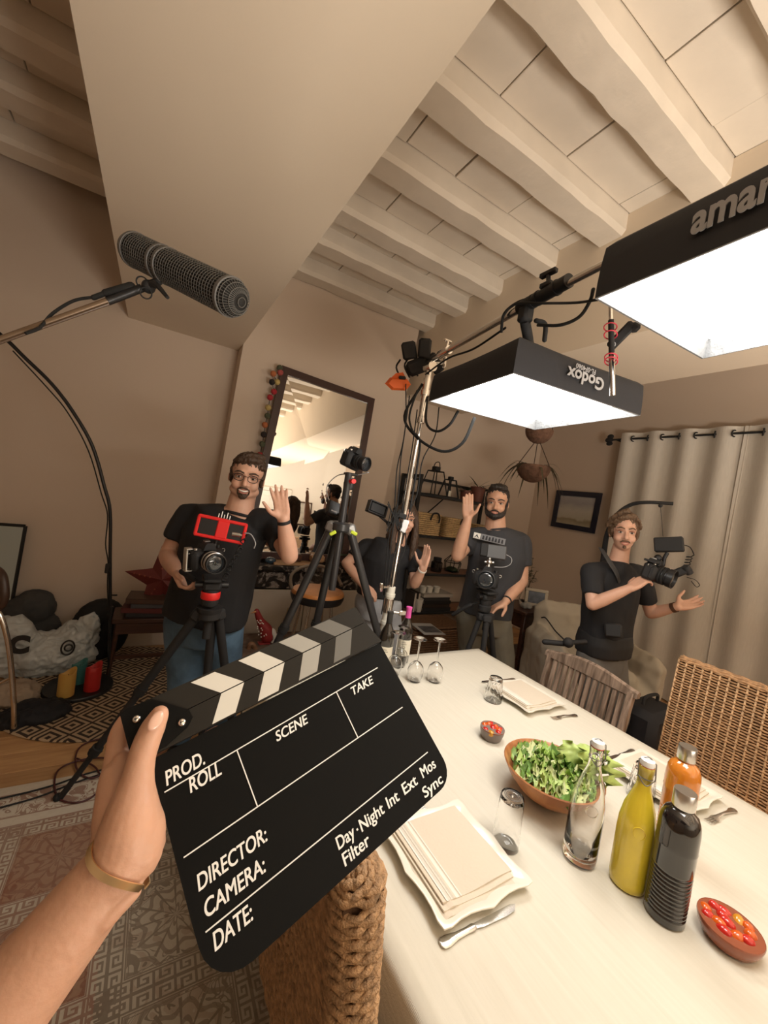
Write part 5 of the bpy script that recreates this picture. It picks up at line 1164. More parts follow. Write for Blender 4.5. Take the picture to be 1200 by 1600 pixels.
obj('plug', MB().cyl(mF @ V((.05, -.01, .016)), mF @ V((.085, -.008, .018)), .011, n=12).cyl(mF @ V((.085, -.008, .018)), mF @ V((.10, -.008, .018)), .006, n=10), steel_m, mo1, 'silver plug')
for i in range(5): obj('antenna', MB().cyl(mF @ V((-.025 + i * .012, .05, .0)), mF @ V((-.025 + i * .012, .05 + .018 + .012 * (i % 2), .0)), .002, n=6), steel_m, mo1)
obj('monitor_mount', MB().cyl(mF @ V((-.01, -.05, 0)), mF @ V((-.012, -.095, -.01)), .009, n=12).ell(mF @ V((-.012, -.075, -.005)), .013), dmetal_m, mo1)
cable('monitor_cable', 'coiled black cable from the red-caged monitor down to the left camera', [P(385 + 4 * math.sin(k * 2.2) - k * 1.05, 838 + k * 2.0 + 3 * math.cos(k * 2.2) + (0 if k > 6 else -2), 1.80 + .01 * math.sin(k)) for k in range(0, 36)], .0028, k=3)
cable('monitor_cable', 'pale thin cable bowing out of the red-caged monitor', [P(382, 833, 1.80), P(392, 835, 1.80), P(399, 848, 1.80), P(397, 857, 1.80)], .0026, m=mat('cable_grey', (.35, .35, .36), .5))
# centre rig
hT = P(533, 822, 2.08)
feet2 = [PZ(341, 1200, .0), PZ(648, 1205, 0), V((hT.x + .05, hT.y + .42, 0))]
t2 = tripod('tripod', 'tall carbon tripod with yellow-green accents standing between the slate and mirror', hT, feet2, r=.022, accent=(mat('grey_casting', (.30, .30, .30), .35, .7), 'grey cast leg hinge'), spread=.05, crown=.05, col_down=.34, col_up=.28, m=mat('carbon_fibre', (.028, .028, .030), .32), mid=.9, lowr=.8)
for u in (520, 553): obj('accent_clip', MB().box((0, 0, 0), (.036, .018, .02), frame(P(u, 833, 2.03), -ray(u, 833), IMG(1, -.5 if u == 520 else .5)), .004), mat('lime_plastic', (.55, .68, .05), .4), t2, 'yellow-green clip')
obj('ball_head', MB().lathe(((.018, -.045), (.028, -.04), (.03, -.01), (.024, .01), (.022, .02), (.001, .02)), 24, frame(P(546, 752, 2.10), V((0, 0, 1)))).cyl(P(541, 770, 2.10), P(535, 800, 2.09), .014).box(P(548, 741, 2.10), (.06, .06, .014), b=.004), black_m, t2)
obj('head_knob', MB().cyl(P(546, 752, 2.08), P(553, 752, 2.02), .012), red_m, t2, 'small red dot knob')
camera('camera', 'black mirrorless camera on the tall centre tripod in front of the mirror', F_at(549, 719, 2.12, (CAM - P(550, 720, 2.1)).normalized() + IMU(1.25, .35), IMG(.8, .3)), 1.0, .037, .11)
cable('camera_cable', 'thin dark cable drooping from the centre camera to the monitor behind', [P(576, 738, 2.1), P(558, 742, 2.13), P(530, 742, 2.14), P(512, 758, 2.15), P(512, 775, 2.16), P(520, 795, 2.16)], .0028, m=MATS['cable_grey'])
mF = F_at(520, 795, 2.16, (CAM - P(520, 795, 2.16)).normalized() + IMU(.7, -.5), IMG(1, .1))
mo2 = thing('transmitter_box', 'small black box with a cable clamped to the centre tripod column', 'transmitter', mF @ V((0, -.04, 0)))
obj('box_body', MB().box((0, 0, 0), (.07, .08, .04), mF, .006), black_m, mo2); obj('badge', MB().box((0, -.024, .0205), (.035, .008, .001), mF), print_m, mo2); obj('clamp_arm', MB().tube([mF @ V((.03, -.02, 0)), P(533, 806, 2.1)], .008), matte_m, mo2)
# right-hand rig (bearded man)
ap = P(760, 962, 2.68)
t3 = tripod('tripod', 'black tripod before the bearded man, just beyond the far end of the table', ap, [fl(P(690, 1060, 2.66)), fl(P(752, 1060, 2.55)), fl(P(800, 1040, 2.95))], r=.019, spread=.04, crown=.045, col_down=.1, col_up=.05)
fluid_head(t3, P(759, 938, 2.68), V((0, 0, 1)), 1.25, None, (P(735, 945, 2.72), P(708, 960, 2.78)))
v3 = (CAM - P(760, 906, 2.66)).normalized()
camera('camera', 'black camera facing the viewer on the bearded man\'s tripod', F_at(759, 905, 2.70, v3 + IMU(0, .04), IMG(1, .2)), 1.25, .046, .085)
mF = F_at(771, 862, 2.70, v3 + IMU(.1, -.1), IMG(1, .18))
mo3 = thing('field_monitor', 'dark grey monitor on a ball mount above the bearded man\'s camera', 'monitor', mF @ V((0, -.07, 0)))
obj('screen_body', MB().box((.015, 0, 0), (.14, .095, .03), mF, .006), mat('grey_plastic', (.06, .06, .062), .5), mo3); obj('battery', MB().box((-.065, .0, .02), (.05, .09, .04), mF, .006), matte_m, mo3)
obj('ball_mount', MB().ell(mF @ V((-.02, -.075, 0)), .020).cyl(mF @ V((-.02, -.045, 0)), mF @ V((-.022, -.125, 0)), .010).cyl(mF @ V((-.05, -.078, 0)), mF @ V((.01, -.074, 0)), .008), steel_m, mo3, 'steel ball mount')
cable('monitor_cable', 'thin cable bowing from the grey monitor to the bearded man\'s camera', [P(790, 866, 2.7), P(799, 872, 2.7), P(798, 881, 2.7), P(788, 886, 2.7), P(772, 886, 2.7)], .0025, m=MATS['cable_grey'])
# hand-held rig
v4 = (CAM - P(1040, 900, 2.4)).normalized()
c4, S4 = camera('camera', 'caged camera in the hand of the man with the moustache', F_at(1017, 893, 2.45, IMG(1, .35) + v4 * .8, IMG(.6, .2) - v4 * .4), 1.15, .048, .11)
obj('top_plate', MB().box((0, .052, 0), (.15, .012, .06), S4, .003).box((.075, 0, 0), (.012, .10, .06), S4, .003), black_m, c4)
obj('lens_motor', MB().box((0, 0, 0), (.11, .05, .04), frame(P(1064, 893, 2.4), v4, IMG(1, -.4)), .01).cyl(P(1070, 885, 2.38), P(1078, 896, 2.38), .02), matte_m, c4)
obj('wire_loop', MB().tube([P(1073, 902, 2.4), P(1086, 906, 2.38), P(1093, 914, 2.38), P(1088, 917, 2.38), P(1080, 908, 2.4)], .0022, 6, 5), rubber_m, c4)
mF = F_at(1045, 851, 2.45, v4 + IMU(-.2, -.15), IMG(1, .1))
mo4 = thing('field_monitor', 'black monitor above the hand-held camera at right', 'monitor', mF @ V((0, -.06, 0)))
obj('screen_body', MB().box((0, 0, 0), (.15, .09, .045), mF, .006), matte_m, mo4); obj('monitor_mount', MB().tube([mF @ V((-.01, -.05, 0)), P(1038, 872, 2.45), P(1036, 884, 2.45)], .011).ell(P(1028, 872, 2.45), .022), dmetal_m, mo4)
cable('monitor_cable', 'curly black cable hanging from the monitor at right', [P(1066, 851, 2.45), P(1078, 855, 2.43), P(1084, 866, 2.42)] + [P(1078 - k * .35 + 5 * math.cos(k * 1.6), 868 + k * 1.1 + 1.5 * math.sin(k * 1.6), 2.42 + .012 * math.sin(k * 1.6)) for k in range(22)], .0028, k=4)
# ------------------------------------------------------------------ boom microphone
bp0, bp1 = P(-140, 582, .95), P(205, 458, 1.12)
bo = thing('boom_pole', 'tan and dark boom pole reaching in from the left edge with a cable', 'boom pole', bp0)
obj('pole', MB().cyl(bp0, P(175, 468, 1.105), .009, n=16), mat('pole_bronze', (.22, .15, .095), .4, .4), bo); obj('tip_joint', MB().cyl(P(168, 471, 1.10), P(178, 467, 1.107), .0105).cyl(P(178, 467, 1.107), P(222, 450, 1.13), .011), dmetal_m, bo)
obj('pole_seam', MB().cyl(P(-140, 586, .942), P(170, 475, 1.095), .0035, n=8), mat('pole_dark', (.10, .06, .035), .4), bo)
obj('boom_cable', MB().tube([P(40, 521, 1.0), P(62, 512, 1.03), P(82, 490, 1.06), P(115, 470, 1.08), P(148, 464, 1.09)], .004, 8, 6).limb([P(146, 465, 1.09), P(165, 458, 1.10)], .007).limb([P(165, 458, 1.10), P(205, 447, 1.12)], [.010, .011]), rubber_m, bo, 'black microphone cable')
za, zb_ = P(213, 392, 1.18), P(360, 464, 1.02)
zd = (zb_ - za).normalized()
mic = thing('microphone_blimp', 'grey mesh microphone windshield on the boom pole under the ceiling', 'microphone', za.lerp(zb_, .5))
MZ = frame(za, zd, (0, 0, 1)); LZ = (zb_ - za).length; rz = .047
def zr(z):  # radius along the blimp with round ends
    if z < 0: return math.sqrt(max(0, rz * rz - z * z))
    if z > LZ: return math.sqrt(max(0, rz * rz - (z - LZ) ** 2))
    return rz
obj('inner_foam', MB().lathe([(max(.0005, zr(z) * .93), z * (1 if 0 <= z <= LZ else .93) if z <= LZ else LZ + (z - LZ) * .93) for z in np.linspace(-rz, LZ + rz, 40)], 28, MZ), mat('foam_dark', (.02, .019, .018), .9), mic)
mesh_m = mat('mesh_grey', (.11, .107, .10), .5)
w = MB()
for z in np.linspace(-rz * .97, LZ + rz * .97, 50):
    rr = zr(z)
    if rr > .004: w.ring(MZ @ V((0, 0, z)), rr, .0011, zd, 28, 4)
for k in range(36):
    a = 2 * PI * k / 36; w.tube([MZ @ V((zr(z) * math.cos(a), zr(z) * math.sin(a), z)) for z in np.linspace(-rz * .90, LZ + rz * .90, 22)], .0010, 4)
o = obj('wire_mesh', w, mesh_m, mic, 'grey wire mesh', 180); o['kind'] = 'stuff'
for z in (.0, LZ * .31, LZ * .38, LZ): obj('hoop', MB().lathe(((zr(z) - .001, z - .006), (zr(z) + .0025, z - .005), (zr(z) + .0025, z + .005), (zr(z) - .001, z + .006)), 36, MZ, False), mat('hoop_grey', (.12, .115, .11), .5), mic)
hg = MZ @ V((0, 0, LZ * .34)); pj = P(232, 448, 1.12)
obj('shock_mount', MB().tube([hg + (pj - hg) * .35 + CR @ V((.012, .02, 0)), hg.lerp(pj, .6) + CR @ V((.02, 0, 0)), pj], [.006, .009, .014], 10, 5).ell(pj, .018).tube([pj, P(243, 444, 1.1), P(262, 465, 1.08)], [.010, .008, .005], 8, 4).ring(P(222, 441, 1.12), .014, .002, ray(222, 441)).ring(P(228, 458, 1.11), .014, .002, ray(222, 441)), matte_m, mic, 'black shock mount and lever')
# ------------------------------------------------------------------ arc lamp, candles, bags at the left
fb = PZ(122, 1078, 0); lamp = thing('arc_lamp', 'black arc floor lamp with a round base beside the left wall', 'lamp', fb)
obj('base', MB().lathe(((.001, 0), (.195, 0), (.20, .006), (.20, .03), (.195, .036), (.001, .038)), 48, Matrix.Translation(fb)), black_m, lamp)
pb = V((fb.x + .185, fb.y + .12, .03)); pb = PY(171, 1052, fb.y + .12)
pts = [PY(u, v, fb.y + .12) for u, v in ((171, 1052), (172, 960), (172, 880), (172, 800), (163, 760), (144, 696), (113, 642), (81, 600), (40, 560), (0, 522), (-70, 470))]
pts[0].z = .02
obj('pole', MB().tube(pts, .011, 10, 5), black_m, lamp)
obj('pole_joint', MB().cyl(pts[1], pts[1] + V((0, 0, .06)), .015), black_m, lamp); obj('switch', MB().box(PY(168, 888, fb.y + .10), (.03, .03, .07), b=.006), black_m, lamp)
obj('lamp_cable', MB().tube([PY(u, v, fb.y + .10) for u, v in ((172, 1000), (168, 920), (169, 880), (165, 850), (168, 805), (158, 770), (138, 704), (106, 645), (74, 606), (20, 548))], .004, 6, 5), rubber_m, lamp)
obj('pole_screw', MB().cyl(PY(175, 930, fb.y + .11), PY(183, 930, fb.y + .10), .006), black_m, lamp)
def candle(u, v, r, h, m, label):
    c = PZ(u, v, .038); t = thing('pillar_candle', label, 'candle', c); rr = random.Random(u)
    prof = []
    M = Matrix.Translation(c)
    body = MB(); n = 24
    def rg(r_, z, w=0): return [V((r_ * math.cos(2 * PI * j / n), r_ * math.sin(2 * PI * j / n), z + w * math.sin(2 * 2 * PI * j / n + rr.random() * .4) + w * math.cos(2 * PI * j / n))) for j in range(n)]
    body.loft([rg(r * .98, 0), rg(r, .01), rg(r, h * .8), rg(r * .98, h, .012), rg(r * .85, h, .010), rg(r * .7, h - .03), rg(.002, h - .04)], M=M); obj('wax', body, m, t, smooth=60)
    obj('wick', MB().tube([c + V((0, 0, h - .04)), c + V((.004, 0, h - .015))], .0018, 6), matte_m, t)
candle(102, 1086, .047, .155, mat('wax_yellow', (.60, .36, .09), .5, sss=.2), 'yellow pillar candle, leftmost of three on the lamp base')
candle(143, 1077, .046, .165, mat('wax_red', (.48, .022, .02), .5, sss=.2), 'red pillar candle, rightmost of three on the lamp base')
candle(121, 1066, .045, .14, mat('wax_teal', (.05, .20, .20), .5, sss=.2), 'teal pillar candle between the yellow and red ones')
bag_m = mat('plastic_bag', (.50, .53, .53), .35, coat=.3, bump=.6, bscale=14); bag_m.node_tree.nodes['Principled BSDF'].inputs['Coat Weight'].default_value = .3
def crumple(a, s): return lambda co: a * (noise.noise(co * s) + .9 * (.35 - abs(noise.noise(co * s * 1.7 + V((3, 1, 2))))) + .7 * (.3 - abs(noise.noise(co * s * 3.9))))
def lump(name, label, cat, parts, m, vox=.010, amp=.02, sc=9): 
    mb = MB()
    for c, r in parts: mb.ell(c, r)
    lo = min((c[2] - (r[2] if not isinstance(r, (int, float)) else r)) for c, r in parts); c0 = V(parts[0][0]); t = thing(name, label, cat, (c0.x, c0.y, 0))
    def flat_(me):
        for v in me.vertices: v.co.z = max(.003, v.co.z)
    organic(name + '_body', mb, m, t, vox, 3, crumple(amp, sc), None, flat_); return t
bc = PY(75, 1035, 3.62)
bg = lump('plastic_bag', 'crumpled grey plastic carrier bag lying against the left wall', 'bag', [((bc.x - .02, 3.60, .14), (.30, .13, .17)), ((bc.x - .20, 3.58, .20), (.14, .11, .22)), ((bc.x + .14, 3.62, .24), (.15, .09, .12)), ((bc.x + .22, 3.62, .33), (.07, .05, .10)), ((bc.x - .28, 3.6, .33), (.08, .05, .10))], bag_m, .009, .035, 8)
obj('bag_handle', MB().tube([PY(110, 990, 3.60), PY(118, 978, 3.58), PY(124, 990, 3.57), PY(122, 1003, 3.58)], [.03, .035, .03, .02], 8, 4, flat=(1, .3)), bag_m, bg)
text('C', .15, frame(PY(12, 1020, 3.42), (-.1, -1, .15), (1, 0, 0)) , black_m, bg, bold=.01)
obj('printed_emblem', MB().ring(PY(106, 1012, 3.47), .05, .006, (.2, -1, .1), 24, 6, .75).ring(PY(107, 1012, 3.47), .022, .006, (.2, -1, .1), 18, 6), black_m, bg)
lump('fabric_heap', 'dark grey fabric bundle behind the plastic carrier bag', 'bag', [((PY(45, 985, 3.75).x, 3.86, .40), (.13, .10, .14)), ((PY(25, 990, 3.75).x, 3.86, .36), (.12, .1, .13)), ((PY(40, 985, 3.75).x, 3.87, .2), (.2, .09, .2))], mat('grey_fabric', (.05, .05, .05), .85), amp=.012)
bb_ = lump('black_bag', 'round black backpack with a top loop next to the lamp pole', 'bag', [((PY(145, 1010, 3.72).x + .03, 3.78, .24), (.20, .12, .25))], mat('bag_black', (.008, .008, .009), .8), amp=.008)
obj('top_loop', MB().tube([PY(125, 985, 3.72), PY(128, 975, 3.72), PY(143, 973, 3.72), PY(158, 977, 3.72), PY(160, 986, 3.72)], .009, 8, 5), MATS['bag_black'], bb_)
lump('cloth_bundle', 'crumpled beige cloth on the floor by the chrome chair leg', 'cloth', [((PZ(35, 1095, 0).x - .07, PZ(35, 1095, 0).y, .06), (.15, .10, .07)), ((PZ(15, 1100, 0).x, PZ(15, 1100, 0).y, .05), (.12, .1, .06))], mat('beige_cloth', (.33, .25, .18), .9), amp=.03, sc=16)
lump('dark_jacket', 'black folded garment on the floor at the edge of the round rug', 'clothes', [((PZ(60, 1120, 0).x, PZ(60, 1120, 0).y, .035), (.17, .12, .05)), ((PZ(30, 1128, 0).x, PZ(30, 1128, 0).y, .03), (.12, .09, .05))], mat('jacket_black', (.010, .010, .013), .8), amp=.02, sc=12)
# framed glass leaning at the left wall
a, b = PY(40, 822, 3.93), PY(9, 1000, 3.80)
fr = thing('leaning_frame', 'tall thin black frame with pale glass leaning on the left wall', 'frame', (a.x - .35, 3.86, .02))
tl_ = V((a.x - .72, a.y, a.z)); bl_ = V((b.x - .72, 3.80, .02)); br_ = V((a.x - .02, 3.80, .02))
M_ = MB()
for p, q in ((a, tl_), (a, br_), (tl_, bl_), (bl_, br_)): M_.tube([p, q], .012, 4)
obj('frame_edge', M_, black_m, fr, smooth=0); pan = MB(); e_ = V((0, .01, 0)); pan.loft([[tl_, a, br_, bl_], [tl_ + e_, a + e_, br_ + e_, bl_ + e_]]); obj('pane', pan, mat('pale_glass', (.38, .42, .40), .08, coat=.5), fr, smooth=0)
# chrome cantilever chair at the left edge
cc = thing('chrome_chair', 'chair with bent chrome tube legs and orange seat cut by the left edge', 'chair', V((-.74, 2.65, 0)))
L_ = [P(-40, 930, 2.12), P(-4, 955, 2.13), P(12, 1000, 2.15), P(19, 1060, 2.18), P(22, 1110, 2.2), PZ(22, 1140, .012)]
obj('leg', MB().tube(L_, .013, 12, 6), chrome_m, cc); obj('foot_cap', MB().cyl(L_[5] + V((0, 0, .09)), V((L_[5].x, L_[5].y, 0)), .019), rubber_m, cc)
obj('stretcher', MB().tube([P(-30, 1082, 2.16), P(18, 1058, 2.18)], .007), chrome_m, cc)
obj('seat', MB().ell(P(-62, 925, 2.25), (.19, .19, .03), None, 28, 10), mat('orange_seat', (.50, .20, .05), .4), cc, 'orange seat'); obj('backrest', MB().tube([P(-60, 872, 2.2), P(-6, 890, 2.12), P(6, 915, 2.1), P(2, 945, 2.1), P(-30, 962, 2.12)], .022, 10, 5), mat('brown_leather2', (.05, .025, .015), .45), cc)
# star, little stool with books
sc0 = PY(254, 905, 3.55); F = frame(sc0, (-.1, -1, .15), (1, 0, .12)); st5 = []
for k in range(10): r_ = .27 if k % 2 == 0 else .115; st5.append((r_ * math.cos(R(90 + 36 * k)), r_ * math.sin(R(90 + 36 * k))))
star = thing('paper_star', 'dark red five-pointed star standing on books by the left wall', 'star', sc0 - V((0, 0, .25))); starm = mat('star_red', (.13, .018, .014), .6); m = MB()
vs = [V((x, y, 0)) for x, y in st5] + [V((0, 0, .06)), V((0, 0, -.06))]; m.add(vs, [(i, (i + 1) % 10, 10) for i in range(10)] + [((i + 1) % 10, i, 11) for i in range(10)], F); obj('star_body', m, starm, star, smooth=0)
for k in range(5):
    for q in (.35, .5, .65, .8): a_ = R(90 + 72 * k); obj('cut_hole', MB().ell((math.cos(a_) * .25 * q, math.sin(a_) * .25 * q, .060 * (1 - q) + .0015), (.007, .007, .002), F, 8, 5), mat('star_hole', (.25, .06, .03), .6), star)
sx_, sy_ = PY(230, 975, 3.5).x, 3.52
so = thing('wooden_stool', 'small dark wooden stool stacked with books against the left wall', 'stool', (sx_, sy_, 0))
obj('seat', MB().box((sx_, sy_, .44), (.46, .30, .035), b=.006), darkwood_m, so); obj('apron', MB().box((sx_, sy_ - .12, .38), (.40, .02, .08)), darkwood_m, so); obj('apron', MB().box((sx_, sy_ + .12, .38), (.40, .02, .08)), darkwood_m, so)
for x in (-.19, .19):
    for y in (-.11, .11): obj('leg', MB().cyl((sx_ + x, sy_ + y, .42), (sx_ + x * 1.12, sy_ + y * 1.1, 0), .018, .014), darkwood_m, so)
obj('stretcher', MB().box((sx_, sy_ - .11, .16), (.40, .018, .03)), darkwood_m, so)
rb = random.Random(4)
def book(c, size, rot, col, label, group=None, name='book'):
    t = thing(name, label, 'book', (c[0], c[1], c[2] - size[2] / 2), group); M = Matrix.Translation(V(c)) @ Matrix.Rotation(rot, 4, 'Z'); w, d, h = size
    obj('pages', MB().box((.002, 0, 0), (w - .006, d - .008, h - .006), M), mat('pages', (.55, .50, .42), .8), t)
    obj('cover', MB().box((0, 0, h / 2 - .0015), (w, d, .003), M).box((0, 0, -h / 2 + .0015), (w, d, .003), M).box((-w / 2 + .0015, 0, 0), (.003, d, h), M), mat('cover_' + label.split()[0], col, .5), t); return t
z = .4575
for i, (lb, col) in enumerate((('black book at the bottom of the pile on the wooden stool', (.02, .02, .022)), ('maroon book in the pile on the wooden stool', (.09, .015, .015)), ('slate-grey book near the top of the pile on the stool', (.06, .06, .065)), ('brown book topmost of the pile on the wooden stool', (.06, .03, .018)))):
    h = .032 + .006 * (i % 2); book((sx_ + .02 * (-1) ** i, sy_, z + h / 2), (.23, .32 - .02 * i, h), PI / 2 + rb.uniform(-.15, .15), col, lb); z += h
obj
# ------------------------------------------------------------------ rugs and floor cables
rug_m = mat('rug_weave', (.4, .33, .25), .95); g = G(rug_m); t, x, y, z = g.xyz()
RX0, RX1, RY0, RY1 = -1.55, 1.45, -1.3, 2.36
cxm, cym = (RX0 + RX1) / 2, (RY0 + RY1) / 2
ex = g.m('SUBTRACT', (RX1 - RX0) / 2, g.m('ABSOLUTE', x)); ey = g.m('SUBTRACT', (RY1 - RY0) / 2, g.m('ABSOLUTE', y)); ed = g.m('MINIMUM', ex, ey)
nz = g.n('TexNoise'); nz.inputs['Scale'].default_value = 55; g.l(t, nz.inputs[0])
nb_ = g.n('TexNoise'); nb_.inputs['Scale'].default_value = 2.2; nb_.inputs['Detail'].default_value = 4; g.l(t, nb_.inputs[0])
# scrolling ornament: contour lines of a warped noise and of cell distances
sc_n = g.n('TexNoise'); sc_n.inputs['Scale'].default_value = 11; sc_n.inputs['Detail'].default_value = 1; sc_n.inputs['Distortion'].default_value = 1.6; g.l(t, sc_n.inputs[0])
scroll = g.m('LESS_THAN', g.m('ABSOLUTE', g.m('SUBTRACT', g.m('FRACT', g.m('MULTIPLY', sc_n.outputs['Fac'], 7)), .5)), .13)
blob = g.m('GREATER_THAN', sc_n.outputs['Fac'], .56)
# panels of .46 m with rosettes and fans
PW = .40
px = g.m('SUBTRACT', g.m('FRACT', g.m('DIVIDE', g.m('ADD', x, 10 * PW + .155 + cxm - PW / 2 + PW), PW)), .5); py = g.m('SUBTRACT', g.m('FRACT', g.m('DIVIDE', g.m('ADD', y, 10 * PW + .06), PW)), .5)
rad = g.m('SQRT', g.m('ADD', g.m('MULTIPLY', px, px), g.m('MULTIPLY', py, py))); an = g.m('ARCTAN2', py, px)
ros = g.m('LESS_THAN', g.m('ABSOLUTE', g.m('SUBTRACT', g.m('FRACT', g.m('ADD', g.m('MULTIPLY', rad, 9), g.m('MULTIPLY', g.m('SINE', g.m('MULTIPLY', an, 8)), .28))), .5)), .17)
fan = g.m('MULTIPLY', g.m('LESS_THAN', g.m('ABSOLUTE', g.m('SINE', g.m('MULTIPLY', an, 6))), .22), g.m('LESS_THAN', rad, .34))
sq = g.m('MAXIMUM', g.m('ABSOLUTE', px), g.m('ABSOLUTE', py))
def key(u, b, per):   # meander band, b = 0..1 across
    a = g.m('FRACT', g.m('DIVIDE', g.m('ADD', u, 20), per)); B = lambda q, lo, hi: g.band(q, lo, hi)
    k = g.m('MAXIMUM', g.m('LESS_THAN', b, .12), g.m('GREATER_THAN', b, .88))
    for p_, q_ in (((.0, .13), (.0, 1)), ((.30, .44), (.28, 1)), ((.30, .86), (.26, .40)), ((.72, .86), (.26, .70)), ((.55, .86), (.58, .70))):
        k = g.m('MAXIMUM', k, g.m('MULTIPLY', B(a, *p_), B(b, *q_)))
    return g.m('MULTIPLY', k, B(b, 0, 1))
kx = key(y, g.m('DIVIDE', g.m('SUBTRACT', .5, g.m('ABSOLUTE', px)), .11), .06); ky = key(x, g.m('DIVIDE', g.m('SUBTRACT', .5, g.m('ABSOLUTE', py)), .11), .06)
inp = g.m('LESS_THAN', sq, .37)
orn = g.m('MAXIMUM', g.m('MULTIPLY', ros, .8), g.m('MAXIMUM', fan, g.m('MULTIPLY', scroll, g.m('GREATER_THAN', rad, .30))))
line = g.m('MAXIMUM', g.band(sq, .372, .382), g.band(sq, .352, .358))
pat = g.m('MAXIMUM', g.m('MULTIPLY', orn, inp), g.m('MAXIMUM', g.m('MULTIPLY', g.m('MAXIMUM', kx, ky), g.m('SUBTRACT', 1, inp)), line))
# outer border: plain cream strip, dark lines, scroll band
bord = g.m('LESS_THAN', ed, .27); bl = g.m('MAXIMUM', g.band(ed, .060, .068), g.m('MAXIMUM', g.band(ed, .205, .213), g.band(ed, .260, .27)))
bp_ = g.m('MAXIMUM', bl, g.m('MULTIPLY', g.m('MAXIMUM', scroll, blob), g.band(ed, .068, .205)))
fin = g.m('ADD', g.m('MULTIPLY', bp_, bord), g.m('MULTIPLY', pat, g.m('SUBTRACT', 1, bord)))
wear = g.m('MULTIPLY', fin, g.m('MULTIPLY_ADD', nb_.outputs['Fac'], .7, .35))
redz = g.m('MULTIPLY', g.m('LESS_THAN', x, .02 - cxm), g.m('MULTIPLY_ADD', nb_.outputs['Fac'], 1.0, .45))
ink = g.mix(redz, (.085, .055, .035), (.17, .045, .022)); gnd0 = g.mix(g.m('MULTIPLY', blob, .55), (.46, .39, .30), (.34, .25, .18)); gnd = g.mix(g.m('MULTIPLY', g.m('MULTIPLY', redz, inp), .95), gnd0, (.26, .12, .065))
gnd = g.mix(bord, gnd, (.52, .45, .36)); cfin = g.mix(wear, gnd, ink); cfin = g.mix(g.m('MULTIPLY', nz.outputs['Fac'], .35), cfin, (.30, .24, .17)); g.l(cfin, g.b.inputs['Base Color'])
bpn = g.n('Bump'); bpn.inputs['Strength'].default_value = .4; bpn.inputs['Distance'].default_value = .004; g.l(g.m('ADD', nz.outputs['Fac'], g.m('MULTIPLY', fin, .5)), bpn.inputs['Height']); g.l(bpn.outputs[0], g.b.inputs['Normal'])
single('patterned_rug', 'large worn cream and red-brown patterned rug on the floor', 'rug', MB().box((cxm, cym, .0055), (RX1 - RX0, RY1 - RY0, .009), b=.003), rug_m)
rr_m = mat('jute_diamonds', (.4, .28, .17), .95); g = G(rr_m); t, x, y, z = g.xyz()
p_, q_ = g.m('MULTIPLY', g.m('ADD', x, y), 5.2), g.m('MULTIPLY', g.m('SUBTRACT', x, y), 5.2)
fa = g.m('ABSOLUTE', g.m('SUBTRACT', g.m('FRACT', g.m('ADD', p_, 50)), .5)); fb_ = g.m('ABSOLUTE', g.m('SUBTRACT', g.m('FRACT', g.m('ADD', q_, 50)), .5)); mx = g.m('MAXIMUM', fa, fb_)
dk = g.m('LESS_THAN', g.m('FRACT', g.m('MULTIPLY_ADD', mx, 4.2, .1)), .5)
nzz = g.n('TexNoise'); nzz.inputs['Scale'].default_value = 80; g.l(t, nzz.inputs[0])
g.l(g.mix(dk, g.mix(nzz.outputs['Fac'], (.36, .25, .15), (.50, .37, .24)), (.035, .022, .015)), g.b.inputs['Base Color'])
rrm = single('round_rug', 'round jute rug with dark diamond pattern under the arc lamp', 'rug', MB().lathe(((.001, 0), (.66, 0), (.67, .004), (.66, .011), (.001, .011)), 64, Matrix.Translation((-.06, 3.30, .001))), rr_m, smooth=30)
for q, (lb, pts, r_) in enumerate((('dark red cable coiled in loops round the tripod foot', [PZ(u, v, .016) for u, v in ((250, 1148), (180, 1150), (128, 1165), (118, 1195), (135, 1215), (160, 1210), (190, 1188), (140, 1185), (95, 1200), (85, 1225), (95, 1250), (130, 1252), (158, 1230), (150, 1200), (120, 1185))], .0045),
                                  ('upper of two dark cables crossing the rug to the left edge', [PZ(u, v, .016) for u, v in ((240, 1190), (150, 1205), (80, 1228), (0, 1248), (-80, 1262))], .004),
                                  ('lower of two dark cables crossing the rug to the left edge', [PZ(u, v, .016) for u, v in ((200, 1196), (120, 1222), (60, 1245), (0, 1262), (-80, 1282))], .004))):
    cable('floor_cable', lb, pts, r_, m=mat('cable_maroon', (.06, .012, .012), .5) if q == 0 else rubber_m)

# ------------------------------------------------------------------ fireplace and mirror
marb = mat('dark_marble', (.03, .026, .024), .25, coat=.2); g = G(marb); t, x, y, z = g.xyz()
n = g.n('TexNoise'); n.inputs['Scale'].default_value = 7; n.inputs['Detail'].default_value = 9; n.inputs['Distortion'].default_value = 2.2; g.l(t, n.inputs[0])
r = g.n('ValToRGB'); e = r.color_ramp.elements; e[0].position = .46; e[0].color = (.014, .012, .011, 1); e[1].position = .64; e[1].color = (.16, .13, .11, 1); k_ = r.color_ramp.elements.new(.54); k_.color = (.035, .029, .026, 1); k_ = r.color_ramp.elements.new(.60); k_.color = (.28, .24, .21, 1)
g.l(n.outputs['Fac'], r.inputs[0]); g.l(r.outputs[0], g.b.inputs['Base Color'])
fp = thing('fireplace_mantel', 'dark veined marble mantel below the large mirror', 'mantel', (1.32, 3.6, 0))
YM = 3.46; mz = PY(480, 886, YM).z; MX0, MX1 = .56, 2.02
obj('shelf', MB().box(((MX0 + MX1) / 2, (YM + YC) / 2 - .005, mz - .025), (MX1 - MX0, YC - YM - .012, .05), b=.010), marb, fp)
obj('moulding', MB().box(((MX0 + MX1) / 2, (YM + .025 + YC) / 2 - .005, mz - .06), (MX1 - MX0 - .04, YC - YM - .06, .022), b=.008), marb, fp)
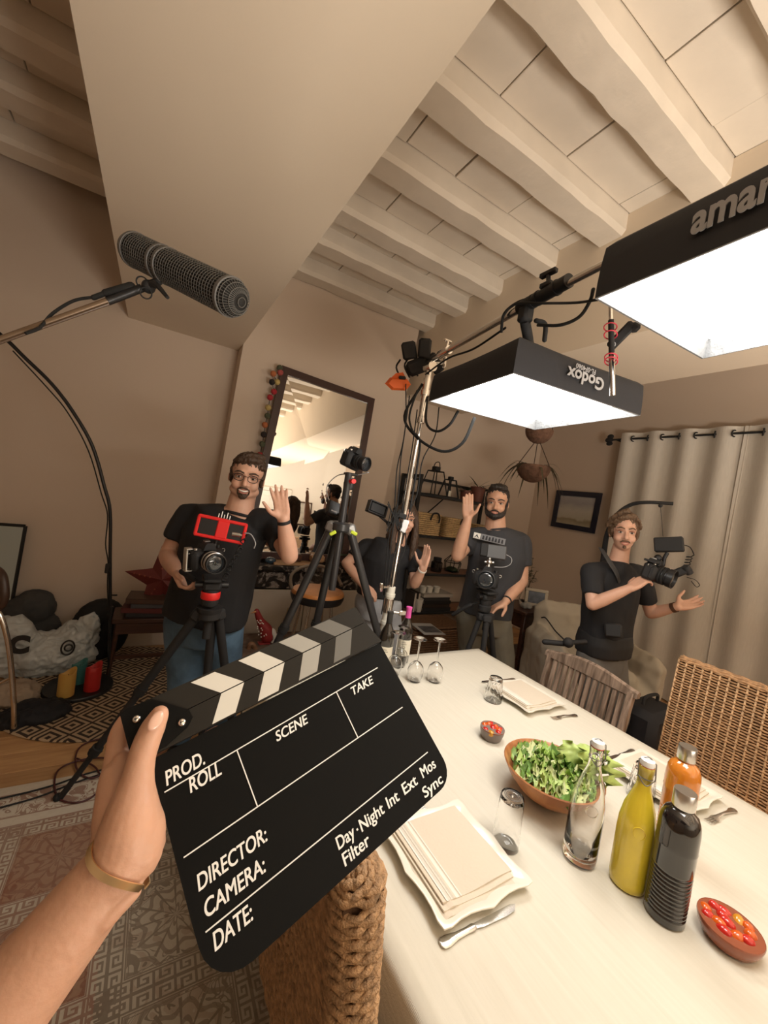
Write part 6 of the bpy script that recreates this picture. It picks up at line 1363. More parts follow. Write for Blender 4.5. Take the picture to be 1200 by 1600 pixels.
obj('frieze', MB().box(((MX0 + MX1) / 2, (YM + .035 + YC) / 2 - .005, mz - .145), (MX1 - MX0 - .06, YC - YM - .08, .15), b=.006), marb, fp)
for xx in (MX0 + .12, MX1 - .12): obj('pier', MB().box((xx, (YM + .05 + YC) / 2, (mz - .22) / 2), (.16, YC - YM - .10, mz - .22), b=.008), marb, fp)
pn = mat('painted_panel', (.42, .36, .29), .7, var=.1, vscale=3)
pb2 = thing('fire_screen', 'pale board with a faded yellow plant sketch closing the fireplace', 'panel', (1.2, YM + .03, .0)); pz = mz - .225
obj('board', MB().box((.98, YM + .035, pz / 2 + .005), (.70, .015, pz - .01), b=.003), pn, pb2); obj('board', MB().box((1.62, YM + .042, pz / 2 + .005), (.56, .015, pz - .01), b=.003), pn, pb2)
yo = mat('ochre_paint', (.30, .20, .07), .8); rs = random.Random(9)
for i in range(9):
    a = PY(440 + i * 3, 975 - i * 5, YM + .022); d = V((rs.uniform(.02, .07), 0, rs.uniform(.05, .13)))
    a.y = YM + .0262; obj('brush_stroke', MB().tube([a, a + d * .5 + V((.01, 0, 0)), a + d], [.006, .009, .002], 6, 4, flat=(1, .12), x=(1, 0, 0)), yo, pb2)
stn = mat('hearth_stone', (.13, .085, .06), .8, bump=.5, bscale=25, var=.4, vscale=14)
single('hearth_slab', 'rough brown stone hearth in front of the fireplace', 'hearth', MB().box((1.2, 3.2, .15), (1.5, .44, .30), b=.02), stn)
# goose on the hearth
gb = PY(412, 1006, 3.16); gb.z = .303; gs = thing('goose_ornament', 'red polka-dotted goose ornament with a white base on the hearth', 'ornament', gb)
gp0, gp1 = gb + V((.005, 0, .075)), PY(401, 955, 3.16)
gr_ = mat('goose_red', (.28, .02, .02), .5)
bd_ = MB().limb([gb + V((.02, 0, .06)), gb + V((.0, 0, .12)), gp0.lerp(gp1, .6), gp1], [.055, .050, .030, .020], 18, 5); obj('goose_body', bd_, gr_, gs, 'red body with pale dots', 180)
for i in range(22):
    a, q = rs.uniform(-2.8, -.3), rs.uniform(.05, .75); c = (gb + V((.0, 0, .06))).lerp(gp1, q); rr = .053 - .030 * q
    obj('polka_dot', MB().ell(c + V((math.cos(a) * rr, math.sin(a) * rr, 0)), .0055, None, 8, 6), white_m, gs, smooth=180)
obj('goose_tail', MB().limb([gb + V((.05, -.01, .10)), gb + V((.075, -.01, .05)), gb + V((.07, -.01, .02))], [.03, .03, .018], 14, 4), white_m, gs, 'white feathered side')
obj('beak', MB().tube([gp1 + V((-.01, -.01, 0)), gp1 + V((-.05, -.02, -.01))], [.010, .002], 8), mat('beak_orange', (.4, .16, .04), .5), gs); obj('goose_foot', MB().box(gb + V((0, 0, .006)), (.09, .06, .012), b=.004), gr_, gs)
single('wooden_hoop', 'curved brown wooden handle on the hearth beside the goose', 'handle', MB().tube([PY(388, 1022, 3.08), PY(390, 1008, 3.08), PY(396, 1008, 3.08), PY(402, 1024, 3.08)], .018, 8, 5), midwood_m)
# things on the mantel
tr = PY(462, 868, 3.55); tr.z = mz + .001
ty = thing('wooden_tray', 'pale wooden board lying on the mantel behind the waving arm', 'tray', tr); obj('tray_board', MB().box((tr.x, 3.58, mz + .012), (.42, .20, .022), b=.005), mat('pale_wood', (.42, .25, .13), .5), ty)
single('wooden_box', 'small rounded tan wooden box on the mantel', 'box', MB().box((PY(498, 862, 3.56).x, 3.58, mz + .024 + .04), (.13, .11, .08), b=.02), MATS['pale_wood'])
single('dark_box', 'dark brown box beside the tan box on the mantel', 'box', MB().box((PY(463, 862, 3.58).x, 3.61, mz + .024 + .035), (.12, .10, .07), b=.01), darkwood_m)
single('blue_pebble', 'shiny dark blue ornament on the mantel by the waving arm', 'ornament', MB().ell((PY(424, 868, 3.52).x, 3.53, mz + .032), (.05, .035, .031)), mat('blue_glaze', (.02, .05, .08), .15, coat=1))
# mirror
def quad_frame(name, parent, O, I, n, th, m):
    n = V(n).normalized()
    for i in range(4):
        j = (i + 1) % 4; a, b, c, d = O[i], O[j], I[j], I[i]
        obj(name, MB().loft([[a, b, c, d], [a + n * th, b + n * th, c + n * th, d + n * th]]), m, parent, smooth=0)
q0 = [PY(440, 572, 3.735), PY(584, 624, 3.735), None, None]
q0[3] = PY(390, 800, 3.66); q0[2] = PY(541, 872, 3.66)
lo = mz + .026
def ext(a, b): k = (lo - a.z) / (b.z - a.z); return a + (b - a) * k
q0[3] = ext(q0[0], q0[3]); q0[2] = ext(q0[1], q0[2])
n_ = (q0[1] - q0[0]).cross(q0[3] - q0[0]).normalized(); n_ = n_ if n_.y < 0 else -n_
cen = (q0[0] + q0[1] + q0[2] + q0[3]) / 4
def inset_q(Q, w):
    ux = (Q[1] - Q[0]).normalized(); uy = (Q[3] - Q[0]).normalized(); uy2 = (Q[2] - Q[1]).normalized()
    return [Q[0] + ux * w + uy * w, Q[1] - ux * w + uy2 * w, Q[2] - ux * w - uy2 * w, Q[3] + ux * w - uy * w]
I = inset_q(q0, .066)
mi = thing('wall_mirror', 'large mirror in a dark brown frame leaning on the mantel', 'mirror', V((cen.x, cen.y, lo)))
quad_frame('frame_bar', mi, q0, I, n_, .028, mat('mirror_frame', (.045, .018, .014), .35))
I2 = inset_q(q0, .05); obj('mirror_glass', MB().loft([[p + n_ * .006 for p in I2], [p + n_ * .012 for p in I2]]), mat('mirror_silver', (.86, .85, .82), .015, 1), mi, 'reflecting glass', 0)
obj('back_board', MB().loft([[p for p in inset_q(q0, .01)], [p + n_ * .005 for p in inset_q(q0, .01)]]), darkwood_m, mi, smooth=0)
ga = thing('pompom_garland', 'string of coloured pompoms hanging down the left side of the mirror', 'garland', PY(415, 720, 3.66))
pm = {'r': mat('pom_red', (.42, .03, .04), .9, bump=1, bscale=120), 'p': mat('pom_pink', (.45, .10, .09), .9, bump=1, bscale=120), 'y': mat('pom_yellow', (.55, .42, .16), .9, bump=1, bscale=120), 'k': mat('pom_black', (.02, .015, .015), .9), 'g': mat('pom_green', (.09, .10, .06), .9, bump=1, bscale=120), 'o': mat('pom_orange', (.50, .16, .06), .9, bump=1, bscale=120)}
pl_ = [(437, 575, 'g'), (438, 582, 'p'), (427, 584, 'o'), (433, 597, 'y'), (425, 597, 'k'), (428, 612, 'r'), (422, 621, 'r'), (419, 637, 'y'), (418, 650, 'g'), (414, 664, 'o'), (412, 679, 'k'), (410, 694, 'g'), (406, 711, 'r'), (411, 725, 'y')]
obj('string', MB().tube([PY(438, 574, 3.675)] + [PY(u, v, 3.67) for u, v, _ in pl_], .003, 6), rubber_m, ga)
for u, v, k in pl_:
    c = PY(u, v, 3.67); obj('pompom', MB().ell(c, .027, None, 14, 10, lambda p, d: p * (1 + .10 * noise.noise(d * 9 + c))), pm[k], ga, {'r': 'red', 'p': 'pink', 'y': 'yellow', 'k': 'black', 'g': 'dark green', 'o': 'orange'}[k] + ' pompom', 180)
# bar stool with a bentwood back
st = P(497, 924, 3.02); bs = thing('bar_stool', 'stool with round orange seat and thin curved back before the fireplace', 'stool', fl(st))
obj('seat', MB().lathe(((.001, -.03), (.185, -.03), (.20, -.02), (.20, .0), (.19, .012), (.001, .02)), 36, Matrix.Translation(st)), mat('orange_wood', (.50, .19, .05), .4, var=.15, vscale=9), bs, 'orange-brown round seat')
obj('seat_rim', MB().lathe(((.15, -.075), (.19, -.07), (.203, -.035), (.203, -.012), (.18, -.03)), 36, Matrix.Translation(st)), black_m, bs)
bk_ = MB(); ring = [P(u, v, t) for u, v, t in ((470, 942, 2.93), (456, 918, 2.98), (455, 900, 3.08), (466, 889, 3.18), (485, 884, 3.24), (508, 886, 3.24), (524, 897, 3.18), (534, 915, 3.08))]
obj('curved_back', bk_.tube(ring, .013, 8, 5), mat('dark_bronze', (.22, .18, .14), .35, .6), bs)
for a in (45, 135, 225, 315):
    d = V((math.cos(R(a)), math.sin(R(a)), 0)); obj('leg', MB().tube([st + d * .12 - V((0, 0, .07)), fl(st) + d * .21 + V((0, 0, .01))], .012, 10), chrome_m, bs)
obj('foot_ring', MB().ring(fl(st) + V((0, 0, .28)), .185, .008), chrome_m, bs)
# ------------------------------------------------------------------ shelf unit and what stands on it
SX0, SX1, SYF, SYB = 2.50, 3.78, 3.58, 3.93
shl = thing('shelf_unit', 'black metal shelf unit with brown wooden boards in the alcove', 'shelf', ((SX0 + SX1) / 2, (SYF + SYB) / 2, 0))
bz_ = [PY(700, 774, SYF).z - .02, PY(700, 840, SYF).z, PY(700, 897, SYF).z, PY(690, 955, SYF).z]
brd = wood('shelf_board', (.28, .13, .07), (.17, .075, .04), .5, (1.5, 10, 10), 2.5)
for z in bz_ + [.10]: obj('board', MB().box(((SX0 + SX1) / 2, (SYF + SYB) / 2, z - .014), (SX1 - SX0 - .03, SYB - SYF - .03, .028), b=.003), brd, shl)
for xx in (SX0, SX1):
    for yy in (SYF, SYB): obj('post', MB().box((xx, yy, .97), (.042, .035, 1.94), b=.003), matte_m, shl)
for z in bz_ + [.10, 1.92]:
    for yy in (SYF, SYB):
        if z == 1.92 and yy == SYF: continue
        obj('rail', MB().box(((SX0 + SX1) / 2, yy, z - .014), (SX1 - SX0, .022, .03), b=.002), matte_m, shl)
    for xx in (SX0, SX1): obj('rail', MB().box((xx, (SYF + SYB) / 2, z - .014 if z < 1.9 else z), (.024, SYB - SYF, .03), b=.002), matte_m, shl)
for a, b in (((SX0, bz_[0]), (SX0 + .32, bz_[0] - .30)), ((SX0 + .32, bz_[0] - .30), (SX0 + .64, bz_[0])), ((SX0, bz_[3] - .02), (SX0 + .64, .12)), ((SX0, .12), (SX0 + .64, bz_[3] - .02))):
    obj('brace', MB().tube([V((a[0], SYB - .02, a[1])), V((b[0], SYB - .02, b[1]))], .009, 6), matte_m, shl)
def lantern(c, w, h, label, loop=True, door=False):
    t = thing('lantern', label, 'lantern', c); c = V(c); k = .55; hb = h * .78
    for sx in (-1, 1):
        for sy in (-1, 1): obj('edge_bar', MB().tube([c + V((sx * w / 2, sy * w / 2, .006)), c + V((sx * w / 2 * k, sy * w / 2 * k, hb))], .007 if not door else .010, 6), matte_m, t)
    for z, q in ((.006, 1), (hb, k)):
        pts = [c + V((sx * w / 2 * q, sy * w / 2 * q, z)) for sx, sy in ((-1, -1), (1, -1), (1, 1), (-1, 1))]; obj('frame_ring', MB().tube(pts, .007, 6, closed=True), matte_m, t)
    obj('cap', MB().box(c + V((0, 0, hb + h * .07)), (w * .32, w * .32, h * .16), b=.006), matte_m, t)
    if loop: obj('loop', MB().tube([c + V((-.04, 0, hb + h * .14)), c + V((-.02, 0, hb + h * .27)), c + V((.03, 0, hb + h * .30)), c + V((.05, 0, hb + h * .14))], .006, 8, 5), matte_m, t)
    else: obj('candle', MB().cyl(c + V((0, 0, .005)), c + V((0, 0, h * .3)), .03), lab_m, t)
L1 = PY(674, 764, 3.74); lantern((L1.x + .035, 3.75, bz_[0]), .24, .36, 'larger black wire lantern with a loop on top of the shelf')
L2 = PY(701, 770, 3.72); lantern((L2.x, 3.72, bz_[0]), .17, .27, 'smaller black lantern with a boxy cap on top of the shelf', False, True)
leaf_g = mat('leaf_dark', (.030, .055, .022), .5, var=.3, vscale=20); terra2 = mat('plant_pot', (.15, .05, .035), .6)
def blade_mesh(m, p0, d, L, w, droop, n=7, up=(0, 0, 1)):
    d = V(d).normalized(); sd = d.cross(V(up)); sd = sd.normalized() if sd.length > .01 else V((1, 0, 0)); pts = []
    for i in range(n + 1):
        q = i / n; c = V(p0) + d * (L * q) + V((0, 0, -droop * L * q * q)); ww = w * math.sin(PI * (q * .88 + .10)); pts.append((c - sd * ww, c + V((0, 0, -.15 * ww)), c + sd * ww))
    o = len(m.v); m.v += [tuple(p) for r_ in pts for p in r_]
    for i in range(n):
        for k in (0, 1): a = o + i * 3 + k; m.f.append((a, a + 1, a + 4, a + 3))
def potted(c, label, r, h, nl, L, w, seed, name='potted_plant', potm=None):
    t = thing(name, label, 'plant', c); rr = random.Random(seed); c = V(c)
    obj('pot', MB().lathe(((.001, 0), (r * .75, 0), (r, h), (r * 1.06, h), (r * 1.06, h - .02), (r * .9, h - .01), (r * .85, h - .02), (.001, h - .02)), 24, Matrix.Translation(c)), potm or terra2, t)
    for i in range(nl):
        a = 2 * PI * i / nl + rr.uniform(-.3, .3); m = MB(); e = rr.uniform(.2, 1.3); blade_mesh(m, c + V((0, 0, h - .01)), (math.cos(a), math.sin(a), e), L * rr.uniform(.7, 1.1), w, rr.uniform(.1, .6)); obj('leaf', m, leaf_g, t, smooth=180)
    return t
potted((PY(726, 780, 3.70).x, 3.70, bz_[0]), 'small plant with rounded dark leaves on the shelf top behind the raised hand', .07, .12, 10, .13, .03, 3)
potted((PY(745, 783, 3.72).x, 3.73, bz_[0]), 'red-brown pot with thin leaves on the shelf top near the bearded man', .09, .19, 9, .24, .012, 4)
def basket(c, w, d, h, label, hx):
    t = thing('woven_basket', label, 'basket', (c[0], c[1], c[2])); m = MB(); rnd = random.Random(int(c[0] * 100)); n = 11
    for j in range(n):
        pts = []; P_ = rrect(w, d, .04, 4); K = 72; 
        per = [V((x, y, 0)) for x, y in P_]; seg = []
        for i in range(len(per)):
            a, b = per[i], per[(i + 1) % len(per)]; k = max(1, round((b - a).length / .022)); seg += [a.lerp(b, q / k) for q in range(k)]
        for i, p in enumerate(seg): s_ = 1 + (.020 if (i + j) % 2 else -.012); pts.append(V(c) + V((p.x * s_, p.y * s_, h * (j + .5) / n)))
        m.tube(pts, h / n * .52, 6, closed=True)
    o = obj('weave', m, mat('basket_straw', (.56, .39, .20), .7, var=.25, vscale=50), t, smooth=180); o['kind'] = 'stuff'
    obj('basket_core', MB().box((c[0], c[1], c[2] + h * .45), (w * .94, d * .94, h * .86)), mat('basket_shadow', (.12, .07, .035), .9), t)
    y = c[1] - d / 2 - .015
    obj('handle', MB().tube([(c[0] + hx - .05, y, c[2] + h * .72), (c[0] + hx - .04, y - .02, c[2] + h * 1.0), (c[0] + hx + .02, y - .025, c[2] + h * 1.04), (c[0] + hx + .06, y - .02, c[2] + h * .85), (c[0] + hx + .062, y - .012, c[2] + h * .62)], .010, 8, 5), matte_m, t, 'black curved handle')
bw1 = PY(655, 815, 3.70).x; b2x = PY(703, 820, 3.70).x; b3x = PY(752, 830, 3.70).x
basket((bw1 + .06, 3.74, bz_[1]), .35, .28, .25, 'left woven straw basket on the second shelf', .06); basket((b2x + .03, 3.74, bz_[1]), .31, .28, .23, 'middle woven straw basket on the second shelf', .08); basket((b3x - .0, 3.74, bz_[1]), .23, .28, .19, 'right woven basket on the second shelf behind the raised forearm', .03)
def jar(c, r, h, label, m, lid=True, name='jar'):
    t = thing(name, label, 'jar', c); obj('jar_body', MB().lathe(((.001, 0), (r, 0), (r * 1.05, .01), (r * 1.05, h * .75), (r * .7, h * .88), (r * .7, h), (.001, h)), 24, Matrix.Translation(V(c))), m, t)
    if lid: obj('lid', MB().lathe(((r * .74, h - .02), (r * .76, h - .018), (r * .76, h + .02), (.001, h + .022)), 24, Matrix.Translation(V(c))), matte_m, t)
dg_m = mat('smoked_glass', (.015, .014, .014), .1, coat=1)
jar((PY(682, 885, 3.70).x, 3.70, bz_[2]), .065, .15, 'black storage jar on the third shelf', dg_m); jar((PY(662, 880, 3.72).x - .02, 3.74, bz_[2]), .05, .11, 'small dark jar left on the third shelf', dg_m)
tc = V((PY(711, 885, 3.68).x, 3.735, bz_[2])); te = thing('terrarium', 'faceted black-framed glass terrarium on the third shelf', 'terrarium', tc)
ed_ = [tc + V((.09 * math.cos(R(60 * k)), .09 * math.sin(R(60 * k)), 0)) for k in range(6)]; eu = [tc + V((.11 * math.cos(R(60 * k)), .11 * math.sin(R(60 * k)), .12)) for k in range(6)]; ap_ = tc + V((.0, 0, .24))
for k in range(6):
    for a, b in ((ed_[k], ed_[(k + 1) % 6]), (ed_[k], eu[k]), (eu[k], eu[(k + 1) % 6]), (eu[k], ap_)): obj('frame_wire', MB().tube([a, b], .005, 5), matte_m, te)
obj('glass_panes', MB().loft([ed_, eu]), mat('thin_glass', (.75, .78, .78), .05, trans=1, ior=1.05), te, smooth=0); obj('moss', MB().ell(tc + V((0, 0, .03)), (.07, .07, .035)), leaf_g, te)
for i, u in enumerate((662, 672, 683)):
    c = V((PY(u, 915, 3.66).x, 3.66, bz_[3] + .205)); t = thing('white_cup', ('leftmost', 'middle', 'rightmost')[i] + ' of three small white cups on the book stack', 'cup', c)
    obj('cup_body', MB().lathe(((.001, 0), (.032, 0), (.042, .07), (.038, .07), (.029, .006), (.001, .005)), 22, Matrix.Translation(c)), white_m, t)
bx0 = PY(672, 935, 3.70).x + .02; z = bz_[3]
for i, (lb, col, w_) in enumerate((('black thick book at the bottom of the shelf stack', (.015, .013, .012), .42), ('dark brown book second in the shelf stack', (.03, .02, .015), .42), ('near-black book third in the shelf stack', (.012, .012, .014), .40), ('charcoal book fourth in the shelf stack', (.03, .03, .03), .40), ('pale grey book topmost of the shelf stack under the cups', (.50, .47, .42), .44))):
    h = .040; book((bx0 + .012 * (-1) ** i, 3.72, z + h / 2), (.26, w_, h), PI / 2 + .02 * (-1) ** i, col, lb); z += h + .0005
for i, u in enumerate((645, 651)):
    c = V((PY(u, 940, 3.64).x - .03, 3.66, bz_[3])); book(c + V((0, 0, .11)), (.03, .2, .22), 0, (.06, .05, .045), ('upright dark book nearest the post on the shelf', 'upright brown book beside the stacked books on the shelf')[i])
c = V((PY(656, 945, 3.56).x, 3.585, bz_[3] + .001)); t = thing('white_vase', 'white ribbed cup-shaped vase in front of the shelf books', 'vase', c)
obj('vase_body', MB().lathe(((.001, 0), (.035, 0), (.040, .01), (.044, .11), (.050, .15), (.045, .15), (.040, .11), (.001, .02)), 24, Matrix.Translation(c)), white_m, t)
pc = V((PY(664, 868, 3.8).x, 3.87, bz_[2])); t = thing('dark_picture', 'small dark framed picture leaning at the back of the third shelf', 'picture', pc)
obj('frame_edge', MB().box(pc + V((0, 0, .13)), (.2, .02, .26), b=.004), darkwood_m, t); obj('picture_sheet', MB().box(pc + V((0, -.011, .13)), (.15, .003, .2)), mat('picture_dark', (.10, .07, .045), .6, var=.4, vscale=9), t)
tx = PY(664, 985, 3.3).x; tkz = PY(664, 972, 3.3).z
tk = thing('cane_chest', 'low brown wicker trunk with a magazine on it below the shelf', 'trunk', (tx + .08, 3.33, 0))
m = MB(); 
for j in range(14):
    P_ = rrect(.66, .40, .02, 2); seg = []
    for i in range(len(P_)):
        a, b = V((*P_[i], 0)), V((*P_[(i + 1) % len(P_)], 0)); k = max(1, round((b - a).length / .03)); seg += [a.lerp(b, q / k) for q in range(k)]
    m.tube([V((tx + .08, 3.33, 0)) + V((p.x * (1 + (.008 if (i + j) % 2 else -.006)), p.y * (1 + (.012 if (i + j) % 2 else -.009)), (tkz - .03) * (j + .5) / 14)) for i, p in enumerate(seg)], tkz / 14 * .5, 6, closed=True)
o = obj('trunk_weave', m, mat('trunk_cane', (.15, .08, .04), .7, var=.3, vscale=40), tk, smooth=180); o['kind'] = 'stuff'
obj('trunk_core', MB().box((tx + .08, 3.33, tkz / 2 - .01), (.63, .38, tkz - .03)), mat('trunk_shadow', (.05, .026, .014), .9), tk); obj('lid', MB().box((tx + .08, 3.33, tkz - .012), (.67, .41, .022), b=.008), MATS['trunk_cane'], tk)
mg = PZ(668, 983, tkz + .004); t = thing('magazine', 'open-looking magazine with a grey photo on the wicker trunk', 'magazine', mg); M_ = Matrix.Translation(mg) @ Matrix.Rotation(R(-8), 4, 'Z')
obj('cover', MB().box((0, 0, .003), (.24, .31, .006), M_, .001), mat('magazine_white', (.50, .50, .49), .3), t); obj('cover_photo', MB().box((.01, -.02, .0064), (.19, .18, .0006), M_), mat('photo_grey', (.10, .10, .11), .3, var=.7, vscale=14), t)
potted((1.90, 3.60, mz + .001), 'dark green broad-leaved plant at the right end of the mantel', .07, .10, 12, .24, .05, 21)
# ------------------------------------------------------------------ hanging plants, picture, curtain
coco = mat('coir', (.16, .085, .055), .9, bump=1, bscale=50, var=.3, vscale=25)
def hang(c, r, label, leaves, seed, upto):
    t = thing('hanging_planter', label, 'planter', c); c = V(c); rr = random.Random(seed)
    obj('bowl', MB().lathe([(max(.001, r * math.sin(R(a))), -r * 1.02 * math.cos(R(a))) for a in range(0, 91, 10)] + [(r * .92, .0), (r * .9, -.02), (.001, -.03)], 28, Matrix.Translation(c)), coco, t, 'brown coir half-bowl')
    for k in range(3): a = R(120 * k + 40); obj('cord', MB().tube([c + V((r * math.cos(a), r * math.sin(a), 0)), upto + V((.03 * math.cos(a), .03 * math.sin(a), 0))], .0045, 6), mat('cord_brown', (.07, .045, .03), .9), t)
    for i in range(leaves):
        a = rr.uniform(0, 2 * PI); m = MB(); blade_mesh(m, c + V((r * .5 * math.cos(a), r * .5 * math.sin(a), -.01)), (math.cos(a), math.sin(a), rr.uniform(.4, 1.2)), rr.uniform(.20, .36), .011, rr.uniform(.8, 1.9), 10); obj('leaf', m, mat('leaf_dry', (.075, .065, .035), .6, var=.3, vscale=20), t, smooth=180)
    return t
hb = P(834, 728, 4.05); hu = P(843, 672, 3.98)
hang(hb, .168, 'lower hanging coir planter with trailing leaves in the corner', 28, 4, hu - V((0, 0, .13))); hang(hu, .135, 'upper hanging coir bowl just under the smaller softbox', 0, 5, V((hu.x, hu.y, ZT - .1)))
XW = XR - .004
O = [PX(u, v, XW - .03) for u, v in ((871.5, 766), (942, 771), (929.5, 834), (861.5, 822))]
pf = thing('framed_picture', 'pale landscape print in a dark navy frame on the right wall', 'picture', (O[0] + O[1] + O[2] + O[3]) / 4); ux = (O[1] - O[0]).normalized(); uy = (O[3] - O[0]).normalized()
I = inset_q(O, .065); quad_frame('frame_bar', pf, O, I, (-1, 0, 0), .022, mat('navy_frame', (.010, .013, .028), .3))
pt = mat('misty_print', (.3, .3, .3), .15); g = G(pt); t_, x, y, z = g.xyz('Generated'); n = g.n('TexNoise'); n.inputs['Scale'].default_value = 4; n.inputs['Detail'].default_value = 6; g.l(t_, n.inputs[0])
zz = g.m('ADD', z, g.m('MULTIPLY', g.m('SUBTRACT', n.outputs['Fac'], .5), .25)); r = g.n('ValToRGB'); e = r.color_ramp.elements; e[0].color = (.38, .33, .24, 1); e[0].position = .05; e[1].position = .95; e[1].color = (.38, .37, .37, 1)
for p_, c_ in ((.2, (.27, .23, .15)), (.26, (.44, .40, .31)), (.5, (.48, .45, .39)), (.75, (.33, .32, .32))): k_ = r.color_ramp.elements.new(p_); k_.color = (*c_, 1)
g.l(zz, r.inputs[0]); g.l(r.outputs[0], g.b.inputs['Base Color'])
I2 = inset_q(O, .055); obj('print', MB().loft([[p + V((.004, 0, 0)) for p in I2], [p - V((.004, 0, 0)) for p in I2]]), pt, pf, 'misty pale landscape print', 0)
ca, cb2 = PX(955, 683, 4.68), PX(1195, 679, 4.68); rz_ = (ca.z + cb2.z) / 2; y1, y0 = ca.y, .1
rod = thing('curtain_rod', 'thin black curtain rod with a leaf finial along the right wall', 'curtain rod', V((4.70, 1.5, rz_)))
obj('rod', MB().cyl((4.70, y0, rz_), (4.70, y1, rz_), .011), matte_m, rod); obj('finial', MB().ell((4.70, y1 + .03, rz_), (.02, .05, .035)).ell((4.70, y1 + .02, rz_ + .04), (.015, .04, .03)).ell((4.70, y1 + .02, rz_ - .045), (.015, .04, .025)), matte_m, rod); obj('bracket', MB().cyl((4.70, y1 - .05, rz_), (XR, y1 - .05, rz_), .009), matte_m, rod)
lin = mat('curtain_linen', (.40, .355, .29), .9); g = G(lin); t_, x, y, z = g.xyz()
for ax, sc in (('n1', (1, 90, 2)), ('n2', (1, 2, 90))): pass
n1 = g.n('TexNoise'); n1.inputs['Scale'].default_value = 12; n1.inputs['Detail'].default_value = 5; mp = g.n('Mapping'); mp.inputs['Scale'].default_value = (1, 9, 1); g.l(t_, mp.inputs[0]); g.l(mp.outputs[0], n1.inputs[0])
g.l(g.mix(n1.outputs['Fac'], (.58, .54, .48), (.70, .66, .59)), g.b.inputs['Base Color']); bpn = g.n('Bump'); bpn.inputs['Strength'].default_value = .25; bpn.inputs['Distance'].default_value = .006; g.l(n1.outputs['Fac'], bpn.inputs['Height']); g.l(bpn.outputs[0], g.b.inputs['Normal'])
def curtain(ya, yb, label, wl, ph):
    t = thing('curtain', label, 'curtain', (4.70, (ya + yb) / 2, 0)); H = rz_ + .07
    def f(u, v):
        yy = ya + (yb - ya) * u; w = math.sin(2 * PI * (yy / wl) + ph); amp = .029 * (1 - .25 * (1 - v)); lo_ = noise.noise(V((yy * 2.3, v * 1.2, ph)))
        return V((4.70 + amp * w + .025 * lo_ * (1 - v), yy + .02 * noise.noise(V((yy * 3, v * 2, 7))) * (1 - v), .012 + (H - .012) * v))
    nu, nv = int((yb - ya) / wl * 16), 24; m = MB().grid(f, nu, nv); na = len(m.v); m.v += [(a + .004, b, c) for a, b, c in m.v]; m.f += [tuple(q + na for q in f_[::-1]) for f_ in m.f]
    obj('cloth', m, lin, t, smooth=180)
    k = math.ceil((ya / wl * 2 * PI + ph) / PI)
    while True:
        yy = (k * PI - ph) / (2 * PI) * wl
        if yy > yb - .03: break
        if yy > ya + .02: obj('eyelet', MB().ring((4.70, yy, rz_), .030, .007, (.35 if k % 2 else -.35, 1, 0), 20, 8), matte_m, t)
        k += 1
    hm = MB().tube([f(.004, v / 20) for v in range(21)], .008, 6); obj('side_seam', hm, lin, t, smooth=180)
curtain(1.585, y1 - .12, 'left linen eyelet curtain panel on the right wall, behind the man with the camera', .31, .4)
curtain(.12, 1.615, 'right linen eyelet curtain panel cut by the photo\'s right edge', .31, 1.5)
# ------------------------------------------------------------------ side table, armchair, dark case
stx, sty, stz = 3.75, 2.92, None
q = P(826, 946, 4.25); stx, sty, stz = q.x, q.y, q.z
sd = thing('side_table', 'small dark wooden side table with a framed photo beside the armchair', 'table', (stx, sty, 0))
obj('table_top', MB().box((stx, sty, stz - .02), (.62, .45, .035), b=.005), darkwood_m, sd); obj('drawer_box', MB().box((stx, sty, stz - .11), (.54, .38, .14), b=.004), darkwood_m, sd)
for xx in (-.26, .26):
    for yy in (-.18, .18): obj('leg', MB().box((stx + xx, sty + yy, (stz - .04) / 2), (.04, .04, stz - .04), b=.004), darkwood_m, sd)
obj('lower_shelf', MB().box((stx, sty, .2), (.52, .36, .02), b=.003), darkwood_m, sd)
F = frame(P(838, 934, 4.13) , -ray(837, 936) * V((1, 1, 0)) + V((0, 0, .25)), IMG(1, .2)); ph = thing('photo_frame', 'cream-framed small photo on the dark side table', 'photo frame', P(838, 946, 4.13))
for a, d in (((0, .075), (.22, .03)), ((0, -.075), (.22, .03)), ((-.095, 0), (.03, .12)), ((.095, 0), (.03, .12))): obj('frame_bar', MB().box((*a, 0), (*d, .018), F, .003), mat('cream_frame', (.45, .38, .28), .5), ph)
obj('photo', MB().box((0, 0, -.003), (.16, .12, .006), F), mat('photo_dark', (.05, .05, .055), .3, var=.8, vscale=16), ph)
vs_ = P(820, 940, 4.25); va_ = thing('dried_flowers', 'dried leafy stems in a glass vase behind the bearded man\'s elbow', 'plant', V((vs_.x, vs_.y, stz)))
obj('vase', MB().lathe(((.001, 0), (.05, 0), (.065, .06), (.05, .13), (.035, .17), (.045, .20), (.04, .20), (.030, .17), (.045, .12), (.06, .06), (.001, .01)), 24, Matrix.Translation(V((vs_.x, vs_.y, stz)))), glass_m, va_)
rs = random.Random(12)
for i in range(11):
    a = rs.uniform(0, 2 * PI); top_ = V((vs_.x, vs_.y, stz + .2)) + V((.22 * math.cos(a) * rs.random(), .22 * math.sin(a) * rs.random(), rs.uniform(.10, .32))); obj('stem', MB().tube([V((vs_.x, vs_.y, stz + .02)), V((vs_.x, vs_.y, stz + .2)) + V((.02 * math.cos(a), .02 * math.sin(a), 0)), top_], .003, 5, 4), mat('stem_brown', (.10, .07, .04), .8), va_)
    for k in range(7):
        m = MB(); b_ = rs.uniform(0, 6.28); blade_mesh(m, V((vs_.x, vs_.y, stz + .2)).lerp(top_, .35 + .65 * k / 6), (math.cos(b_), math.sin(b_), .5), .075, .016, .4, 4); obj('leaf', m, mat('leaf_olive', (.11, .10, .065), .7), va_, smooth=180)
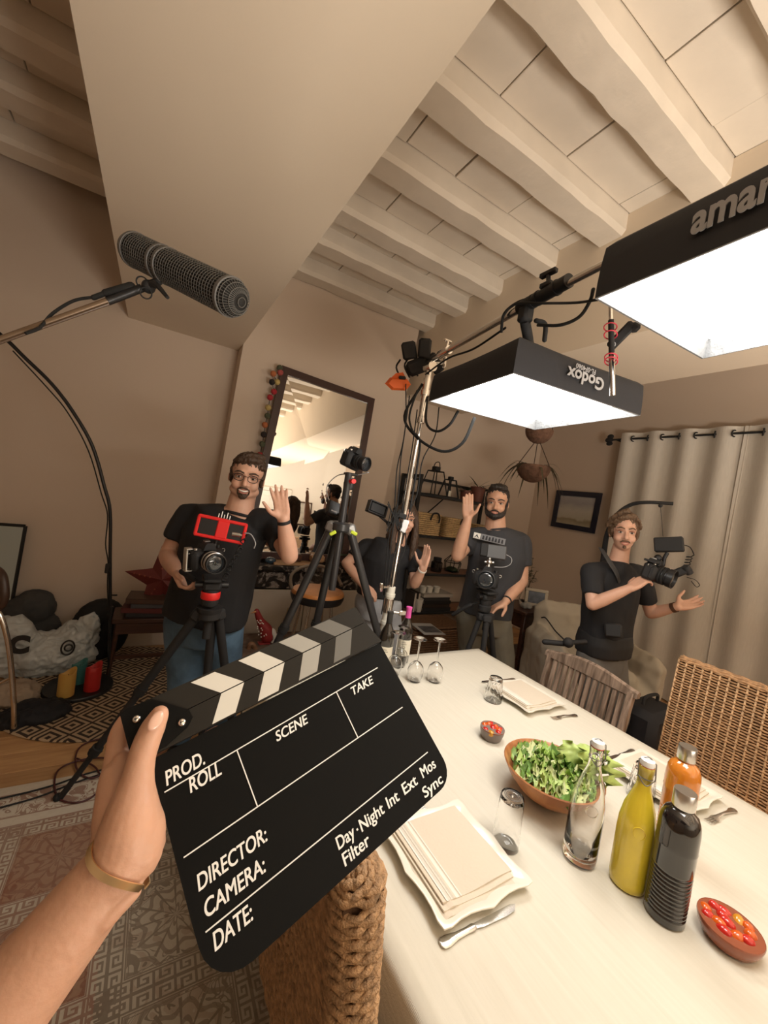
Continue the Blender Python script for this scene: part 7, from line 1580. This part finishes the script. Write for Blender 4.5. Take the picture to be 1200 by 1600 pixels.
for i, (u, v) in enumerate(((826, 945), (848, 946))):
    c = P(u - 3, v, 4.10); c.z = stz; m = MB(); rr = random.Random(i)
    t = thing('crumpled_paper', ('crumpled grey paper left on the side table', 'crumpled pale paper right on the side table')[i], 'paper', c); organic('paper', MB().ell(c + V((0, 0, .028)), (.06, .05, .03)), mat('paper_grey', (.32, .31, .28), .7), t, .008, 0, crumple(.02, 25))
ar = P(922, 1012, 3.5); ac_ = thing('armchair', 'armchair under a loose beige slipcover behind the slatted chair', 'armchair', fl(ar)); lin2 = mat('slipcover', (.42, .37, .29), .9, bump=.3, bscale=16)
F0 = fl(ar); ang = math.atan2(-F0.y, -F0.x) + .5
def A_(x, y, z): c, s = math.cos(ang), math.sin(ang); return F0 + V((x * c - y * s, x * s + y * c, z))
m = MB(); rot = Matrix.Translation(F0) @ Matrix.Rotation(ang, 4, 'Z')
m.box((0, 0, .22), (.74, .80, .42), rot, .06); m.box((-.33, 0, .50), (.20, .82, .78), rot, .09); 
for sy in (-1, 1): m.box((.0, sy * .38, .36), (.74, .18, .62), rot, .08)
m.box((.06, 0, .44), (.56, .56, .16), rot, .06)
def flr(me):
    for v in me.vertices: v.co.z = max(.004, v.co.z)
organic('slipcover', m, lin2, ac_, .016, 6, lambda co: .016 * noise.noise(V((co.x * 6, co.y * 6, co.z * 2.5))) + .008 * noise.noise(co * 14), None, flr)
cable('thin_cable', 'thin dark cable draped over the beige armchair', [P(846, 965, 3.2), P(853, 966, 3.12), P(867, 985, 2.9), P(882, 1000, 2.56)], .005)
lg = P(1016, 1098, 2.9); t = thing('black_case', 'black soft equipment case on the floor between the two chairs', 'case', fl(lg))
obj('case_body', MB().box((lg.x, lg.y, .22), (.40, .28, .40), Matrix.Identity(4), .05), mat('case_fabric', (.012, .012, .015), .75), t); obj('case_handle', MB().tube([(lg.x - .1, lg.y, .43), (lg.x - .08, lg.y, .48), (lg.x + .08, lg.y, .48), (lg.x + .1, lg.y, .43)], .012, 8, 4), matte_m, t)
single('canvas_bag', 'pale canvas bag on the floor under the side table edge', 'bag', MB().box((stx - .05, sty - .4, .12), (.3, .22, .22), b=.07), lin2)
# ------------------------------------------------------------------ seen only in the mirror: the end of the room behind the camera
def wallpic(c, w, h, label, col):
    t = thing('framed_picture', label, 'picture', c); c = V(c)
    for a, d in (((0, h / 2), (w + .04, .04)), ((0, -h / 2), (w + .04, .04)), ((-w / 2, 0), (.04, h)), ((w / 2, 0), (.04, h))): obj('frame_bar', MB().box(c + V((a[0], 0, a[1])), (d[0], .025, d[1]), b=.004), darkwood_m, t)
    obj('print', MB().box(c + V((0, 0, 0)), (w, .01, h)), mat('print_' + label.split()[0], col, .5, var=.3, vscale=5), t, smooth=0)
wallpic((3.95, YB + .02, 1.6), .5, .62, 'pale print on the rear wall, reflected in the mirror', (.5, .48, .42))
cbx = thing('low_cabinet', 'white cabinet by the rear wall, reflected in the mirror', 'cabinet', (1.75, YB + .25, 0)); obj('carcass', MB().box((1.75, YB + .25, .45), (1.1, .42, .88), b=.006), white_m, cbx)
for i in (-1, 1): d_ = obj('door', MB().box((1.75 + i * .27, YB + .465, .46), (.52, .02, .78), b=.004), white_m, cbx); obj('knob', MB().ell((1.75 + i * .05, YB + .485, .5), .014), steel_m, d_)
potted((2.05, YB + .44, .892), 'bushy green plant on the rear cabinet, reflected in the mirror', .12, .2, 26, .38, .05, 11)
potted((4.2, YB + .9, .001), 'tall leafy floor plant by the rear wall, reflected in the mirror', .18, .34, 30, .95, .07, 13, 'floor_plant')
